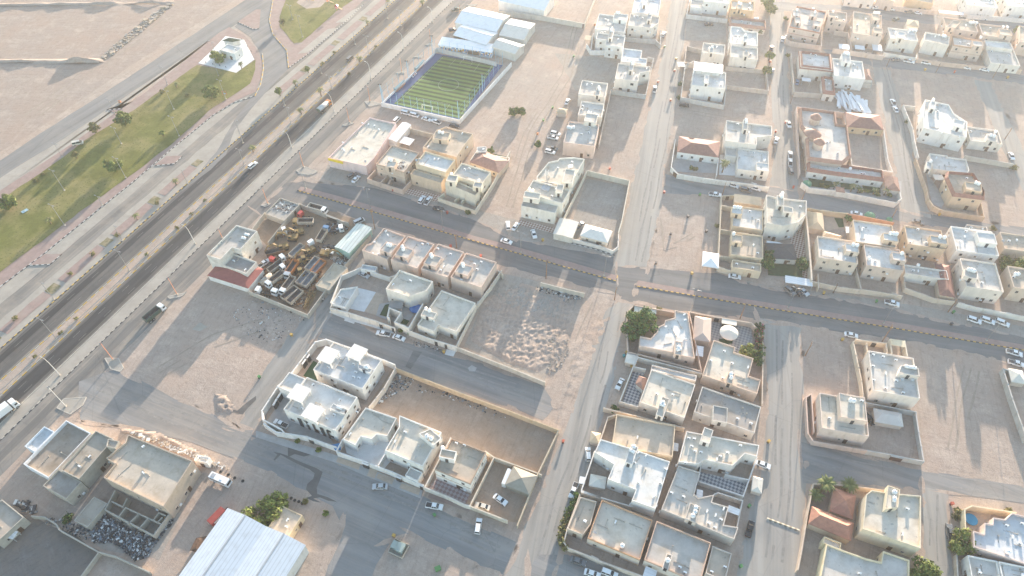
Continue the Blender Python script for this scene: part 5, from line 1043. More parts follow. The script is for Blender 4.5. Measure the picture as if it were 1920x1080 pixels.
wallc('white yard wall round the checked side yard',[[(1420,640),(945,520),(910,590),(1000,610)],[(910,590),(808,850),(945,890)]],2.6,(.70,.64,.57),pil=6)
house('the rough grey-roofed house','house with a rough grey stained roof and thatched roof shed',5.2,[(1425,750),(1845,870),(1850,1080),(1600,1010),(1362,940)],(.58,.54,.49),RO_DARK,par=.7,st=[[(1515,880),(1630,900),(1600,1010),(1500,990)]],ac=[(1790,1020),(1690,985)],win=.7,raw=False)
T(960,810)
house('the house with brown earth roof','low house with a brown earth-coloured roof in two bays',4.6,[(785,-140),(1240,-45),(1188,212),(755,68)],(.64,.52,.38),RO_TAN,win=.4,ac=[(1030,155),(940,45)])
wallc('tan yard walls left of the house with brown earth roof',[[(780,-130),(720,-110),(660,70)],[(690,-180),(1290,-30)]],2.4,(.62,.52,.42),pil=5); flatroof('small white sheet shelter at the corner of the brown earth roof',[(1210,80),(1250,85),(1245,145),(1200,135)],2.8)
tent('small tan street tent above the white car',[(600,5),(665,10),(650,80),(585,70)],2.2,3.2,M_TENTT)
house('the white house with washing','white house with coloured washing spread over its broad white roof',6.2,[(665,52),(880,118),(1185,222),(1078,575),(898,512),(930,432),(718,352),(765,242),(620,150)],WHITE,RO_WHITE,par=.5,raw=True,st=[[(892,95),(940,108),(912,245),(850,225)]],tk=[(912,120)],th=[(898,150)],ac=[(945,160),(920,235),(950,385),(1065,485),(1152,285),(1005,180),(1115,390)],win=1.1)
wallc('white yard wall left of the white house with washing',[[(620,145),(520,440),(660,490)],[(520,450),(900,560)]],2.6,(.70,.66,.60)); tent('pale cloth tent in the yard of the white house with washing',[(600,318),(705,345),(690,425),(578,390)],2.4,3.6,M_TENTW); flatroof('small white sheet over the gate left of the pale cloth tent',[(508,330),(555,340),(545,390),(502,385)],2.4)
house('the orange-banded house','house with an orange band round its pale walls and a stained roof',4.8,[(672,512),(1052,650),(965,965),(568,790)],(.70,.60,.50),RO_CREAM,trim=(.60,.36,.22),ac=[(545,675),(775,680)],dish=[(625,755)],st=[],tk=[(825,860)],win=1.2)
house('the brown-roofed side wing','low side wing with a brown roof beside the flowering street hedge',3.8,[(512,485),(635,520),(590,692),(530,772),(415,725)],(.62,.52,.42),RO_TAN,raw=True,win=.8,ac=[(548,670)])
wallc('white street wall with orange coping of the orange-banded house',[[(510,470),(415,725),(390,830),(420,870),(600,940),(650,965),(1000,1090)]],2.2,(.68,.58,.48),gates=[((600,935),(645,958),M_DOOR)])
house('the white house with flared front','white house with flared front walls above a checked yard on the right street',6.2,[(1310,-8),(1855,98),(1838,185),(1748,160),(1655,252),(1440,205),(1400,240),(1250,222)],(.74,.68,.62),RO_CREAM,par=.6,raw=True,st=[[(1455,-30),(1505,-20),(1490,85),(1400,60)]],ac=[(1345,110),(1370,148),(1415,155),(1710,105),(1615,160),(1560,185),(1535,210),(1300,235),(1325,50),(1365,55)],win=1.1)
wallc('white yard walls round the checked yard of the flared-front house',[[(1838,190),(1735,480),(1400,370)],[(1420,240),(1395,370)],[(1780,360),(1600,320)]],2.4,(.70,.65,.60)); tent('white pyramid street tent beside the flared-front house',[(1812,340),(1880,352),(1865,455),(1798,435)],2.4,3.6,M_TENTW)
house('the grey-beige stepped house','grey-beige house with a stepped right side and tank tower with three tanks',5.2,[(1250,250),(1412,302),(1368,465),(1400,492),(1515,470),(1500,525),(1625,562),(1590,695),(1698,715),(1668,805),(1120,578)],(.58,.52,.46),(.53,.50,.45),par=.7,raw=True,st=[[(1335,535),(1415,555),(1385,680),(1300,650)]],tk=[(1375,575),(1370,605),(1355,635)],ac=[(1285,490),(1195,460),(1460,600),(1585,580),(1525,628),(1475,690),(1520,720),(1565,660)])
flatroof('white sheet roof over the left light-well of the grey-beige stepped house',[(1382,425),(1440,440),(1420,520),(1385,510)],3.4); flatroof('white sheet roof over the right light-well of the grey-beige stepped house',[(1625,548),(1712,580),(1700,625),(1615,595)],3.4)
wallc('pale yard walls right of the grey-beige stepped house',[[(1515,470),(1545,455),(1730,515),(1715,580),(1690,705)]],2.6,(.62,.56,.50)); 
house('the mottled grey-roofed house','house with a mottled grey roof and pink window bands at the bottom edge',4.8,[(1090,668),(1482,825),(1425,1130),(985,962)],(.72,.64,.57),(.45,.42,.38),trim=(.58,.40,.30),st=[[(1160,910),(1205,920),(1170,1035),(1125,1025)]],tk=[(1165,970)],win=1.2,sth=1.2)
house('the low stained annex','low annex with a stained roof right of the mottled grey roof',3.8,[(1500,855),(1645,905),(1605,1120),(1455,1060)],(.60,.52,.45),RO_TAN,ac=[(1595,1015),(1495,1050)],win=.4); flatroof('white sheet roof at the bottom edge below the orange-banded house',[(1000,1010),(1092,1035),(1070,1110),(980,1085)],3.0)
# ======================= right edge
T(1440,540)
house('the white house with dented roof tanks','white two-storey house with a tank cabin and dishes on its wide roof',H2,[(760,470),(1085,522),(1148,830),(782,765)],(.76,.68,.60),RO_GREY,st=[[(1000,580),(1135,600),(1130,660),(980,635)]],th=[(1040,600),(1085,607)],dish=[(1055,670),(1075,695),(1000,690)],ac=[(860,520),(955,545),(880,645),(960,700),(880,755),(1010,790),(785,505),(785,590),(788,695)],win=1.2)
wallc('tan front walls above the white house with dented roof tanks',[[(640,405),(700,690),(722,850)],[(660,385),(885,415),(895,480)],[(740,420),(745,480)]],2.6,(.66,.56,.44),pil=5,gates=[((782,408),(815,415),M_DARK)])
flatroof('cream portal roof in front of the white house with dented roof tanks',[(915,380),(1025,395),(1030,440),(930,430)],3.6,stucco((.66,.58,.42)),name='portal',cat='portal'); wallc('pale side walls of the cream portal',[[(915,385),(930,490)],[(1025,398),(1045,510)]],3.0,(.70,.62,.50))
house('the house with big roof room','pale house with a big boxy roof room and twin tanks beside the right street',6.6,[(388,783),(745,850),(742,1108),(402,1050)],(.68,.56,.48),RO_CREAM,st=[[(550,790),(722,818),(752,930),(738,1000),(530,960)]],tk=[(615,850),(638,855)],ac=[(458,980),(545,995),(700,1018),(700,850)],sth=3.2,win=1.2)
wallc('pinkish wall with tiled kerb round the house with big roof room',[[(325,795),(285,820),(300,1090),(340,1150),(750,1220)],[(325,795),(345,1080)]],2.4,(.62,.47,.39))
tent('long white hip-roofed tent in the grey walled yard',[(800,908),(995,940),(1010,1032),(805,1000)],2.6,4.2,mat('light_grey_roof_cloth',(.56,.53,.50),.85,.06,.5),ref='the long white tent')
wallc('grey block wall round the yard of the long white tent',[[(735,860),(1108,930),(1130,1080),(1168,1300),(1010,1270),(920,1250),(750,1220)]],2.4,(.50,.48,.45),pil=4,gates=[((925,1262),(1010,1280),flat('dark_brown_gate',(.10,.06,.05)))])
wallc('slatted grey wall of the lot at the right margin',[[(1765,608),(1830,820),(1940,1130)],[(1765,608),(2000,650)]],2.6,(.50,.47,.43),pil=4); tent('white pyramid tent inside the lot at the right margin',[(1815,612),(1910,620),(1925,712),(1825,700)],2.6,4.0,M_TENTW)
T(1440,810)
house('the yellowish corner villa','tall cream villa with a chamfered corner and tank tower at the lower right',H2,[(778,435),(900,455),(1148,478),(1146,872),(712,726),(735,470)],(.72,.62,.47),RO_CREAM,raw=True,par=.9,st=[[(905,400),(988,430),(980,565),(875,575)]],tk=[(942,460)],th=[(940,510)],win=1.3)  # yellowish cream is the stucco colour itself
tent('red tiled hip-roofed wing directly below the date palms',[(490,440),(652,458),(630,665),(475,575)],3.6,5.8,M_SALMON,stucco((.62,.48,.36)),'wing','wing')
tent('red tiled hip-roofed wing beside the street wall, lower of two',[(335,560),(640,690),(615,800),(310,690)],3.6,5.8,M_SALMON,stucco((.62,.48,.36)),'wing','wing',ref='the lower red tiled wing')
wallc('pinkish street wall beside the red tiled wings',[[(340,390),(300,600),(250,900),(225,1030)],[(340,390),(480,395),(640,405),(890,440)]],2.6,(.62,.49,.38))
house('the yellow house with broad roof','yellow house with a broad stepped roof at the bottom edge',5.4,[(440,838),(575,890),(740,948),(850,975),(865,892),(1062,960),(1060,1130),(385,1130)],(.74,.62,.42),RO_GREY,raw=True,win=.7,nac=0,extra=[low_block([(425,785),(550,830),(545,880),(410,835)],4.4)])
house('the stepped bluish-roofed house','house with a stepped parapet and bluish white roof at the lower right corner',5.4,[(1540,740),(1622,765),(1625,680),(1685,692),(1690,640),(1780,655),(1832,605),(1990,650),(1990,1010),(1740,925),(1545,860)],(.70,.55,.48),RO_BLUE,raw=True,st=[],ac=[(1785,705),(1830,790),(1900,690),(1885,840)],tk=[(1790,905)],win=1.1)
wallc('yellowish wall round the paved court with the blue pool',[[(1480,700),(1475,580),(1530,555),(1860,605)],[(1480,700),(1490,830)]],3.2,(.70,.60,.42)); sheet('yard_paving',[(1490,600),(1680,600),(1640,700),(1560,760),(1490,740)],M_PAVT,'p')
house('the house with branch-marked roof','small house with dark branching cracks drawn across its pale roof at the lower right corner',4.6,[(1530,930),(1740,970),(1735,1130),(1505,1130)],WHITE,RO_GREY,win=.5); house('the white house in the corner','white flat-roofed house in the extreme lower right corner',5.0,[(1750,965),(1830,990),(1990,1030),(1990,1140),(1745,1130)],WHITE,RO_WHITE,win=.5)
wallc('pale street wall left of the branch-marked roof',[[(1415,920),(1425,1120)]],2.0,(.62,.54,.45))
# ======================= bottom left
T(0,810)
house('the blue-white roofless store','store with a white parapet frame round a brown sunken roof at the service road',4.6,[(170,245),(490,-85),(690,5),(365,335)],(.74,.74,.74),(.34,.29,.24),par=1.3,win=0,door=True); house('the pale blue kiosk block','narrow block with a pale blue sunken roof beside the white-framed store',4.2,[(185,108),(330,-45),(412,0),(258,145)],(.66,.70,.74),RO_BLUE,par=.8,win=0)
house('the long unfinished block','long bare concrete block with a dusty roof between the store and the big unfinished hall',6.8,[(450,278),(720,-5),(842,42),(775,150),(600,360)],(.50,.43,.35),(.40,.35,.29),wallmat=M_CONC,win=1.2,par=.6,extra=[low_block([(440,290),(622,372),(492,492),(308,402)],5.6,(.38,.34,.30),M_CONC)])
house('the big unfinished hall','big unfinished three-storey concrete hall with a wide dusty roof',8.6,[(960,18),(1442,215),(1225,560),(775,340),(862,238),(795,195),(935,80)],(.54,.44,.34),(.50,.43,.35),raw=True,par=.9,win=1.3,floors=2,wallmat=mat('rough_plaster_concrete',(.48,.39,.31),.92,.12,.5,scale2=2.2,stain=(.5,(.36,.29,.23),.55,.8),bump=.02,bscale=5),extra=[low_block([(810,50),(900,70),(850,125),(800,100)],9.4,(.5,.45,.38),M_CONC)])
house('the low concrete hut','low rough concrete hut beside the litter heap',2.8,[(705,490),(805,530),(660,715),(550,660)],(.42,.36,.30),(.40,.35,.29),par=.15,wallmat=M_CONC,win=.3,door=False)
wallc('roofless block room walls below the big unfinished hall',[[(790,575),(860,440)],[(785,580),(1150,775),(1270,610)],[(840,520),(920,560),(950,500)],[(885,640),(940,565),(1210,690)],[(960,690),(1030,620)],[(1040,725),(1105,650)],[(1150,660),(1190,605),(1240,625)],[(1180,675),(1215,640)]],2.8,SAND,.3,m=M_BLOCK,cop=False,name='roofless_rooms',cat='ruin')
house('the long left-edge building','long brown building cut by the left edge',4.4,[(0,515),(205,640),(-40,815),(-200,700)],(.46,.38,.30),(.42,.36,.30),par=.5,wallmat=M_CONC,win=.4); wallc('crumbling yard wall curving round the dark oily yard',[[(235,630),(330,635),(420,690),(440,730),(740,900),(600,1090)],[(740,900),(860,930),(1120,1050)]],2.0,SAND,.3,m=M_BLOCK,cop=False)
flatroof('small tilted white sheet hut roof in the dark oily yard',[(75,735),(130,740),(100,810),(30,785)],2.4); 
house('the white rooftop cabin house','small white cabin with a blue awning at the corner of the big unfinished hall',3.6,[(1480,160),(1562,195),(1555,240),(1460,205)],WHITE,RO_WHITE,par=.1,win=.5)
T(480,810)
house('the tan roof hut by the tree','small tan hut with three wall panels beside the big bottom tree',3.8,[(200,568),(352,612),(245,785),(75,720)],(.62,.50,.34),RO_TAN,par=.25,win=.8)
T()
RB=R_(66)
_c1=corr('shade_toned_white_sheet_roof',(.52,.57,.62),R_(66)+math.pi/2,1.1,.18)  # white sheets toned darker and bluer to stand for shade lying on them
_A=G((427,954),5.5).xy; _u=Vector((math.cos(R_(65.9)),math.sin(R_(65.9)))); _v=Vector((_u.y,-_u.x)); T()
for _k,_n in enumerate(('left','right')):
    _q=[proj((*(_A+_v*13.6*(_k+_e)-_u*40),5.5)) for _e in (0,1)]
    gable('big white double-gabled warehouse at the bottom edge, %s bay'%_n,_q[0],_q[1],40,5.5,7.0,(.68,.66,.62),_c1,'warehouse','warehouse',along=False,over=.15,ref='the %s warehouse bay'%_n)
T(0,270)
# truck-yard building, sheds
house('the stained white yard block','stained white three-storey block with writing on its wall at the scrap yard corner',8.8,[(1773,607),(1929,652),(1801,791),(1740,774),(1654,866),(1548,832)],(.70,.66,.60),(.48,.44,.39),raw=True,par=1.0,th=[(1855,690),(1832,715)],ac=[(1660,740)],win=1.1,floors=2,wallmat=mat('stained_white_render',(.68,.64,.58),.92,.1,.4,scale2=1.5,stain=(.5,(.46,.40,.33),.5,.75)),extra=[onwall((1565,838),(1650,865),5.6,6.4,flat('faded_blue_paint',(.20,.27,.36),.8),'wall_lettering',.04,1)])
house('the lower wing of the yard block','lower front wing of the stained white block beside the red awning',5.8,[(1751,822),(1925,882),(1846,972),(1668,905)],(.66,.62,.55),(.36,.34,.32),win=1.2,par=1.0)
gable('low white store with a dull red sheet awning roof by the scrap yard',(1560,985),(1860,1080),10,3.0,4.8,WHITE,mat('red_awning_sheet',(.30,.10,.085),.6,.12,.8),'store','store',hip=True,ridge=.7,ref='the red awning store')
T(480,270)
house('the debris-roofed yard room','rough yard room with white rubble strewn on its open roof at the road corner',3.0,[(185,410),(322,445),(215,585),(65,512)],(.62,.56,.48),(.42,.39,.35),par=.5,win=.2,wallmat=M_BLOCK)
wallc('block walls round the scrap yard',[[(322,445),(380,470),(610,560)],[(690,590),(640,575),(610,560)],[(322,445),(90,735)],[(65,512),(-70,690)],[(870,640),(850,690),(620,960),(385,1280)],[(385,1278),(-60,1100)]],2.4,SAND,.28,m=M_BLOCK,cop=False,gates=[((532,540),(600,565),M_DARK)])
TEAL=mat('teal_sheet_wall',(.30,.46,.40),.6,.1,.7)
gable('teal green sheet shed with a pale corrugated roof in the scrap yard',(592,772),(697,818),(735,588),4.0,4.5,TEAL,corr('pale_green_sheet_roof',(.52,.58,.55),R_(66)+math.pi/2,1.3,.3),'shed','shed',along=False,over=.15,ref='the teal green shed')
gable('rusty lean-to beside the teal green shed',(735,660),(815,690),(825,618),3.6,3.9,(.5,.55,.5),corr('pale_green_sheet_roof',(.52,.58,.55),R_(66)+math.pi/2,1.3,.3),'shed','shed',mono=True)
house('the rubble-roofed mud hut','long mud hut with broken roofing in the corner of the scrap yard',2.8,[(575,885),(680,925),(555,1095),(452,1065)],(.46,.40,.32),(.44,.39,.31),par=.3,win=.2,wallmat=M_CONC)
# sports sheds
T(480,0)
WS=corr('white_sports_sheet',(.80,.80,.80),R_(66),1.0,.06); CS=corr('cream_sports_sheet',(.66,.62,.55),R_(66),1.0,.08)
gable('largest white gabled sports shed behind the football pitch',(1495,168),(1803,238),(1895,118),5.0,7.2,WHITE,WS,ref='the largest sports shed')
gable('open-sided white sports shed with dark posts',(1482,264),(1725,336),(1790,240),4.2,5.8,WHITE,WS,openf=True,ref='the open-sided sports shed')
gable('blue-white lean-to with a mural wall facing the pitch',(1368,338),(1768,395),(1785,342),3.2,3.9,mat('mural_wall_paint',(.55,.60,.62),.8,.1,.5),WS,'lean_to','shed',mono=True,ref='the mural lean-to')
T(960,0)
gable('rear cream gabled sports shed at the dirt field',(-95,262),(88,300),(192,180),4.6,6.2,(.56,.53,.48),CS,ref='the rear cream shed')
gable('front cream gabled sports shed with a low side wall',(-150,350),(22,405),(58,328),4.4,5.8,(.56,.53,.48),CS,ref='the front cream shed')
gable('white warehouse with a dark loading window at the top edge',(-100,5),(240,78),16,5.5,7.4,WHITE,WS,'warehouse','warehouse',ref='the top white warehouse')
wallc('pale wall with brown gate round the dirt yard beside the top warehouse',[[(-100,80),(240,122),(545,178),(615,0),(640,-70)]],2.8,(.62,.56,.48),pil=5,gates=[((468,168),(540,182),flat('red_brown_gate',(.20,.09,.06)))])
# pitch, mosque kiosk
T(0,0)
house('the park mosque','small white park mosque with ribbed walls on a white plaza',4.4,[(1648,372),(1700,332),(1812,350),(1762,405)],(.74,.72,.68),RO_WHITE,name='mosque',cat='mosque',par=.4,win=1.6,tk=[],ac=[(1765,375)])
tent('green-roofed washing kiosk behind the park mosque',[(1680,300),(1742,312),(1795,300),(1730,288)],3.0,4.2,mat('dark_green_roof',(.07,.095,.065),.7),stucco((.5,.52,.5)),'kiosk','kiosk')
# ---------------------------------------------------------------- vehicles
def paint(n,c): return mat('car_paint_'+n,c,.3,.05,.8,spec=.5)
PC={'white':paint('white',(.78,.78,.77)),'silver':paint('silver',(.48,.49,.50)),'grey':paint('grey',(.16,.165,.17)),'black':paint('black',(.025,.025,.028)),'blue':paint('blue',(.10,.20,.34)),'dark blue':paint('dark_blue',(.05,.07,.11)),'red':paint('red',(.42,.06,.05)),'green':paint('green',(.06,.10,.08)),'yellow':mat('machine_yellow',(.34,.235,.085),.65,.3,1.2,stain=(1.2,(.15,.10,.06),.40,.62)),'orange':paint('orange',(.55,.20,.06)),'tan':paint('tan',(.45,.38,.27)),'dusty':mat('dusty_truck_paint',(.43,.39,.33),.7,.2,1.0,stain=(.9,(.26,.18,.12),.45,.7)),'rust':M_STEEL,'cream':paint('cream',(.62,.58,.5))}
M_TYRE=flat('tyre_rubber',(.03,.03,.03),.85); M_LAMP=flat('headlight_glass',(.65,.66,.66),.15); M_TAIL=flat('tail_light',(.35,.03,.03),.25)
M_BED=mat('dump_bed_steel',(.15,.14,.14),.7,.25,.9,stain=(1.2,(.20,.12,.07),.5,.75)); M_BEDG=mat('grey_bed_steel',(.22,.25,.28),.6,.2,.9,stain=(1.2,(.20,.14,.10),.55,.75))
def wheel_mesh(r,wd):
    b=MB(); b.tube((0,-wd/2,0),(0,wd/2,0),r,r,12,0); b.tube((0,-wd/2-.01,0),(0,wd/2+.01,0),r*.55,r*.55,8,1); return b.mesh('wheel',[M_TYRE,M_GREYM])
WH=wheel_mesh(.34,.24); WHT=wheel_mesh(.52,.34)
_CP={}
def car_proto(kind,col):
    k=(kind,col)
    if k in _CP: return _CP[k]
    b=PC[col]; root=empty('car_proto',(0,0,-60)); W_=1.82
    if kind=='sedan': Lc,prof,cab=4.75,[(-2.37,.35),(-2.37,.85),(-1.75,.95),(1.1,.95),(2.25,.78),(2.37,.6),(2.37,.3)],[(-1.7,.95),(-1.0,1.42),(.35,1.44),(1.15,.95)]
    elif kind=='suv': Lc,prof,cab=4.8,[(-2.4,.4),(-2.4,1.05),(1.15,1.08),(2.3,.98),(2.4,.7),(2.4,.4)],[(-2.35,1.05),(-2.15,1.75),(.25,1.78),(1.15,1.08)]
    elif kind=='pickup': Lc,prof,cab=5.3,[(-2.65,.45),(-2.65,1.05),(-.75,1.05),(1.35,1.08),(2.5,1.0),(2.65,.7),(2.65,.42)],[(-.75,1.05),(-.6,1.72),(.65,1.74),(1.4,1.08)]
    elif kind=='van': Lc,prof,cab=4.6,[(-2.3,.4),(-2.3,1.1),(1.9,1.1),(2.25,.9),(2.3,.4)],[(-2.28,1.1),(-2.2,1.85),(1.0,1.88),(1.85,1.1)]
    def sides(pr,w0,w1,m=0):
        mb=MB(); n=len(pr); zs=[p[1] for p in pr]; zl,zh=min(zs),max(zs)
        f=lambda z:(w0+(w1-w0)*(z-zl)/(zh-zl))/2
        A=[(x,f(z),z) for x,z in pr]; B=[(x,-f(z),z) for x,z in pr]
        mb.face(A,m); mb.face(B[::-1],m)
        for i in range(n):
            j=(i+1)%n; mb.face([A[j],A[i],B[i],B[j]],m)
        return mb
    body=sides(prof,W_,W_-.12).build('body',b,root)
    g=sides(cab,W_-.16,W_-.5); g.build('window_glass',M_GLASS,root)
    (x0,z0),(x1,z1),(x2,z2),(x3,z3)=cab; r=MB(); w_=(W_-.46); r.hexa([(x1-.05,-w_/2,z1-.02),(x2+.05,-w_/2,z2-.02),(x2+.05,w_/2,z2-.02),(x1-.05,w_/2,z1-.02)],[(x1+.02,-w_/2+.06,z1+.05),(x2-.02,-w_/2+.06,z2+.05),(x2-.02,w_/2-.06,z2+.05),(x1+.02,w_/2-.06,z1+.05)]); r.build('roof',b,root)
    p=MB()
    for xx,zz in ((x1,z1),((x1+x2)/2,z1),(x2,z2)):
        for s in(-1,1):
            t=0 if abs(xx-(x1+x2)/2)<.2 else (x0-x1)*.9 if xx==x1 else (x3-x2)*.9
            p.tube((xx+t,s*(W_-.19)/2,z0+.04),(xx,s*(w_/2-.01),zz),.045,.045,4)
    p.build('pillars',b,root)
    if kind=='pickup': q=MB(); q.box((-1.7,0,1.035),(1.72,1.5,.06)); q.build('load_bed',M_DARK,root)
    for x in (-Lc*.29,Lc*.31):
        for s in(-1,1): inst('wheel',WH,root,(x,s*(W_/2-.1),.34))
    for s in(-1,1):
        q=MB(); q.box((Lc/2-.06,s*.62,.72 if kind=='sedan' else .85),(.1,.36,.14)); q.build('headlight',M_LAMP,root)
        q=MB(); q.box((-Lc/2+.01,s*.68,.78 if kind=='sedan' else .9),(.06,.3,.16)); q.build('tail_light',M_TAIL,root)
    _CP[k]=(root,treeof(root)); return _CP[k]
USED=set()
def vehicle(proto,name,label,cat,a,b,group=None,z=.6,dz=0.0):
    root,tr=proto; p,q=G(a,z),G(b,z); d=q-p; c=(p+q)/2; loc=(c.x,c.y,dz); rz=math.atan2(d.y,d.x)
    if id(root) not in USED:
        USED.add(id(root)); root.name=name; root.location=loc; root.rotation_euler=(0,0,rz); o=root
        tag(o,label,cat,group)
    else:
        o=dup(root,loc,rz,label,group,tr); o.name=name; o['category']=cat
        if 'group' in o and not group: del o['group']
    return o
NK={'sedan':'sedan','suv':'suv','pickup':'pickup_truck','van':'van'}; CT={'sedan':'car','suv':'suv','pickup':'pickup truck','van':'van'}
def car(kind,col,a,b,where,adj='',dz=.05):
    return vehicle(car_proto(kind,col),NK[kind],(adj+' ' if adj else '')+col+' '+{'sedan':'sedan','suv':'SUV','pickup':'pickup truck','van':'van'}[kind]+' '+where,CT[kind],a,b,'vehicles parked or driving in the town',dz=dz)
T(480,0)
car('pickup','green',(1478,76),(1522,66),'loaded with greenery by the top of the service road'); car('van','grey',(685,460),(726,422),'driving on the far highway carriageway'); car('suv','dark blue',(1460,228),(1496,222),'parked behind the largest sports shed')
car('van','white',(1096,842),(1152,856),'leftmost of four along the pitch wall'); car('van','white',(1160,858),(1217,874),'second of four along the pitch wall'); car('sedan','white',(1250,884),(1305,902),'third of the four along the pitch wall'); car('pickup','white',(1380,926),(1320,902),'with a dark bed, last of four along the pitch wall'); car('sedan','black',(1458,938),(1518,952),'at the lower corner of the pitch wall'); car('van','white',(1042,915),(1068,888),'behind the pink corner store roof','small')
T(960,0)
car('suv','white',(1128,272),(1143,243),'with a roof load on the upper wide dusty street'); car('sedan','black',(1450,182),(1505,182),'alone in the grey walled lot near the top'); car('pickup','white',(1068,690),(1072,650),'at the kerb below the slim stair tower villa'); car('suv','black',(1258,788),(1325,795),'under the bluish-canopied villa wall'); car('sedan','white',(405,782),(425,742),'beside the small tan cloth car tent'); car('pickup','white',(275,1028),(340,1040),'front one of the upper pair by the pink villa'); car('suv','white',(300,998),(356,1010),'rear one of the upper pair by the pink villa')
T(1440,0)
car('sedan','white',(785,60),(835,52),'leftmost on the top street'); car('suv','white',(890,62),(945,74),'second from left on the top street'); car('pickup','grey',(1030,84),(1090,92),'between white cars on the top street'); car('sedan','white',(1095,92),(1150,100),'right of the grey pickup on the top street'); car('sedan','green',(940,152),(980,136),'driving across the upper junction','dark'); car('sedan','white',(1580,132),(1640,142),'below the big white top house'); car('suv','black',(1860,155),(1925,162),'at the right end of the top street')
car('sedan','silver',(105,312),(116,280),'on the long lane beside the turreted pink villa'); car('sedan','black',(20,378),(30,345),'driving up the long straight lane'); car('sedan','blue',(215,635),(223,598),'in the yard of the red-edged pavilion','pale'); car('pickup','white',(950,792),(928,750),'upper of two beside the big white corner villa wall'); car('sedan','white',(965,838),(945,802),'lower of two beside the big white corner villa wall')
car('sedan','grey',(930,450),(990,448),'below the cream house with the round stair'); car('pickup','white',(1025,455),(1090,468),'right of the grey sedan on the second upper street'); car('suv','white',(1152,465),(1217,478),'alone on the second upper street below the teal gate'); car('sedan','white',(1455,498),(1517,515),'left one of two before the ornate tan house'); car('sedan','white',(1588,515),(1655,530),'right one of two before the ornate tan house'); car('pickup','white',(145,912),(162,955),'outside the domed pink villa wall'); car('sedan','white',(15,545),(36,518),'half under a tree on the long lane'); car('sedan','white',(55,1075),(68,1032),'highest of four on the lower long lane')
T(1440,270)
car('pickup','white',(168,108),(165,62),'second of four on the lower long lane'); car('pickup','white',(168,162),(165,118),'third of four on the lower long lane'); car('suv','grey',(175,222),(170,178),'lowest of four on the lower long lane','dark'); car('sedan','white',(1815,72),(1835,110),'beside the tree at the right field'); car('sedan','grey',(1095,578),(1150,592),'outside the orange garden gate','dark'); car('sedan','white',(640,518),(688,528),'outside the tent garden wall'); car('sedan','grey',(755,520),(800,542),'outside the reddish brown garden wall')
T(0,0); car('van','cream',(560,1080),(610,1070),'food trailer at the park path','small')
T(0,270); car('suv','white',(1872,180),(1922,140),'driving on the near highway carriageway')
T(480,270)
car('suv','grey',(698,252),(748,225),'beside the pink corner store','dark'); car('sedan','white',(726,288),(772,240),'right of the dark SUV by the pink corner store'); car('suv','white',(1228,442),(1262,394),'left of two before the orange house'); car('pickup','white',(1272,454),(1310,400),'right of two before the orange house'); car('sedan','black',(1335,478),(1402,492),'by the narrow gates of the cream arched house'); car('suv','white',(1892,640),(1888,585),'standing on sand beside the main road'); car('sedan','white',(1842,718),(1915,742),'driving on the main road carriageway'); car('sedan','silver',(770,962),(850,1000),'under a cover in the walled courtyard')
car('pickup','black',(515,772),(585,778),'inside the scrap yard by the teal shed'); car('pickup','white',(500,802),(572,812),'in the scrap yard below the black pickup'); car('pickup','white',(35,915),(88,878),'in the scrap yard beside the stained white block')
T(960,270)
car('pickup','grey',(272,26),(335,42),'upper of two below the pink villa','dark'); car('suv','white',(254,52),(320,68),'lower of two below the pink villa'); car('sedan','white',(10,642),(42,595),'left one before the arched corner block'); car('sedan','white',(155,650),(172,700),'right one before the arched corner block'); car('suv','white',(1628,300),(1692,322),'left one outside the flat villa wall'); car('pickup','white',(1785,322),(1855,342),'right one outside the flat villa wall'); car('suv','grey',(1715,338),(1795,355),'between white vehicles outside the flat villa','dark'); car('pickup','white',(1485,376),(1562,386),'at the upper corner of the bare lot'); car('sedan','white',(1632,988),(1708,1000),'on the road before the low arched tan house'); car('sedan','grey',(495,620),(528,590),'between the two white hip-roofed sheds')
T(480,540)
car('pickup','white',(1000,352),(910,336),'left of two on the courtyard street'); car('sedan','white',(1030,358),(1116,388),'right of two on the courtyard street'); car('pickup','white',(235,1042),(140,998),'inside the yard of the black slit-window villa')
T(960,540)
car('sedan','white',(828,682),(788,758),'on the sandy lane by the checked side yard'); car('sedan','black',(1575,288),(1665,292),'under the car shelter in the checked court')
T(1440,540)
car('pickup','white',(880,102),(978,126),'parked across the main road on the right'); car('sedan','white',(582,345),(665,362),'before the white house with dented roof tanks'); car('suv','white',(1496,226),(1596,260),'first of three slanted by the right main road'); car('suv','white',(1600,230),(1694,262),'middle of three slanted by the right main road'); car('suv','white',(1708,244),(1805,282),'last of three slanted by the right main road'); car('pickup','white',(1795,474),(1896,502),'driving on the main road at the right margin'); car('pickup','white',(1808,552),(1912,582),'at the corner of the lot at right margin')
car('suv','grey',(145,8),(185,40),'left of three under the white car shelter','dark'); car('suv','black',(195,12),(235,44),'middle of three under the white car shelter'); car('sedan','silver',(245,8),(288,44),'right of three under the white car shelter'); car('sedan','black',(745,965),(775,1000),'in the grey yard beside the long white tent')
T(480,810)
car('sedan','silver',(985,408),(875,410),'alone on the street before the white two-part villa'); car('pickup','white',(1285,548),(1392,566),'with a black bed before the white house with tan roof'); car('suv','white',(1658,762),(1676,652),'standing across the street below the car yard'); car('sedan','cream',(1748,572),(1648,545),'sunlit beside the car yard wall'); car('sedan','white',(1790,478),(1876,538),'in the car yard below the dark tan tent')
T(960,810)
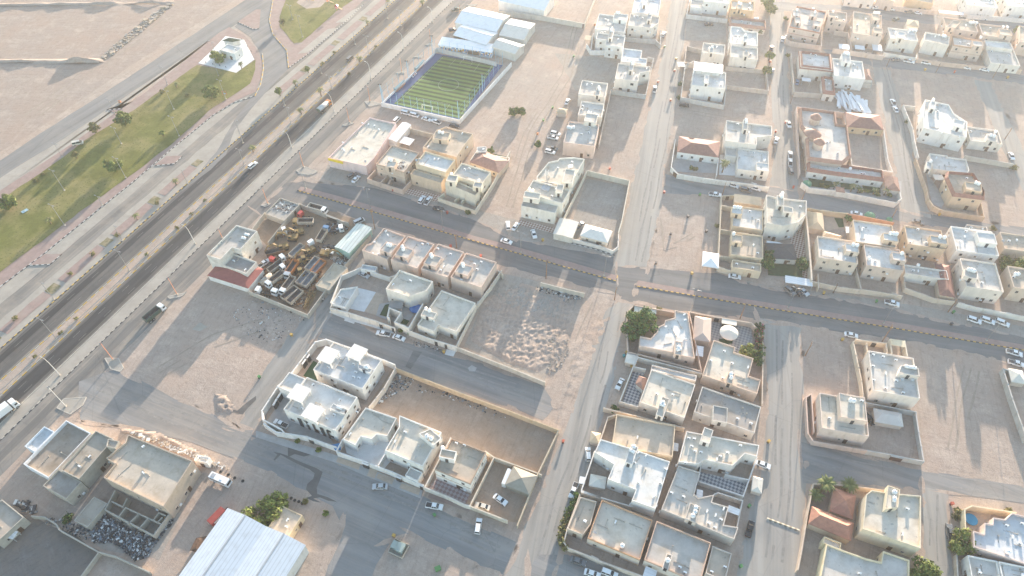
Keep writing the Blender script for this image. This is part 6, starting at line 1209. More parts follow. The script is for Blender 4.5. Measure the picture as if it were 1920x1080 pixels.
car('suv','white',(574,218),(568,118),'on the sandy lane under the small tan tent'); car('pickup','white',(482,388),(442,490),'with a dark bed beside the street hedge'); car('sedan','grey',(440,948),(552,988),'on the street before the orange-banded house','dark'); car('sedan','white',(548,1045),(658,1082),'at the bottom edge, left of two'); car('suv','white',(678,1040),(785,1082),'at the bottom edge, right of two'); car('sedan','white',(1835,228),(1930,262),'beside the flared-front house'); car('pickup','black',(1768,785),(1798,672),'on the right street by the grey stepped house')
T(1440,810); car('pickup','grey',(1375,815),(1355,695),'half under the round tree at lower right','dark')
# trucks ------------------------------------------------------------
def tpaint(c): return PC[c]
def truck_cab(root,x,c,h=2.6,L=1.9,w_=2.4):
    b=MB(); b.hexa([(x-L/2,-w_/2,.75),(x+L/2,-w_/2,.75),(x+L/2,w_/2,.75),(x-L/2,w_/2,.75)],[(x-L/2,-w_/2+.08,h+.5),(x+L/2-.35,-w_/2+.08,h+.45),(x+L/2-.35,w_/2-.08,h+.45),(x-L/2,w_/2-.08,h+.5)]); o=b.build('cab',tpaint(c),root)
    g=MB(); g.hexa([(x+L/2-.22,-w_/2+.15,1.9),(x+L/2-.08,-w_/2+.15,1.9),(x+L/2-.08,w_/2-.15,1.9),(x+L/2-.22,w_/2-.15,1.9)],[(x+L/2-.38,-w_/2+.2,2.75),(x+L/2-.26,-w_/2+.2,2.75),(x+L/2-.26,w_/2-.2,2.75),(x+L/2-.38,w_/2-.2,2.75)]); g.build('windscreen',M_GLASS,o)
    for s in(-1,1): q=MB(); q.box((x+.15,s*(w_/2-.02),2.15),(.9,.06,.7)); q.build('side_window',M_GLASS,o)
    for s in(-1,1): q=MB(); q.box((x+L/2+.01,s*.85,1.05),(.06,.4,.2)); q.build('headlight',M_LAMP,root)
def chassis(root,x0,x1,axles):
    b=MB(); b.box(((x0+x1)/2,0,.85),(x1-x0,.9,.28)); b.build('chassis',M_DARK,root)
    for x in axles:
        for s in(-1,1): inst('wheel',WHT,root,(x,s*1.05,.52))
def open_bed(root,x0,x1,z0,h,c,inner,name='dump_bed',w_=2.45):
    b=MB(); t=.1; L=x1-x0; cx=(x0+x1)/2
    b.box((cx,0,z0+.06),(L,w_,.12),1); b.box((cx,w_/2-t/2,z0+h/2+.06),(L,t,h)); b.box((cx,-w_/2+t/2,z0+h/2+.06),(L,t,h)); b.box((x0+t/2,0,z0+h/2+.05),(t,w_-.2,h)); b.box((x1-t/2,0,z0+h/2+.05),(t,w_-.2,h))
    for s in(-1,1):
        b.box((cx,s*(w_/2+.02),z0+h+.06),(L+.06,.14,.12))
        for k in range(int(L/1.1)): b.box((x0+.4+k*1.1,s*(w_/2+.03),z0+h/2),(.12,.1,h))
    # steel liner
    b.face([(x0+.11,-w_/2+.11,z0+.13),(x1-.11,-w_/2+.11,z0+.13),(x1-.11,w_/2-.11,z0+.13),(x0+.11,w_/2-.11,z0+.13)],1)
    for s in(-1,1):
        q=[(x0+.11,s*(w_/2-.105),z0+.13),(x1-.11,s*(w_/2-.105),z0+.13),(x1-.11,s*(w_/2-.105),z0+h),(x0+.11,s*(w_/2-.105),z0+h)]; b.face(q,1)
    b.build(name,[tpaint(c),inner],root)
_TP={}
def truck_proto(kind,col,col2='white'):
    k=(kind,col,col2)
    if k in _TP: return _TP[k]
    root=empty('truck_proto',(0,0,-60))
    if kind=='dump': chassis(root,-4.3,4.0,(-3.2,-1.9,3.0)); truck_cab(root,3.3,col); open_bed(root,-4.3,2.1,1.15,1.6,col2,M_BED)
    elif kind=='tractor': chassis(root,-3.0,2.4,(-2.2,-.9,1.8)); truck_cab(root,1.9,col,2.7); q=MB(); q.lathe([(.5,1.0),(.5,1.12)],10,0,(-1.5,0,0)); q.build('fifth_wheel',M_DARK,root)
    elif kind=='cabchassis': chassis(root,-3.6,2.9,(-2.6,-1.3,2.2)); truck_cab(root,2.1,col,2.4); q=MB(); [q.box((-.5-k*1.0,0,1.05),(.2,1.6,.2)) for k in range(3)]; q.build('cross_members',M_STEEL,root)
    elif kind=='bed': chassis(root,-3.4,3.2,(-2.6,-1.5)); open_bed(root,-3.5,3.5,1.0,1.5,col2,M_BED if col!='grey' else M_BEDG,'open_bed'); q=MB(); [q.box((2.6,s*.8,.5),(.14,.14,1.0)) for s in(-1,1)]; q.build('landing_leg',M_DARK,root)
    elif kind=='tanker': chassis(root,-4.3,4.0,(-3.2,-1.9,3.0)); truck_cab(root,3.3,col); q=MB(); q.tube((-4.2,0,2.15),(2.1,0,2.15),1.15,1.15,14); q.build('tank',PC[col2],root); q=MB(); q.box((-4.3,0,1.9),(.2,2.3,1.6)); q.build('rear_panel',PC['green'],root)
    elif kind=='semi':
        chassis(root,-9.0,4.2,(-8,-6.8,-5.6,1.0,3.2)); truck_cab(root,3.3,col,3.0); b=MB(); b.box((-3.6,0,2.55),(11.0,2.5,2.7)); b.build('trailer_box',PC[col2],root)
    elif kind=='tank': q=MB(); q.tube((-2.6,0,1.4),(2.6,0,1.4),1.15,1.15,14); q.build('tank_body',PC[col],root); q=MB(); [q.box((x,0,.35),(.3,2,.7)) for x in(-1.6,1.6)]; q.build('cradle',M_STEEL,root); q=MB(); q.lathe([(.3,2.5),(.3,2.68)],8); q.build('hatch',M_DARK,root)
    elif kind=='excavator':
        for s in(-1,1):
            b=MB(); b.hexa([(-1.7,s*1.1-.3,0),(1.7,s*1.1-.3,0),(1.7,s*1.1+.3,0),(-1.7,s*1.1+.3,0)],[(-2.0,s*1.1-.3,.8),(2.0,s*1.1-.3,.8),(2.0,s*1.1+.3,.8),(-2.0,s*1.1+.3,.8)]); b.build('track',M_DARK,root)
        b=MB(); b.box((-.5,0,1.45),(3.4,2.4,1.0)); b.box((-1.6,0,1.8),(1.2,2.4,.9)); b.build('body',PC[col],root)
        b=MB(); b.box((.8,.65,2.2),(1.4,1.0,1.5)); o=b.build('cab',PC[col],root); q=MB(); q.box((1.5,.65,2.35),(.06,.85,1.0)); q.box((.8,1.16,2.35),(1.0,.05,.9)); q.build('cab_window',M_GLASS,o)
        def arm(nm,P,w0,c):
            b=MB()
            for (x0,z0,t0),(x1,z1,t1) in zip(P[:-1],P[1:]):
                d=Vector((x1-x0,0,z1-z0)).normalized(); n=Vector((-d.z,0,d.x)); a0,a1=Vector((x0,0,z0)),Vector((x1,0,z1)); y=Vector((0,w0/2,0))
                b.hexa([a0-n*t0/2-y,a1-n*t1/2-y,a1-n*t1/2+y,a0-n*t0/2+y],[a0+n*t0/2-y,a1+n*t1/2-y,a1+n*t1/2+y,a0+n*t0/2+y])
            b.build(nm,PC[c],root)
        arm('boom',[(1.0,1.6,.6),(3.2,4.0,.7),(5.4,3.6,.45)],.5,col); arm('stick',[(5.2,3.9,.4),(6.9,1.4,.4)],.4,col)
        b=MB(); b.hexa([(6.2,-.6,.1),(7.0,-.6,.1),(7.0,.6,.1),(6.2,.6,.1)],[(6.5,-.6,1.3),(7.3,-.6,1.2),(7.3,.6,1.2),(6.5,.6,1.3)]); b.build('bucket',M_STEEL,root)
    elif kind=='loader':
        for x in(-1.6,1.5):
            for s in(-1,1): q=wheel_mesh(.75,.5) if 'LW' not in _TP else _TP['LW']; _TP['LW']=q; inst('wheel',q,root,(x,s*1.05,.75))
        b=MB(); b.box((-1.5,0,1.5),(2.4,1.8,1.0)); b.box((.4,0,1.2),(1.6,1.3,.7)); b.build('body',PC[col],root); b=MB(); b.box((-.2,0,2.5),(1.4,1.5,1.5)); o=b.build('cab',M_GLASS,root); b=MB(); b.box((-.2,0,3.3),(1.6,1.7,.14)); b.build('cab_roof',PC[col],o)
        for s in(-1,1): b=MB(); b.tube((.8,s*.6,1.7),(2.9,s*.6,.6),.14); b.build('lift_arm',PC[col],root)
        b=MB(); b.hexa([(2.7,-1.2,.1),(3.8,-1.2,.05),(3.8,1.2,.05),(2.7,1.2,.1)],[(2.6,-1.2,1.1),(2.9,-1.2,1.1),(2.9,1.2,1.1),(2.6,1.2,1.1)]); b.build('bucket',M_STEEL,root)
    elif kind=='bus':
        b=MB(); b.hexa([(-3.5,-1.1,.5),(3.5,-1.1,.5),(3.5,1.1,.5),(-3.5,1.1,.5)],[(-3.45,-1.0,2.75),(3.2,-1.0,2.75),(3.2,1.0,2.75),(-3.45,1.0,2.75)]); b.build('body',PC[col],root)
        for s in(-1,1):
            for k in range(5): q=MB(); q.box((-2.7+k*1.15,s*1.06,1.9),(.95,.06,.7)); q.build('window',M_GLASS,root)
        q=MB(); q.box((3.36,0,1.85),(.1,1.8,1.0)); q.build('windscreen',M_GLASS,root); q=MB(); q.box((-2.2,0,2.85),(1.2,1.2,.2)); q.build('roof_ac',M_GREYM,root); q=MB(); q.box((.8,0,2.82),(.8,.8,.12)); q.build('roof_hatch',M_WHITEP,root)
        for x in(-2.1,2.2):
            for s in(-1,1): inst('wheel',WH,root,(x,s*.98,.36))
    _TP[k]=(root,treeof(root)); return _TP[k]
def truck(kind,c,c2,a,b,name,label,cat,group=None,z=1.2): return vehicle(truck_proto(kind,c,c2),name,label,cat,a,b,group,z=z)
GY='machines standing in the scrap yard'
T(480,0); truck('tanker','orange','silver',(468,838),(558,768),'tanker_truck','tanker truck with an orange cab and silver tank on the highway','truck')
T(0,540); truck('dump','white','green',(1080,262),(1245,125),'dump_truck','dark green-bodied dump truck with a white cab on the service road','truck'); truck('semi','white','white',(-40,985),(125,862),'lorry','white articulated lorry entering at the left edge of the highway','truck')
T(480,270); truck('dump','white','cream',(385,470),(545,515),'dump_truck','white dump truck with a black bed parked outside the scrap yard wall','truck'); truck('dump','yellow','dusty',(428,590),(282,592),'dump_truck','white-bedded dump truck with a yellow cab in the scrap yard','truck',GY); truck('dump','blue','dusty',(470,740),(540,625),'dump_truck','dump truck with a blue cab and dark bed in the scrap yard','truck',GY)
car('van','silver',(755,590),(795,572),'behind the teal green shed on the main road')
truck('cabchassis','red','red',(410,560),(322,528),'truck','truck with a faded red cab in the top corner of the scrap yard','truck',GY); truck('tractor','white','white',(575,650),(640,640),'tractor_unit','white tractor unit with its cab nose towards the teal shed','truck',GY); truck('cabchassis','white','white',(480,800),(392,730),'truck','white-cabbed chassis in the middle of the scrap yard','truck',GY); truck('tractor','white','white',(270,640),(225,655),'tractor_unit','white cab behind the upper yellow excavator','truck',GY)
truck('excavator','yellow','',(400,645),(240,672),'excavator','yellow excavator with its boom stretched to the left, uppermost of the yard','excavator',GY); truck('excavator','yellow','',(345,705),(205,700),'excavator','second yellow excavator below the uppermost one','excavator',GY); truck('excavator','yellow','',(275,755),(130,790),'excavator','yellow excavator with a long low boom beside the stained block','excavator',GY); truck('excavator','yellow','',(450,775),(355,830),'excavator','yellow excavator leaning to the lower left in mid yard','excavator',GY); truck('excavator','yellow','',(470,815),(580,830),'excavator','yellow excavator with its boom towards the mud hut','excavator',GY)
truck('bed','rust','rust',(80,835),(212,795),'tipper_bed','rusty open tipper bed lying below the long-boomed excavator','trailer',GY); truck('bed','grey','dusty',(265,850),(352,768),'tipper_bed','silver tipper bed with a grey floor in mid yard','trailer',GY); truck('bed','grey','dusty',(385,955),(468,862),'tipper_bed','silver tipper bed beside the red-sided bed','trailer',GY); truck('bed','grey','orange',(432,975),(512,885),'tipper_bed','tipper bed with bright red-orange sides','trailer',GY)
truck('cabchassis','red','red',(75,925),(130,870),'truck','truck with a small red cab beside the white pickup','truck',GY); truck('bed','rust','dusty',(98,965),(205,885),'tipper_bed','tan tipper bed beside the white tank','trailer',GY); truck('tractor','white','white',(255,830),(205,860),'tractor_unit','white tractor unit above the tan tipper bed','truck',GY); truck('tractor','white','white',(265,900),(205,935),'tractor_unit','white tractor unit beside the orange truck','truck',GY); truck('dump','silver','orange',(295,905),(240,990),'dump_truck','short dump truck with an orange rusty bed','truck',GY)
truck('loader','yellow','',(345,985),(325,935),'wheel_loader','yellow wheel loader between the tipper beds','loader',GY); truck('loader','yellow','',(330,880),(400,860),'wheel_loader','yellow wheel loader amid dismantled parts','loader',GY); truck('bed','grey','dusty',(318,1062),(400,965),'tipper_bed','white tipper bed, left of the pair by the mud hut','trailer',GY); truck('bed','grey','dusty',(362,1075),(440,980),'tipper_bed','white tipper bed, right of the pair by the mud hut','trailer',GY); truck('tank','dusty','',(45,1045),(110,985),'storage_tank','dirty white cylindrical tank beside the stained block','tank',GY); truck('dump','white','dusty',(205,975),(85,1068),'dump_truck','white dump truck facing the lower yard wall','truck',GY)
T(480,540); truck('dump','white','dusty',(290,-75),(190,55),'dump_truck','white-cabbed dump truck with a dark bed at the lower wall','truck',GY); truck('tractor','white','white',(190,-20),(140,45),'tractor_unit','white tractor unit at the lower yard wall','truck',GY); truck('cabchassis','white','cream',(100,40),(10,20),'truck','flatbed with a white cab in the bottom yard corner','truck',GY); truck('bed','rust','dusty',(190,100),(320,-5),'tipper_bed','brown-floored white tipper bed, left of two at the lower wall','trailer',GY); truck('bed','rust','dusty',(240,125),(350,20),'tipper_bed','brown-floored white tipper bed, right of two at the lower wall','trailer',GY)
# crane lattice
def lattice(label,a,b,w_=1.0):
    p,q=G(a,1),G(b,1); d=(q-p); L=d.length; rz=math.atan2(d.y,d.x); root=empty('crane_jib',(p.x,p.y,0),rz); tag(root,label,'crane jib'); m=PC['yellow']; b_=MB()
    for s in(-1,1):
        for z in(.3,1.2): b_.box((L/2,s*w_/2,z),(L,.1,.1))
    b_.build('chord',m,root); b_=MB(); n=int(L/1.1)
    for k in range(n):
        x0,x1=L*k/n,L*(k+1)/n
        for s in(-1,1): b_.tube((x0,s*w_/2,.3),(x1,s*w_/2,1.2),.05,.05,4)
        b_.tube((x0,-w_/2,1.2),(x0,w_/2,1.2),.05,.05,4); b_.tube((x0,-w_/2,1.2),(x1,w_/2,1.2),.05,.05,4)
    b_.build('lattice_bracing',m,root)
lattice('yellowed lattice crane jib lying along the lane wall of the scrap yard',(375,158),(440,20),1.3); lattice('thin pale lattice beam beside the yellowed crane jib',(362,150),(405,10),.4)
def heap(name,label,cat,pts,n,cols,smin,smax,zmax,parent_kind='stuff',seed=1):
    P=ccw([(G(p).x,G(p).y) for p in pts]); r=random.Random(seed); xs=[p[0] for p in P]; ys=[p[1] for p in P]; b=MB(); k=0; c=cen(P)
    while k<n:
        x,y=r.uniform(min(xs),max(xs)),r.uniform(min(ys),max(ys))
        if not inside((x,y),P): continue
        d=noise.noise((x*.15,y*.15,seed))*.5+.5
        if r.random()>d*1.5: 
            k+=.3; continue
        s=r.uniform(smin,smax)*(1 if r.random()>.08 else 2); a=r.uniform(0,3.14); zz=r.uniform(0,zmax*d)
        b.box((x,y,zz+s*.2),(s*r.uniform(.6,1.8),s*r.uniform(.4,1.2),s*r.uniform(.15,.7)),r.randrange(len(cols)),a); k+=1
    o=b.build(name,cols); tag(o,label,cat,kind='stuff'); return o
M_RUSTO=mat('orange_rust',(.27,.14,.07),.9,.3,2.0)
LC=[flat('litter_white',(.62,.62,.60),.7),flat('litter_grey',(.25,.25,.25),.8),flat('litter_dark',(.06,.06,.065),.8),flat('litter_blue',(.15,.18,.21),.7),flat('litter_tan',(.30,.25,.20),.9),flat('litter_black',(.04,.04,.042),.8)]
RC=[flat('rubble_tan',(.42,.34,.26),.95),flat('rubble_grey',(.34,.31,.28),.95),LC[0]]
T(0,0); heap('rubble','line of earth and stone rubble crossing the desert at the upper left','rubble',[(760,430),(880,320),(1000,225),(1150,110),(1260,30),(1310,30),(1180,140),(1040,260),(900,370),(800,450)],500,RC[:2],.3,.9,.5,seed=20)
T(0,810); heap('litter_heap','heap of dark and white litter below the big unfinished hall','litter heap',[(700,640),(790,620),(960,720),(1140,780),(1260,650),(1310,660),(1180,830),(1110,940),(1010,970),(930,880),(850,830),(690,830)],3000,[LC[0],LC[2],LC[5],LC[3],LC[2],LC[1],LC[5]],.12,.45,.7,seed=3)
heap('rubble','tan stone rubble along the upper side of the big unfinished hall','rubble',[(960,0),(1080,10),(1480,160),(1700,260),(1720,290),(1550,230),(1300,140),(1000,15)],500,RC,.2,.7,.4,seed=4); heap('litter','scattered litter and planks beside the low wall end','litter',[(120,520),(210,520),(290,600),(240,620),(130,560)],160,LC,.2,.7,.5,seed=5); heap('litter','loose litter around the low concrete hut','litter',[(330,640),(440,650),(560,680),(720,760),(650,820),(450,720),(340,690)],260,LC,.12,.4,.2,seed=6)
T(960,540); heap('litter','white plastic litter along the block wall end of the mounded lot','litter',[(150,-5),(330,0),(520,60),(510,85),(400,110),(330,60),(200,40)],420,LC,.12,.5,.3,seed=7); heap('rubble','stone rubble at the foot of the soil mounds','rubble',[(240,260),(420,380),(430,500),(340,640),(260,650),(280,480),(200,350)],420,RC[:2],.1,.38,.25,seed=8)
T(480,540); heap('litter','white litter in the upper corner of the reddish lot','litter',[(1040,640),(1200,680),(1130,760),(950,850),(900,890),(960,760)],420,LC,.12,.4,.25,seed=9); heap('litter','light litter strewn along the ochre wall of the reddish lot','litter',[(1200,720),(1500,790),(1900,950),(1900,1000),(1500,850),(1200,780)],160,LC,.12,.4,.2,seed=10)
heap('litter','litter strewn over the dark plot below the scrap yard','litter',[(0,60),(380,210),(330,280),(200,380),(0,420),(-200,200)],320,LC,.1,.35,.15,seed=11); heap('litter','litter along the low yard walls of the twin-tank villa','litter',[(1150,385),(1300,430),(1430,470),(1400,490),(1200,430)],160,LC,.1,.35,.2,seed=12)
T(480,270); heap('scrap_metal','dark scrap metal and machine parts in the middle of the scrap yard','scrap metal',[(290,870),(370,840),(420,900),(380,960),(300,930)],900,[M_STEEL,M_DARK,M_RUSTO,PC['yellow'],M_STEEL],.2,.8,1.0,seed=13); heap('scrap_metal','scrap metal beside the tractor unit at the teal shed','scrap metal',[(540,600),(600,590),(700,640),(660,660),(560,640)],160,[M_STEEL,M_DARK,M_GREYM],.2,.7,.7,seed=14); heap('rubble','broken stones on the roof rim of the mud hut','rubble',[(560,860),(690,850),(680,930),(600,900)],240,RC+[M_DARK],.2,.6,.8,seed=15)
heap('scrap_metal','loose machine parts scattered over the lower scrap yard','scrap metal',[(0,1000),(60,900),(200,830),(450,880),(500,1000),(380,1240),(60,1120)],2600,[M_STEEL,M_DARK,M_STEEL,M_RUSTO,LC[4],M_RUSTO],.15,.65,.5,seed=16)
def rooflitter(label,pts,z,n,seed):
    P=ccw([(G(p,z).x,G(p,z).y) for p in pts]); r=random.Random(seed); b=MB(); xs=[p[0] for p in P]; ys=[p[1] for p in P]; k=0
    while k<n:
        x,y=r.uniform(min(xs),max(xs)),r.uniform(min(ys),max(ys))
        if inside((x,y),P): s=r.uniform(.2,.8); b.box((x,y,z+s*.12),(s*r.uniform(.5,2.2),s*.5,s*.25),r.randrange(4),r.uniform(0,3)); k+=1
    o=b.build('roof_scrap',[LC[0],LC[1],LC[2],M_STEEL]); tag(o,label,'scrap',kind='stuff')
rooflitter('dark planks and scrap on the roof of the pink house',[(1040,140),(1120,130),(1110,190),(1030,180)],H2-.8,70,1); rooflitter('white rubble on the open roof of the debris-roofed yard room',[(185,425),(300,450),(250,520),(110,490)],2.55,90,2)
# corrugated sheet pile
T(1440,0); r=random.Random(5); pile=empty('sheet_pile',G((620,780))); tag(pile,'heap of loose bluish-white corrugated sheets on the bare plot','sheet pile'); pc=G((620,780))
shm=corr('loose_white_sheet',(.78,.79,.80),R_(75),.6,.25)
for k in range(26):
    t=k/25; x=505+t*215+r.uniform(-12,12); y0=705+t*55+r.uniform(-22,15); p=G((x,y0)); q=G((x+30+r.uniform(-10,25),y0+95+r.uniform(-10,25))); d=q-p; mb=MB(); L=d.length+2; mb.box((0,0,0),(L,1.25,.06)); m_=(p+q)/2-pc
    o=mb.build('sheet',shm,pile,(m_.x,m_.y,.35+.9*math.sin(t*3.1)+r.uniform(0,.5)),math.atan2(d.y,d.x)+r.uniform(-.3,.3)); o.rotation_euler[0]=r.uniform(-.25,.25); o.rotation_euler[1]=r.uniform(-.1,.1)
# ---------------------------------------------------------------- lamps, poles
M_POLEW=flat('white_painted_pole',(.52,.51,.48),.5); M_POLEG=flat('galvanised_pole',(.26,.265,.265),.45,.2); M_POLEO=flat('orange_painted_pole',(.62,.26,.14),.6); M_WOOD=mat('brown_pole',(.25,.145,.08),.85,.2,1.5); M_LUM=flat('lamp_glass',(.6,.6,.56),.25)
def lamp(kind,base,top,label,group,hfix=None):
    b=G(base); h=hfix or max(5.0,min(13.0,pole_height(base,top)))
    t=G(top,h); o=empty({'curved':'street_lamp','twin':'street_lamp','single':'street_lamp','orange':'signal_pole','util':'utility_pole'}[kind],(b.x,b.y,0.1 if kind!='util' else 0)); tag(o,label,{'orange':'pole','util':'utility pole'}.get(kind,'street lamp'),group)
    if kind=='curved':
        d=Vector((t.x-b.x,t.y-b.y,0)); 
        dirv=-Vector((HV.x,HV.y,0)); m=MB(); P=[Vector((0,0,0)),Vector((0,0,h*.55)),Vector((0,0,h*.8))+dirv*.15,Vector((0,0,h*.95))+dirv*.7,Vector((0,0,h))+dirv*1.7]
        for i in range(4): m.tube(P[i],P[i+1],.17-.03*i,.14-.03*i,6,cap=False)
        m.build('pole',M_POLEW,o); m=MB(); m.box(tuple(P[4]+dirv*.35+Vector((0,0,.02))),(.9,.35,.16),0,math.atan2(dirv.y,dirv.x)); m.build('lamp_head',M_POLEW,o); m=MB(); m.box((0,0,.2),(.6,.6,.4)); m.build('base',M_CONC,o)
    elif kind in('twin','single'):
        m=MB(); m.tube((0,0,0),(0,0,h),.13,.08,6); m.build('pole',M_POLEG,o); m=MB(); m.box((0,0,.2),(.6,.6,.4)); m.build('base',M_CONC,o)
        for s in((-1,1) if kind=='twin' else (1,)):
            v=Vector((HV.x,HV.y,0))*s; m=MB(); m.tube((0,0,h-.1),tuple(v*1.0+Vector((0,0,h+.1))),.06,.05,5); m.box(tuple(v*1.3+Vector((0,0,h+.12))),(.8,.34,.16),0,math.atan2(v.y,v.x)); m.build('lamp_head',M_POLEG,o)
    elif kind=='orange':
        m=MB(); m.tube((0,0,0),(0,0,h),.15,.09,6); m.build('pole',M_POLEO if 'orange' in label else M_POLEW,o); m=MB(); m.box((0,0,h-.3),(.9,.3,.3),0,HA); m.build('lamp_head',M_POLEG,o); m=MB(); m.box((0,0,.25),(.7,.7,.5)); m.build('base',M_CONC,o)
    else:
        m=MB(); m.tube((0,0,0),(0,0,h),.17,.11,7); m.build('pole',M_WOOD,o)
        for z in(h-.3,h-1.2):
            m=MB(); m.box((0,0,z),(2.2,.12,.14),0,R_(66)); m.build('crossarm',M_WOOD,o)
        m=MB()
        for s in(-.95,0,.95): m.lathe([(.07,0),(.09,.12),(.05,.26)],6,0,(s*math.cos(R_(66)),s*math.sin(R_(66)),h-.2))
        m.build('insulator',M_GREYM,o)
    return o
OR=['first','second','third','fourth','fifth','sixth','seventh','eighth','ninth','tenth','eleventh','twelfth']
def series(kind,tile_pts,fmt,group):
    L=[]
    for (x0,y0),b,t in tile_pts:
        T(x0,y0); L.append((px(b),px(t)))
    T(); L.sort(key=lambda q:-q[0][1])
    for k,(b,t) in enumerate(L): lamp(kind,b,t,fmt%OR[k],group)
A,B_,E_,A3,F_=(0,0),(480,0),(0,270),(0,540),(480,270)
series('curved',[(B_,(1325,170),(1310,60)),(B_,(1108,370),(1080,250)),(B_,(865,590),(838,470)),(B_,(588,840),(552,705)),(B_,(270,1110),(232,995)),(E_,(1465,750),(1400,620)),(A3,(450,655),(335,540))],'white curved street lamp, %s up from the bottom along the near highway kerb','curved lamps on the near highway kerb')
series('twin',[(B_,(1087,195),(1072,80)),(B_,(847,415),(820,270)),(B_,(568,670),(550,570)),(B_,(262,925),(230,805)),(E_,(1833,160),(1800,40)),(E_,(970,950),(880,803)),(A3,(425,385),(295,238))],'grey two-headed lamp, %s up from the bottom in the highway median','two-headed lamps in the highway median')
series('single',[(B_,(988,140),(970,20)),(B_,(745,335),(733,235)),(B_,(493,555),(478,430)),(B_,(217,793),(190,675)),(A,(1825,1075),(1790,885)),(E_,(1408,298),(1365,190)),(E_,(920,727),(855,610)),(A3,(405,85),(315,-45))],'thin white lamp, %s up from the bottom along the paved planter strip','lamps along the planter strip')
series('twin',[(A,(1640,570),(1590,440)),(A,(1257,635),(1205,500)),(A,(865,850),(815,750)),(A,(1640,470),(1560,320))]+[(E_,(470,100),(410,0))],'grey park lamp, %s up from the bottom along the upper park path','lamps on the upper park path')
series('twin',[(A,(912,1080),(850,958)),(A,(1305,822),(1250,680)),(A,(1345,1022),(1275,880)),(A,(1695,745),(1640,605)),(E_,(485,350),(390,198)),(E_,(487,612),(385,460)),(E_,(945,255),(870,105)),(B_,(275,150),(260,40)),(B_,(350,280),(335,115)),(E_,(770,460),(748,415))],'grey park lamp on the lawn, %s up from the bottom','lamps standing on the park lawn')
series('orange',[(B_,(1310,320),(1300,215)),(B_,(1095,545),(1085,430)),(B_,(857,765),(840,650)),(B_,(702,920),(680,805)),(F_,(358,175),(325,55)),(F_,(90,450),(45,330)),(E_,(1668,706),(1630,640)),(A3,(1330,50),(1255,-80)),(A3,(850,540),(750,410)),(B_,(1530,110),(1522,30))],'orange painted pole, %s up from the bottom on the service road islands','orange poles on the service road islands')
T(0,540); lamp('orange',(495,888),(360,738),'white pole on the lowest broken service road island',None)
T(480,270); GM='lamps in the main road median'
for k,((x0,y0),b,t) in enumerate([((480,270),(373,335),(345,230)),((480,270),(860,490),(830,335)),((480,270),(1403,645),(1388,500)),((960,270),(65,815),(65,665)),((960,270),(690,990),(708,840)),((960,540),(1338,185),(1368,10)),((1440,540),(150,150),(215,0)),((1440,540),(865,265),(935,135)),((1440,540),(1635,395),(1720,250))]):
    T(x0,y0); lamp('twin',b,t,'thin grey lamp, %s from the left in the main road median'%OR[k],GM)
GU='brown utility poles along the streets'
for (x0,y0),b,t,wh in [((480,270),(893,640),(860,490),'beside the teal green shed'),((480,270),(1505,780),(1497,680),'behind the four pink houses'),((960,270),(255,1010),(262,870),'at the block wall end of the main road'),((960,540),(768,90),(785,0),'at the corner of the sandy lane'),((960,540),(1710,230),(1755,110),'behind the checked court wall'),((1440,540),(850,410),(935,280),'before the white house with dented roof tanks'),((1440,540),(1350,180),(1410,85),'by the gates of the porthole house'),((1440,540),(488,38),(500,-20),'beside the large white car shelter'),((1440,540),(278,510),(318,400),'on the right street by the ring-marked lot'),((960,270),(1575,390),(1605,290),'at the brown gate above the bare lot'),((1440,270),(920,570),(960,485),'by the reddish brown garden wall'),((1440,270),(255,415),(275,365),'at the green dome corner'),((1440,0),(888,500),(930,440),'below the cream round-stair house'),((1440,0),(1258,545),(1292,475),'opposite the teal gate'),((1440,0),(1685,585),(1742,480),'opposite the low white-roofed house'),((1440,0),(1775,1045),(1828,960),'in the right field by the annex'),((1440,0),(165,780),(180,690),'at the corner of the domed villa wall')]:
    T(x0,y0); lamp('util',b,t,'brown wooden utility pole '+wh,GU)
T(960,270); mast=empty('telecom_mast',G((258,325),7.8)); tag(mast,'lattice telecom mast with antennas on the roof of the arched corner block','mast'); mb=MB()
for k in range(3): a=k*2.094; mb.tube((.5*math.cos(a),.5*math.sin(a),0),(.25*math.cos(a),.25*math.sin(a),9),.05,.05,5)
for z in range(9):
    for k in range(3): a,b=k*2.094,(k+1)*2.094; r0=.5-.028*z; mb.tube((r0*math.cos(a),r0*math.sin(a),z),(r0*math.cos(b),r0*math.sin(b),z+1),.03,.03,4)
mb.build('lattice',M_POLEG,mast)
for k in range(3): a=k*2.094+.5; m=MB(); m.box((.6*math.cos(a),.6*math.sin(a),8.2),(.16,.32,1.8),0,a); m.build('antenna',M_WHITEP,mast)
m=MB(); m.box((0,0,.15),(4.5,3.4,.3),0,R_(66)); m.build('steel_platform',M_GREYM,mast)
# ---------------------------------------------------------------- highway median fence
def rail(label,v,u0,u1,name='guard_rail'):
    root=empty(name,(*hpt(u0,v),0.17),HA); tag(root,label,'guard rail'); L=u1-u0; pm=MB(); pm.box((0,0,.4),(.1,.1,.8)); me=pm.mesh('post',M_GREYM); n=int(L/6)
    for k in range(n+1): inst('post',me,root,(k*L/n,0,0))
    m=MB(); m.box((L/2,.05,.62),(L,.06,.28)); m.build('rail',M_GREYM,root)
rail('grey steel guard rail along the highway median',V_RL-1.0,-40,420)
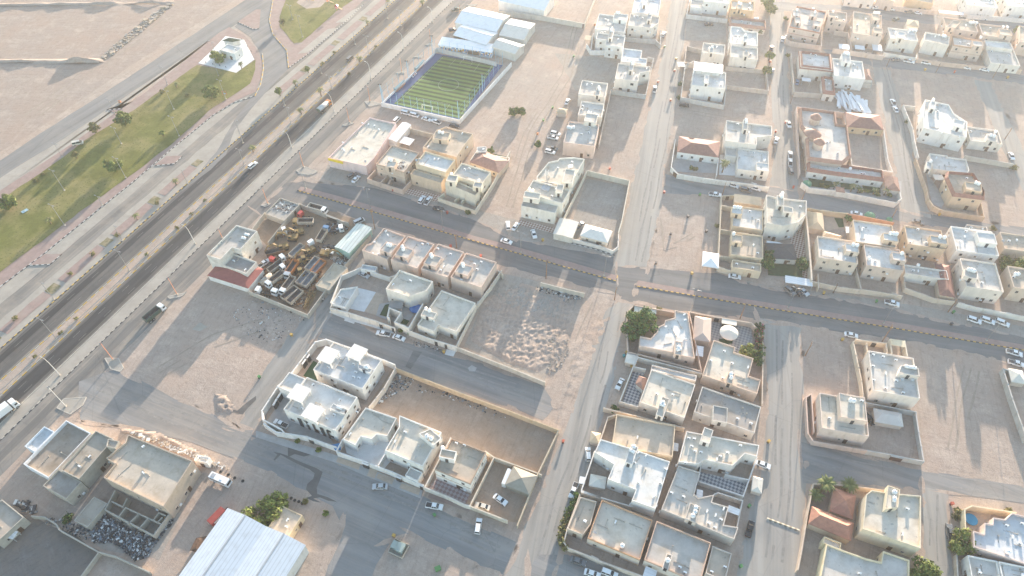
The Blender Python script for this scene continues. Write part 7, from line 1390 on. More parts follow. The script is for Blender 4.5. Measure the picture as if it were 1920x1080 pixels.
# ---------------------------------------------------------------- pitch
T(480,0)
q=[G(p) for p in((1035,780),(1400,420),(1790,490),(1535,890))]
TA=mat('turf_light',(.10,.185,.045),.95,.15,.6,bump=.01); TB=mat('turf_dark',(.018,.048,.015),.95,.15,.6,bump=.01); M_BLUE=mat('blue_court_floor',(.035,.08,.19),.8,.08,.6); M_LINE=flat('white_pitch_line',(.34,.40,.33),.8); M_BLP=flat('light_blue_post',(.20,.42,.58),.5)
sheet('pitch_surround',[(960,775),(1345,400),(1850,490),(1530,920)],M_BLUE,'p')
mb=MB(); nS=30
for k in range(nS):
    a0,a1=k/nS,(k+1)/nS; A0,A1=q[0].lerp(q[1],a0),q[0].lerp(q[1],a1); B0,B1=q[3].lerp(q[2],a0),q[3].lerp(q[2],a1)
    mb.face([(v.x,v.y,.178) for v in (A0,B0,B1,A1)],k%2)
tag(mb.build('football_turf',[TA,TB]),kind='structure')
def pq(u,v): return q[0].lerp(q[1],u).lerp(q[3].lerp(q[2],u),v)
mb=MB()
def pline(u0,v0,u1,v1,wd=.12):
    a,b=pq(u0,v0),pq(u1,v1); d=(b-a).normalized(); n=Vector((-d.y,d.x,0))*wd/2; mb.face([(x.x,x.y,.184) for x in(a-n,b-n,b+n,a+n)])
for a in((.02,.03,.98,.03),(.98,.03,.98,.97),(.98,.97,.02,.97),(.02,.97,.02,.03),(.5,.03,.5,.97)): pline(*a)
for s in(0,1):
    f=lambda u:(.02+u) if s==0 else (.98-u)
    for v in(.27,.73): pline(f(0),v,f(.16),v)
    pline(f(.16),.27,f(.16),.73)
    for v in(.4,.6): pline(f(0),v,f(.07),v)
    pline(f(.07),.4,f(.07),.6)
cc=pq(.5,.5)
for k in range(28):
    a,b=2*math.pi*k/28,2*math.pi*(k+1)/28; mb.face([(cc.x+r_*math.cos(t),cc.y+r_*math.sin(t),.185) for r_,t in((5.0,a),(5.15,a),(5.15,b),(5.0,b))])
tag(mb.build('pitch_markings',M_LINE),kind='structure')
def goal(u,label,s):
    a,b=pq(u,.42),pq(u,.58); c=(a+b)/2; root=empty('goal',(c.x,c.y,.27)); tag(root,label,'goal'); a-=c;b-=c; d=(q[1]-q[0]).normalized()*s
    for p in(a,b): m=MB(); m.tube((p.x,p.y,0),(p.x,p.y,2.4),.07); m.tube((p.x,p.y,2.4),(p.x+d.x*1.5,p.y+d.y*1.5,0),.04); m.build('goal_post',M_WHITEP,root)
    m=MB(); m.tube((a.x,a.y,2.4),(b.x,b.y,2.4),.07); m.build('crossbar',M_WHITEP,root)
goal(.985,'white goal frame at the upper end of the football pitch',1); goal(.02,'white goal frame at the lower end of the football pitch',-1)
wallc('white perimeter wall along the lower and right sides of the pitch',[[(940,768),(1525,900),(1915,470)]],2.4,(.76,.73,.69),.3); wallc('low white kerb wall along the service road side of the pitch',[[(955,760),(1335,400)]],1.0,(.72,.72,.72),.3); wallc('grey panelled wall between the pitch and the mural lean-to',[[(1340,372),(1360,360),(1800,468)]],2.4,(.50,.49,.47),.25,pil=4)
netr=empty('pitch_fence',G((1530,900))); tag(netr,'tall light blue post and wire fence round the football pitch','fence'); nb=G((1530,900)); pm=MB(); pm.tube((0,0,0),(0,0,7.5),.09,.07,5); pme=pm.mesh('post',M_BLP); wires=MB()
for a,b,n in(((962,770),(1530,905),11),((1530,905),(1850,490),9),((955,760),(1335,398),10),((1345,392),(1800,480),8)):
    p,r_=G(a),G(b)
    for k in range(n+1): v=p.lerp(r_,k/n)-nb; inst('post',pme,netr,(v.x,v.y,0))
    for z in(2.6,5.0,7.4): wires.tube(tuple(p-nb+Vector((0,0,z))),tuple(r_-nb+Vector((0,0,z))),.025,.025,4)
wires.build('wire',M_BLP,netr)
for b,t,wh in(((950,765),(935,650),'lower left'),((1520,890),(1510,780),'lower right'),((1145,590),(1133,462),'service road side'),((1325,400),(1318,282),'upper left'),((1700,690),(1697,575),'dirt field side')):
    v=G(b); o=empty('floodlight',(v.x,v.y,0)); tag(o,'light blue floodlight mast at the %s of the pitch'%(wh+' corner' if 'side' not in wh else wh),'floodlight','floodlights round the pitch'); m=MB(); m.tube((0,0,0),(0,0,10),.2,.14,6); m.build('mast',M_BLP,o)
    for s in(-.5,.5): m=MB(); m.box((s,0,10.1),(.8,.3,.5),0,.3); m.build('lamp_head',M_DARK,o)
for a,b,wh in(((1200,542),(1262,478),'upper'),((1045,695),(1115,630),'lower')):
    p,r_=G(a),G(b); d=r_-p; o=empty('bench_shelter',(p.x,p.y,.2),math.atan2(d.y,d.x)); tag(o,wh+' team bench shelter on the blue strip beside the pitch','bench'); L=d.length; m=MB(); m.box((L/2,0,2.0),(L,1.2,.1)); m.box((L/2,.6,1.0),(L,.08,2.0)); m.build('shelter_hood',flat('teal_hood',(.12,.25,.30),.6),o); m=MB(); m.box((L/2,-.4,.45),(L,.4,.1)); m.box((L/2,-.4,.2),(L*.9,.1,.4)); m.build('seat',flat('orange_seat',(.5,.2,.1),.6),o)
p=G((1178,580),.2); o=empty('stacked_chairs',p,HA); tag(o,'white and red chairs grouped on the blue strip beside the pitch','chairs'); m=MB(); [m.box((k*.8,0,.45),(.5,.5,.08),k%2) for k in range(5)]; [m.box((k*.8,.22,.75),(.5,.06,.5),k%2) for k in range(5)]; [m.box((k*.8,0,.2),(.3,.3,.4),0) for k in range(5)]; m.build('chair_row',[M_WHITEP,PC['red']],o)
# mural wall on the lean-to: painted wave bands, scoreboard
a,b=G((1368,338),3.2),G((1768,395),3.2); d=(b-a); L=d.length; dn=d.normalized(); nn=Vector((dn.y,-dn.x,0)); root=empty('mural',(a.x+nn.x*.06,a.y+nn.y*.06,0),math.atan2(d.y,d.x)); tag(root,'blue, orange and white mural painted on the wall facing the pitch','mural'); mc=[flat('mural_blue',(.10,.24,.50),.8),flat('mural_orange',(.62,.34,.08),.8),flat('mural_white',(.72,.72,.70),.8),flat('mural_navy',(.04,.06,.14),.8)]; r=random.Random(3); m=MB()
for k in range(60):
    x=L*k/60; 
    for j in range(3): z=.9+j*.7; m.face([(x,-.0-.002*j,z),(x+L/60,-.002*j,z+r.uniform(-.15,.15)),(x+L/60,-.002*j,z+.68),(x,-.002*j,z+.68)],r.choice((0,0,1,2,2,3,1)))
m.build('painted_band',mc,root); m=MB(); m.box((L*.66,-.25,1.7),(L*.2,.3,2.0)); m.build('scoreboard',flat('scoreboard_screen',(.09,.085,.07),.4),root)
for x,y,wh in((1795,352,'left'),(1820,354,'right')): T(480,0); place_tank((x,y),2.4,'the cream shed yard',0)
# ---------------------------------------------------------------- park bollards, tents, barrels
T(0,0); GB='dark bollards round the mosque plaza'; m=MB(); m.lathe([(.16,0),(.16,.8),(.08,.9)],7); BM=m.mesh('bollard',M_DARK)
for k,p in enumerate([(1545,472),(1598,485),(1650,495),(1695,506)]): o=inst('bollard',BM,None,G(p,.25)); tag(o,'dark bollard, %s from the left at the lawn edge of the mosque plaza'%OR[k],'bollard',GB)
for k,p in enumerate([(1815,300),(1832,325),(1858,350),(1885,388)]): o=inst('bollard',BM,None,G(p,.25)); tag(o,'dark bollard, %s from the top along the curved kerb of the mosque plaza'%OR[k],'bollard',GB)
def binthing(p,c,k,name='waste_bin'):
    v=G(p); o=empty(name,(v.x,v.y,.0),rnd.uniform(0,3)); m=MB(); m.hexa([(-.3,-.3,.12),(.3,-.3,.12),(.3,.3,.12),(-.3,.3,.12)],[(-.38,-.42,1.15),(.38,-.42,1.15),(.38,.42,1.15),(-.38,.42,1.15)]); m.build('bin_body',BINC[c],o); m=MB(); m.box((0,0,1.22),(.84,.94,.12)); m.build('lid',BINC[c],o); m=MB(); m.tube((-.34,.34,.14),(.34,.34,.14),.14,.14,8); m.build('wheels',M_TYRE,o); BINS.append((o,c,px(p)))
BINC={'orange':flat('orange_bin_plastic',(.50,.17,.05),.5),'green':flat('green_bin_plastic',(.09,.24,.08),.5),'yellow':flat('yellow_bin_plastic',(.50,.31,.07),.5),'red':flat('red_bin_plastic',(.44,.09,.05),.5),'dark':flat('dark_bin_plastic',(.05,.05,.055),.5),'teal':flat('teal_bin_plastic',(.06,.25,.25),.5)}
BINS=[]
for o_,L in {(960,0):[((620,192),'orange'),((462,430),'green'),((305,815),'green'),((235,910),'green'),((192,1012),'orange'),((1143,358),'green'),((1095,622),'red'),((1188,760),'red'),((1217,538),'red'),((1230,450),'yellow')],
 (960,270):[((733,192),'red'),((230,728),'yellow'),((1407,388),'green'),((1457,662),'dark'),((1190,682),'dark'),((1077,903),'dark'),((1347,978),'yellow'),((1140,370),'red'),((1318,552),'dark')],
 (480,270):[((1030,354),'red'),((1435,522),'red'),((1460,774),'red'),((1687,847),'red')],(480,540):[((270,360),'yellow'),((28,675),'green'),((1410,487),'yellow'),((1150,350),'green')],
 (1440,540):[((415,44),'yellow'),((808,108),'green'),((1370,278),'dark'),((553,394),'yellow'),((1385,188),'green')],(960,540):[((858,492),'yellow'),((838,518),'teal'),((895,592),'yellow')],
 (960,810):[((383,78),'red'),((1775,562),'green'),((1712,1014),'green')],(480,810):[((1037,784),'yellow'),((1340,630),'green')],(1440,0):[((1175,530),'yellow'),((1395,547),'red'),((1793,588),'yellow'),((55,993),'red'),((130,928),'red'),((15,470),'red')],(1440,270):[((1280,537),'yellow'),((188,332),'red')],(1440,810):[((2,78),'yellow'),((1372,545),'red')]}.items():
    T(*o_)
    for p,c in L: binthing(p,c,0)
# substation
T(480,810); c=G((1072,872)); st=empty('transformer_yard',c,R_(66)); tag(st,'fenced square pad with grey-green transformer boxes at the bottom street corner','substation'); mb=MB(); S=8.2
P=[G(p) for p in((998,910),(1045,805),(1150,858),(1100,948))]; P=[Vector((v.x,v.y)) for v in ortho([(v.x,v.y) for v in P])]; mb.prism([v-c.xy for v in P],0,.2); b=mb.build('pad',M_CONC,st); b.rotation_euler=(0,0,-R_(66)); 
for i in range(4):
    a,d=P[i]-c.xy,P[(i+1)%4]-c.xy; mb=MB(); e=d-a; m_=(a+d)/2; mb.box((0,0,.55),(e.length,.12,.9)); f=mb.build('fence_panel',M_BLOCK,st); f.matrix_parent_inverse=Matrix.Rotation(-R_(66),4,'Z'); f.location=(m_.x,m_.y,0); f.rotation_euler=(0,0,math.atan2(e.y,e.x))
gm_=flat('transformer_grey_green',(.30,.36,.33),.5)
for p,(l,w_,h_) in(((1045,860),(2.0,1.5,1.6)),((1090,885),(2.4,2.0,2.0)),((1100,870),(1.6,1.2,1.5))):
    v=G(p)-c; mb=MB(); mb.box((0,0,h_/2+.2),(l,w_,h_)); mb.box((0,0,h_+.26),(l+.2,w_+.2,.12)); [mb.box((-l/2+.3+k*.4,-w_/2-.1,h_/2+.2),(.06,.2,h_*.7)) for k in range(int(l/.4)-1)]; o=mb.build('transformer',gm_,st); o.matrix_parent_inverse=Matrix.Rotation(-R_(66),4,'Z'); o.location=(v.x,v.y,0); o.rotation_euler=(0,0,R_(66))
p=G((1365,1030)); o=empty('skip_box',p,.4); tag(o,'small green box beside a grey block at the bottom edge','box'); m=MB(); m.box((0,0,.5),(1.6,1.2,1.0)); m.build('box_body',BINC['green'],o); m=MB(); m.box((0,0,1.04),(1.7,1.3,.08)); m.build('lid',BINC['green'],o)
# bus, red trailer, containers
T(0,810); truck('bus','white','',(1575,325),(1735,395),'minibus','white minibus parked beside the big unfinished hall','minibus')
a,b=G((1576,690),1.2),G((1682,582),1.2); d=b-a; o=empty('trailer',((a.x+b.x)/2,(a.y+b.y)/2,0),math.atan2(d.y,d.x)); tag(o,'red box trailer beside the white warehouse gable','trailer'); L=d.length; m=MB(); m.box((0,0,1.5),(L,2.2,1.6)); m.build('trailer_body',mat('faded_red_trailer',(.30,.065,.055),.6,.1,1.0),o); m=MB(); m.box((0,-1.12,1.6),(L*.7,.05,.7)); m.build('side_lettering_band',M_WHITEP,o); [inst('wheel',WHT,o,(x,s*.9,.52)) for x in(-1.5,1.5) for s in(-1,1)]
m=MB(); m.box((L/2+.6,0,.7),(1.2,.2,.2)); m.build('drawbar',M_DARK,o)
tent('small rusty frame of crates beside the white warehouse',[(1480,800),(1545,790),(1480,890),(1430,880)],1.6,1.8,M_STEEL,stucco((.35,.18,.12)),'crate_stack','crates')
for k,p in enumerate([(1655,300),(1712,322),(1760,345),(1822,368)]): v=G(p); mb=MB(); mb.lathe([(.2,0),(.45,0),(.5,.12),(.45,.26),(.2,.26),(.18,.13)],10); o=mb.build('tyre',M_TYRE,None,(v.x,v.y,0)); tag(o,'black tyre lying on sand, %s from the minibus'%OR[k],'tyre','tyres lying beside the minibus')
T(480,810)
for k,p in enumerate([(265,497),(292,513),(322,523),(347,535)]): v=G(p); mb=MB(); mb.lathe([(.2,0),(.45,0),(.5,.12),(.45,.26),(.2,.26),(.18,.13)],10); o=mb.build('tyre',M_TYRE,None,(v.x,v.y,0)); tag(o,'black tyre planted in sand, %s from the big bottom tree'%OR[k],'tyre','tyres near the big bottom tree')
# round things: trampoline, umbrella tent, pool tubs, domes
def disc(label,p,z,r,m1,m2,name,cat,h=.8):
    v=G(p,z); o=empty(name,(v.x,v.y,0)); tag(o,label,cat); b=MB(); b.lathe([(r*.86,z),(r*.86,z+.02),(.01,z+.02)],18); b.build('bed',m1,o); b=MB(); b.lathe([(r*.86,z-.03),(r,z-.03),(r,z+.06),(r*.86,z+.06)],18); b.build('rim',m2,o); b=MB(); [b.tube((r*.9*math.cos(t),r*.9*math.sin(t),0.1),(r*.9*math.cos(t),r*.9*math.sin(t),z),.06) for t in(0,1.57,3.14,4.71)]; b.build('leg',M_GREYM,o)
T(480,540); disc('black trampoline with a blue rim in the white villa courtyard',(1195,152),.9,2.2,M_DARK,flat('blue_pad',(.05,.18,.45),.6),'trampoline','trampoline')
T(1440,810); disc('round bright blue paddling pool in the yellow-walled court',(1523,655),.5,1.9,flat('pool_water_blue',(.03,.20,.42),.15),flat('pool_rim_blue',(.04,.28,.50),.4),'paddling_pool','pool')
T(960,540); v=G((1615,370)); o=empty('umbrella_tent',(v.x,v.y,0)); tag(o,'round cream umbrella tent in the checked court','umbrella'); b=MB(); n=16; 
for k in range(n): a,c_=2*math.pi*k/n,2*math.pi*(k+1)/n; b.face([(3.3*math.cos(a),3.3*math.sin(a),2.9),(3.3*math.cos(c_),3.3*math.sin(c_),2.9),(0,0,4.4)]); b.face([(3.3*math.cos(a),3.3*math.sin(a),2.55),(3.3*math.cos(c_),3.3*math.sin(c_),2.55),(3.3*math.cos(c_),3.3*math.sin(c_),2.9),(3.3*math.cos(a),3.3*math.sin(a),2.9)])
b.build('canopy',M_TENTW,o); b=MB(); b.tube((0,0,0),(0,0,4.3),.1); b.build('pole',M_GREYM,o)
sheet('lawn',[(1550,385),(1660,375),(1650,420),(1560,425)],M_TURFD,'p',z=.175); sheet('yard_paving',[(1490,230),(1790,270),(1810,450),(1690,440),(1490,395)],checker('checked_grey_tiles',(.27,.26,.26),(.42,.40,.38),.8,R_(21)),'p')
T(1440,270); m=flat('green_awning',(.10,.26,.15),.7)
for p,r_,h_,lb in(((285,318),2.0,2.6,'green domed shelter at the corner of the lawn garden wall'),((755,556),2.2,2.4,'green domed cover outside the reddish brown garden wall'),((903,580),1.3,1.8,'small green water cooler dome by the utility pole')):
    v=G(p); o=empty('dome_shelter',(v.x,v.y,0)); tag(o,lb,'shelter'); b=MB(); b.lathe([(r_,h_*.5),(r_*.9,h_*.8),(r_*.5,h_*1.05),(.05,h_*1.15)],12); b.build('dome',m,o); b=MB(); b.lathe([(r_*.8,0),(r_*.8,h_*.5)],12); b.build('drum',stucco(PALE),o)
T(480,810); v=G((605,100)); tent('blue tarpaulin corner shelter inside the white street wall',[(575,100),(630,85),(625,130),(600,130)],2.2,2.6,flat('blue_tarpaulin',(.05,.20,.42),.7),name='tarpaulin',cat='shelter',sides=False)
# washing and clutter on the white roof
T(960,810); zr=5.71
for p,s,c,lb in(((830,165),(1.8,1.2),(.08,.25,.35),'teal blanket'),((760,120),(.9,.5),(.45,.6,.3),'green cloth'),((795,125),(.9,.5),(.5,.15,.25),'pink cloth'),((1015,272),(.4,1.5),(.25,.15,.3),'striped cloth'),((1022,320),(.7,.9),(.05,.16,.30),'dark blue cloth'),((1107,350),(.9,.5),(.42,.05,.10),'crimson cloth')):
    v=G(p,zr); b=MB(); b.box((0,0,.08),(s[0],s[1],.1)); o=b.build('washing',flat('cloth_'+lb.replace(' ','_'),c,.9),None,(v.x,v.y,zr-.3+.0),.4); tag(o,lb+' spread on the broad white roof','washing')
# people and motorcycles on the lane
def skin_body(name,V,E,R,root,m):
    me=bpy.data.meshes.new(name); me.from_pydata(V,E,[]); o=bpy.data.objects.new(name,me); link(o); o.parent=root; sk=o.modifiers.new('s','SKIN')
    for i,r_ in enumerate(R): me.skin_vertices[0].data[i].radius=(r_,r_)
    me.skin_vertices[0].data[0].use_root=True; o.modifiers.new('d','SUBSURF').levels=1; me.materials.append(m); return o
def rider(p,rz,label,mlabel,c):
    v=G(p); o=empty('motorcycle',(v.x,v.y,.05),rz); tag(o,mlabel,'motorcycle','motorcycles on the lane'); w_=wheel_mesh(.31,.12)
    for x in(-.62,.66): inst('wheel',w_,o,(x,0,.31))
    b=MB(); b.hexa([(-.5,-.12,.35),(.4,-.12,.35),(.4,.12,.35),(-.5,.12,.35)],[(-.7,-.14,.75),(.35,-.14,.85),(.35,.14,.85),(-.7,.14,.75)]); b.build('body',PC['black'],o); b=MB(); b.tube((.66,0,.31),(.42,0,1.02),.05); b.tube((.42,-.34,1.02),(.42,.34,1.02),.025); b.build('handlebar',M_GREYM,o); b=MB(); b.box((-.35,0,.8),(.6,.24,.08)); b.build('seat',M_DARK,o)
    h=empty('person',(v.x,v.y,.05),rz); tag(h,label,'person','riders on the lane')
    V=[(-.3,0,.9),(-.25,0,1.15),(-.15,0,1.4),(-.12,0,1.5),(-.1,0,1.58),(-.08,0,1.68)]; E=[(0,1),(1,2),(2,3),(3,4),(4,5)]; R=[.15,.15,.16,.07,.09,.1]
    for s in(-1,1):
        i=len(V); V+=[(-.15,s*.2,1.42),(.05,s*.27,1.2),(.38,s*.3,1.06),(-.28,s*.12,.88),(.12,s*.2,.82),(.0,s*.2,.42),(.14,s*.2,.38)]; R+=[.07,.055,.04,.11,.08,.055,.05]; E+=[(2,i),(i,i+1),(i+1,i+2),(0,i+3),(i+3,i+4),(i+4,i+5),(i+5,i+6)]
    skin_body('body',V,E,R,h,c); b=MB(); b.lathe([(.02,-.14),(.11,-.08),(.13,.02),(.1,.12),(.02,.16)],10,0,(-.07,0,1.72)); b.build('helmet',PC['black'],h)
T(480,540); rider((507,95),R_(66),'person in a pale shirt riding a motorcycle down the lane','dark motorcycle ridden down the lane beside the scrap yard wall',flat('pale_shirt',(.55,.53,.50),.9)); rider((578,-8),R_(66),'person in a dark shirt riding farther up the lane','second dark motorcycle farther up the lane',flat('dark_shirt',(.10,.09,.09),.9))
# ---------------------------------------------------------------- trees
def leafm(n,c): return mat(n,c,.8,.30,.8,spec=.2,objvar=.12)
LG=[leafm('leaf_mid_green',(.125,.165,.04)),leafm('leaf_light_green',(.17,.20,.05)),leafm('leaf_dark_green',(.085,.125,.034))]
LY=[leafm('leaf_olive',(.16,.16,.06)),leafm('leaf_pale_olive',(.24,.22,.09)),leafm('leaf_dry',(.22,.17,.08))]
LB=[leafm('leaf_deep_green',(.055,.11,.03)),leafm('leaf_fresh_green',(.10,.16,.04)),leafm('leaf_darkest_green',(.04,.075,.025))]  # leaf greens scattered at random over each crown
M_BARK=mat('tree_bark',(.17,.12,.08),.95,.25,2,stretch=(1,1,.3))
M_FROND=leafm('palm_frond_green',(.14,.16,.06)); M_FRONDD=leafm('palm_frond_dry',(.26,.22,.11)); M_PTRUNK=mat('palm_trunk',(.22,.16,.10),.95,.25,3)
def crown_mesh(seed,rx,rz,n,leaf,mats):
    r=random.Random(seed); b=MB(); cl=[]
    for k in range(28):
        u=r.uniform(-1,1); t=r.uniform(0,6.283); q=math.sqrt(1-u*u); rr=r.uniform(.35,.98); cl.append((rx*rr*q*math.cos(t),rx*rr*q*math.sin(t),rz*rr*u*(1 if u>0 else .75),r.uniform(.24,.44)*rx))
    for k in range(n):
        c=r.choice(cl); d=Vector((r.gauss(0,1),r.gauss(0,1),r.gauss(0,1))).normalized()*c[3]*r.uniform(.5,1.05); p=Vector(c[:3])+d
        nrm=(d.normalized()+Vector((r.gauss(0,.5),r.gauss(0,.5),r.gauss(.3,.5)))).normalized(); a=nrm.orthogonal().normalized(); a=(a*math.cos(r.random()*6)+nrm.cross(a)*math.sin(r.random()*6)).normalized(); e=nrm.cross(a); s=leaf*r.uniform(.6,1.3)
        b.face([p-a*s-e*s*.3,p+e*s*.55-a*s*.1,p+a*s+e*s*.2,p-e*s*.6+a*s*.1],0 if r.random()<.55 else (1 if r.random()<.55 else 2))
    return b.mesh('crown',mats)
def trunk_mesh(seed,h,rx,rz):
    r=random.Random(seed+9); b=MB(); th=h-rz*.9; x=r.uniform(-.2,.2); b.tube((0,0,0),(x,.1,th),.26,.17,7); 
    for k in range(6): a=k*1.05+r.random(); b.tube((x,.1,th*.92),(rx*.65*math.cos(a),rx*.65*math.sin(a),th+rz*r.uniform(.3,1.1)),.12,.03,5)
    return b.mesh('trunk',M_BARK)
_TC={}
def broad(p,h,rx,label,mats=LG,seed=0,n=2300,leaf=.46,group=None,name='tree',cat='tree',rz=None):
    rz=rz or rx*.8; v=G(p); o=empty(name,(v.x,v.y,0),rnd.uniform(0,6)); tag(o,label,cat,group); inst('trunk',trunk_mesh(seed,h,rx,rz),o); inst('crown',crown_mesh(seed,rx,rz,n,leaf,mats),o,(0,0,h-rz)); return o
def bush(p,r_,label,mats=LY,seed=0,n=320,group=None,name='bush',h=None):
    v=G(p); o=empty(name,(v.x,v.y,.05)); tag(o,label,'bush',group); h=h or r_*.8; b=MB(); [b.tube((0,0,0),(r_*.6*math.cos(a),r_*.6*math.sin(a),h*.9),.05,.02,4) for a in(0,1.3,2.5,3.8,5)]; b.build('stems',M_BARK,o); m=crown_mesh(seed,r_,h*.7,n,.30,mats); inst('foliage',m,o,(0,0,h*.75)); return o
def frond_mesh(L,wd,droop):
    b=MB(); n=6; P=[]
    for k in range(n+1): t=k/n; P.append((L*t*(1-.12*t*droop),L*(.42*t-.75*t*t*droop),wd*math.sin(min(1,t*1.15+.08)*2.9)*.5+.03))
    for k in range(n):
        (x0,z0,w0),(x1,z1,w1)=P[k],P[k+1]
        for s in(-1,1):
            for j in range(2):
                ta,tb=j/2+.03,j/2+.42; xa,za=x0+(x1-x0)*ta,z0+(z1-z0)*ta; xb,zb=x0+(x1-x0)*tb,z0+(z1-z0)*tb
                b.face([(xa,0,za),(xb,0,zb),(xb+w1*.45,s*w1,zb-w1*.35),(xa+w0*.45,s*w0,za-w0*.35)],0)
        b.face([(x0,-.05,z0),(x1,-.05,z1),(x1,.05,z1),(x0,.05,z0)],0)
    return b
FR=[frond_mesh(3.0,1.0,.9).mesh('frond',M_FROND),frond_mesh(2.6,.9,1.5).mesh('frond',M_FRONDD),frond_mesh(2.8,.95,.5).mesh('frond',M_FROND)]
def palm(p,h,label,sc_=1.0,group=None,nf=20,parts=False,seed=0):
    r=random.Random(seed); v=G(p); o=empty('palm_tree',(v.x,v.y,0)); tag(o,label,'palm tree',group); b=MB(); b.tube((0,0,0),(.1,.05,h),.28*sc_+.05,.2*sc_,8)
    for k in range(int(h/.5)): b.tube((.1*k*.5/h,0,k*.5),(.1*k*.5/h,0,k*.5+.12),.32*sc_+.04,.26*sc_,8,cap=False)
    b.build('trunk',M_PTRUNK,o)
    if parts:
        for k in range(nf+8): f=inst('frond',FR[0 if k<nf*.45 else (2 if k<nf*.8 else 1)],o,(.1,.05,h),k*2.399+r.uniform(-.2,.2),(sc_,)*3); f.rotation_euler[1]=r.uniform(-.45,.15) if k<nf*.8 else r.uniform(.2,.6)
    else:
        m=MB()
        for k in range(nf):
            q=frond_mesh(2.6*sc_,.85*sc_,r.uniform(.5,1.5)); M_=Matrix.Rotation(k*2.399+r.uniform(-.2,.2),4,'Z')@Matrix.Rotation(r.uniform(-.4,.35),4,'Y')
            for f in q.f: m.face([M_@Vector(q.v[i])+Vector((.1,.05,h)) for i in f],0 if k<nf*.75 else 1)
        m.build('crown',[M_FROND,M_FRONDD],o)
T(0,0)
broad((1650,465),6.4,3.8,'round leafy tree on the white mosque plaza',seed=1); broad((945,940),6.8,3.8,'round dark green tree in the middle of the park lawn',seed=2); broad((1590,738),6.8,3.8,'round dark green tree below the mosque plaza',seed=3); broad((725,995),5,2.6,'small pale olive tree on the upper park path',LY,seed=4,n=700)
palm((1815,520),3.4,'small palm at the lawn corner of the mosque plaza',.7,nf=16,seed=1); palm((1330,660),2.4,'small bushy palm near the upper edge of the park lawn',.7,nf=16,seed=2); bush((1215,695),1.3,'pale green bush on the upper lawn edge',seed=5); bush((1405,722),1.1,'wispy shrub in the middle of the park lawn',seed=6,n=160); broad((1228,1022),3.0,1.2,'little young tree near the lower lawn edge',seed=7,n=350)
T(0,270); broad((870,205),6.6,3.7,'round dark green tree beside the lower park path',seed=8); broad((70,488),6.8,4.0,'leafy tree half cut by the left edge of the park',seed=9); palm((385,600),2.8,'low fan palm on the park lawn at left',.85,nf=18,seed=3); broad((580,105),3.6,1.6,'small olive tree near the upper lawn edge',LY,seed=10,n=500); bush((275,285),1.5,'yellow-green bush on the upper edge of the lawn at left',seed=11); bush((325,230),1.0,'dry twiggy shrub beside the pink park path',seed=12,n=120)
GP='palms along the planter strip'
for k,(o_,p,h) in enumerate([((0,270),(1325,305),2.6),((0,270),(1030,565),2.6),((480,0),(298,645),2.8),((480,0),(838,190),2.4),((480,0),(990,35),2.6)]): T(*o_); palm(p,h,'small palm, %s up from the bottom in the paved planter strip'%OR[k],.75,GP,16,seed=20+k)
for k,(o_,p) in enumerate([((0,270),(1180,450)),((0,270),(700,830)),((0,270),(530,980)),((480,0),(590,400)),((480,0),(500,482)),((0,540),(120,235)),((0,270),(880,690))]): T(*o_); bush(p,1.1,'dry shrub in the paved planter strip %s'%['above the fourth kerb bay','near the lower pink bulge','below the lower pink bulge','by the slip road mouth','at the upper slip road tip','at the lower left edge','beside the middle thin lamp'][k],seed=30+k,n=150,group='shrubs in the planter strip')
T(480,0); broad((182,720),4.6,1.9,'lone green tree at the slip road tip of the planter strip',seed=13,n=700); broad((392,545),3.4,1.3,'small slender tree on the upper planter strip',seed=14,n=350)
GM2='palms in the highway median'
for k,(o_,p,h) in enumerate([((480,0),(340,855),2.8),((480,0),(490,722),4.0),((480,0),(778,468),2.8),((480,0),(1248,45),3.2),((0,270),(1900,60),2.6)]): T(*o_); palm(p,h,'palm, %s up from the bottom in the highway median'%['second','third','fourth','fifth','first'][k],.85,GM2,18,seed=40+k)
for k,(o_,p) in enumerate([((0,270),(1540,430)),((0,270),(1440,530)),((0,270),(1330,635)),((0,270),(1105,835)),((0,540),(580,235)),((0,540),(460,345)),((0,540),(265,520)),((480,0),(900,355)),((480,0),(700,560))]): T(*o_); bush(p,.9,'dry thorny shrub, %s in the highway median counting from %s'%(OR[k],'the near lamps'),seed=50+k,n=110,group='dry shrubs in the highway median')
T(480,0); broad((205,195),3.6,1.6,'pale bush-like tree at the left of the upper park lawn',LY,seed=15,n=450)
for p,c,lb in(((395,10),'red','red slide and climbing frame in the upper playground'),((540,25),'orange','orange and red play tower in the upper playground'),((608,75),'red','red and blue seesaw frame beside the upper lawn edge')):
    v=G(p); o=empty('play_frame',(v.x,v.y,.2)); tag(o,lb,'playground set'); m=MB(); [m.tube((x,y,0),(x,y,2.4),.07) for x in(-.8,.8) for y in(-.8,.8)]; m.build('posts',PC['blue'],o); m=MB(); m.box((0,0,1.2),(1.7,1.7,.1)); m.build('deck',PC[c],o); m=MB(); m.hexa([(-1,-1,2.4),(1,-1,2.4),(1,1,2.4),(-1,1,2.4)],[(-.1,-.1,3.2),(.1,-.1,3.2),(.1,.1,3.2),(-.1,.1,3.2)]); m.build('roof',PC[c],o); m=MB(); m.hexa([(.8,-.4,1.1),(3.2,-.4,.1),(3.2,.4,.1),(.8,.4,1.1)],[(.8,-.4,1.25),(3.2,-.4,.25),(3.2,.4,.25),(.8,.4,1.25)]); m.build('slide',PC['yellow'],o)
T(0,0); v=G((1688,715)); o=empty('play_frame',(v.x,v.y,.2)); tag(o,'small red frame beside a park lamp at the lower lawn edge','playground set'); m=MB(); [m.tube((x,0,0),(x,0,2.2),.08) for x in(-.9,.9)]; m.tube((-.9,0,2.2),(.9,0,2.2),.08); m.build('frame',PC['red'],o); m=MB(); m.box((0,0,.8),(1.2,.5,.1)); m.build('seat',PC['blue'],o)
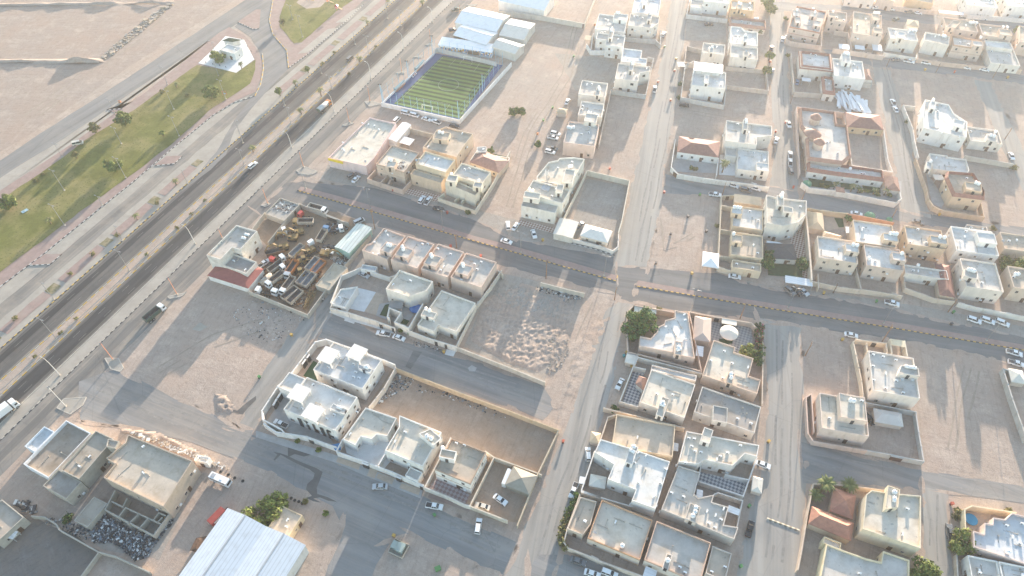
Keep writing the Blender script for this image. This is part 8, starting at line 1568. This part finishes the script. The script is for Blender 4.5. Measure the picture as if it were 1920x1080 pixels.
v=G((900,770)); o=empty('road_barrier',(v.x,v.y,.1)); tag(o,'bright orange road barrier on the park road kerb','barrier'); m=MB(); m.hexa([(-.6,-.3,0),(.6,-.3,0),(.6,.3,0),(-.6,.3,0)],[(-.5,-.12,1.1),(.5,-.12,1.1),(.5,.12,1.1),(-.5,.12,1.1)]); m.build('barrier_body',BINC['orange'],o); m=MB(); m.box((0,0,.6),(1.02,.5,.16)); m.build('white_band',M_WHITEP,o)
T(0,270); v=G((188,505)); o=empty('utility_cover',(v.x,v.y,.22)); tag(o,'pale blue splash pad on the park lawn at left','pad'); m=MB(); m.box((0,0,.06),(2.6,1.6,.1),0,.9); m.build('pad',flat('pale_blue_pad',(.28,.42,.48),.7),o); m=MB(); m.box((0,0,.16),(.5,.5,.12)); m.build('cap',M_GREYM,o)
T(960,0)
broad((15,862),4.0,2.6,'left and larger of two bushy trees in the dirt field',seed=16,n=1000); broad((72,862),3.6,2.0,'right and smaller of two bushy trees in the dirt field',seed=17,n=700); T(960,270); broad((195,20),3.0,1.6,'single round shrub-like tree left of the pink villa vehicles',LB,seed=18,n=600)
T(960,0); broad((1910,60),7,4.2,'dense tree at the top beside the orange-fronted house',seed=19,n=1500); broad((1935,110) ,6,3.0,'dense tree just below the top tree on the long lane',seed=21,n=1000); broad((1760,215),3,1.6,'small green tree behind the tile-edged bungalow',LB,seed=22,n=400); broad((1860,255),3,1.6,'small green tree right of the stepped-corner villa',LB,seed=23,n=400); broad((1925,455),5,2.2,'upper roadside tree left of the long lane',seed=24,n=900); broad((1905,560),5,2.6,'lower roadside tree left of the long lane',seed=25,n=1000); bush((1262,640),1.4,'green hedge plant left of the bluish-canopied villa',LB,seed=26); bush((1250,740),1.2,'lower hedge plant left of the bluish-canopied villa wall',LB,seed=27)
T(1440,0); broad((1845,275),5.5,2.4,'bushy tree between the upper right tan houses',seed=28,n=900); bush((130,150),1.5,'row bush outside the turreted pink villa',LB,seed=29); bush((1040,925),1.5,'round bush outside the big white corner villa wall',LB,seed=31); bush((145,425),1.3,'dark bush at the lane corner of the red-edged villa',LB,seed=32)
T(1440,270)
GQ='palms in the lawn garden of the long bungalow'
for k,(p,h) in enumerate([((490,340),3.4),((618,358),3.6),((668,365),2.6),((785,378),3.2),((868,385),3.2)]): palm(p,h,'palm, %s from the left in the bungalow lawn garden'%OR[k],.72,GQ,18,seed=60+k)
for k,p in enumerate([(400,318),(440,328),(692,360),(742,362),(815,385),(908,392)]): bush(p,1.2,'yellow-green bush, %s from the left in the bungalow lawn garden'%OR[k],[LG[1],LY[0],LG[0]],seed=70+k,group='bushes in the bungalow lawn garden',n=220)
broad((1825,960),7,5.0,'big dense tree between the large white houses at right',seed=33,n=2600); broad((240,935),4.6,2.4,'round tree at the right corner of the green lawn',LB,seed=34,n=1000); broad((-20,930),5,2.8,'leafy tree left of the green lawn',LB,seed=35,n=1100); bush((1835,185),1.6,'yellow-green tree-like bush at the right field wall',seed=36,n=350); broad((590,590),3.4,1.4,'dark narrow tree at the tent garden lawn',LB,seed=37,n=450); bush((485,530),1.1,'left low bush behind the tan garden wall',LB,seed=38); bush((535,538),1.1,'right low bush behind the tan garden wall',LB,seed=39); bush((1680,640),1.4,'yellow-green bush before the tan annex',seed=41)
T(960,270); palm((1575,215),5.5,'single palm beside the red hip-roofed villa',.95,parts=True,seed=70); bush((1345,190),1.3,'left shrub in the stony bed of the white forecourt',LB,seed=42); bush((1375,195),1.1,'right shrub in the stony bed of the white forecourt',seed=43); bush((1540,620),1.2,'dusty shrub at the row house yard wall',seed=44); broad((1915,880),5,2.3,'tree beside the low arched tan house',LB,seed=45,n=900)
T(960,540); broad((960,310),8.0,5.6,'large spreading leafy tree beside the zigzag-walled house',LB,seed=46,n=4200,leaf=.42,rz=3.6); broad((900,370),6.0,3.6,'lower leafy tree merging with the large spreading tree',LB,seed=47,n=1800,rz=2.6); broad((1765,500),4.6,3.0,'round light tree beside the stepped pink house',[LG[1],LY[0],LG[0]],seed=48,n=1200)
M_RED=leafm('bougainvillea_red',(.35,.06,.10))
for k,p in enumerate([(1840,320),(1845,360),(1848,410),(1850,460),(1848,520),(1842,570)]): bush(p,1.8,'flowering hedge bush, %s from the top along the street wall'%OR[k],[LB[0],LB[2],M_RED] if k<4 else LB,seed=80+k,n=420,group='flowering hedge bushes',h=2.6)
bush((1100,170),1.3,'pale bush behind the white corner car tent',seed=86); bush((765,920),1.6,'dark green bush at the sandy lane corner',LB,seed=87)
T(960,810)
for k,(p,m) in enumerate([((480,490),LB),((455,540),LB),((435,590),LB),((415,640),[LG[1],LB[0],LB[2]]),((395,690),LY),((380,740),LY),((368,790),LY),((370,840),LY),((395,875),LY)]): bush(p,1.3,'hedge bush, %s from the top of the street hedge by the brown wing'%OR[k],m,seed=90+k,n=260,group='street hedge bushes',h=1.8)
T(1440,810)
palm((400,440),5.0,'largest date palm at the street corner above the red tiled roofs',1.1,nf=26,parts=True,seed=71); palm((575,445),4.4,'right date palm beside the red hip-roofed wing',1.0,nf=24,parts=True,seed=72); palm((345,500),2.6,'small lower date palm at the pinkish street wall',.9,nf=18,parts=True,seed=73)
broad((1445,850),5.6,4.0,'round tree hiding a dark pickup at lower right',[LG[1],LG[0],LY[0]],seed=49,n=2000); broad((1155,1090),5.6,4.2,'leafy tree at the bottom edge beside the yellow house',LG,seed=51,n=2000); bush((1400,640),1.2,'lower wall shrub beside the yellow-walled court',seed=52); bush((1420,600),1.2,'upper wall shrub beside the yellow-walled court',seed=53); bush((1800,595),1.2,'sunlit shrub along the upper yellow court wall',seed=54)
T(480,810); broad((60,660),6.5,5.2,'biggest bright green tree beside the tan hut at the bottom',[LG[1],LG[0],LY[0]],seed=55,n=3200,rz=3.6); broad((165,560),5.5,3.6,'upper bright green tree behind the biggest bottom tree',[LG[1],LG[0],LY[0]],seed=56,n=1700); bush((530,615),1.0,'small round shrub at the sandy street corner',LG,seed=57); bush((375,525),.9,'small grey shrub near the tyres',seed=58); bush((472,142),.9,'shrub on the pavement by the white street wall',LG,seed=59); bush((315,72),.9,'upper shrub on the pavement before the black slit-window villa',LG,seed=61); bush((168,10),.9,'topmost shrub on the same white pavement',LG,seed=62)
T(0,810); bush((515,655),1.6,'dark bush beside the low concrete hut',LB,seed=63); T(480,540); bush((1090,330),.8,'little tree outside the courtyard wall',LG,seed=64,h=1.4)
T(480,270); bush((1590,520),1.2,'weeds at the foot of the low cream wall',LG,seed=65,n=300); broad((1760,75),3.4,1.6,'small tree in the green garden of the little white roof house',LG,seed=66,n=450)
# ---------------------------------------------------------------- labels that depend on neighbours
ORD=OR+['thirteenth','fourteenth','fifteenth','sixteenth','seventeenth','eighteenth']
KN={'ac':('white air conditioner','air conditioner','white air conditioners'),'tank':('white water tank','water tank','white water tanks'),'dish':('grey satellite dish','satellite dish','grey satellite dishes')}
by={}
for k,ref,o,p in ROOFTOP: by.setdefault((k,ref),[]).append((p[0],o))
for (k,ref),L in by.items():
    L.sort(key=lambda q:q[0]); n=len(L); nm,cat,pl=KN[k]
    for i,(x,o) in enumerate(L):
        if n==1: lb='%s on %s'%(nm,ref)
        elif n==2: lb='%s of two %s on %s'%(('left','right')[i],pl,ref)
        else: lb='%s from left of %s on %s'%(ORD[i],pl,ref)
        tag(o,lb,cat,pl+' on '+ref)
def nearest(o):
    q=o.location.xy; return min(REFS,key=lambda r:(r[1].xy-q).length)[0]
bb={}
for o,c,p in BINS: bb.setdefault((c,nearest(o)),[]).append((p[0],o))
for (c,ref),L in bb.items():
    L.sort(key=lambda q:q[0])
    for i,(x,o) in enumerate(L):
        pre='' if len(L)==1 else ('left ','right ')[i] if len(L)==2 else ORD[i]+' '
        tag(o,'%s%s waste bin near %s'%(pre,c,ref),'waste bin','waste bins')
for o in [o for o in bpy.data.objects if o.name.startswith(('car_proto','truck_proto'))]:
    for c in o.children_recursive: bpy.data.objects.remove(c,do_unlink=True)
    bpy.data.objects.remove(o,do_unlink=True)
# ---------------------------------------------------------------- haze
if HAZE>0:
    b=MB(); b.box((0,400,106),(2300,1500,215)); hz=bpy.data.materials.new('haze_air'); hz.use_nodes=True; N=hz.node_tree.nodes; L_=hz.node_tree.links
    N.remove(N['Principled BSDF']); pv=N.new('ShaderNodeVolumePrincipled'); pv.inputs['Density'].default_value=HAZE; pv.inputs['Color'].default_value=(.90,.95,1.0,1); pv.inputs['Anisotropy'].default_value=HAZE_G; L_.new(pv.outputs[0],N['Material Output'].inputs['Volume'])
    o=b.build('haze',hz); tag(o,kind='stuff')
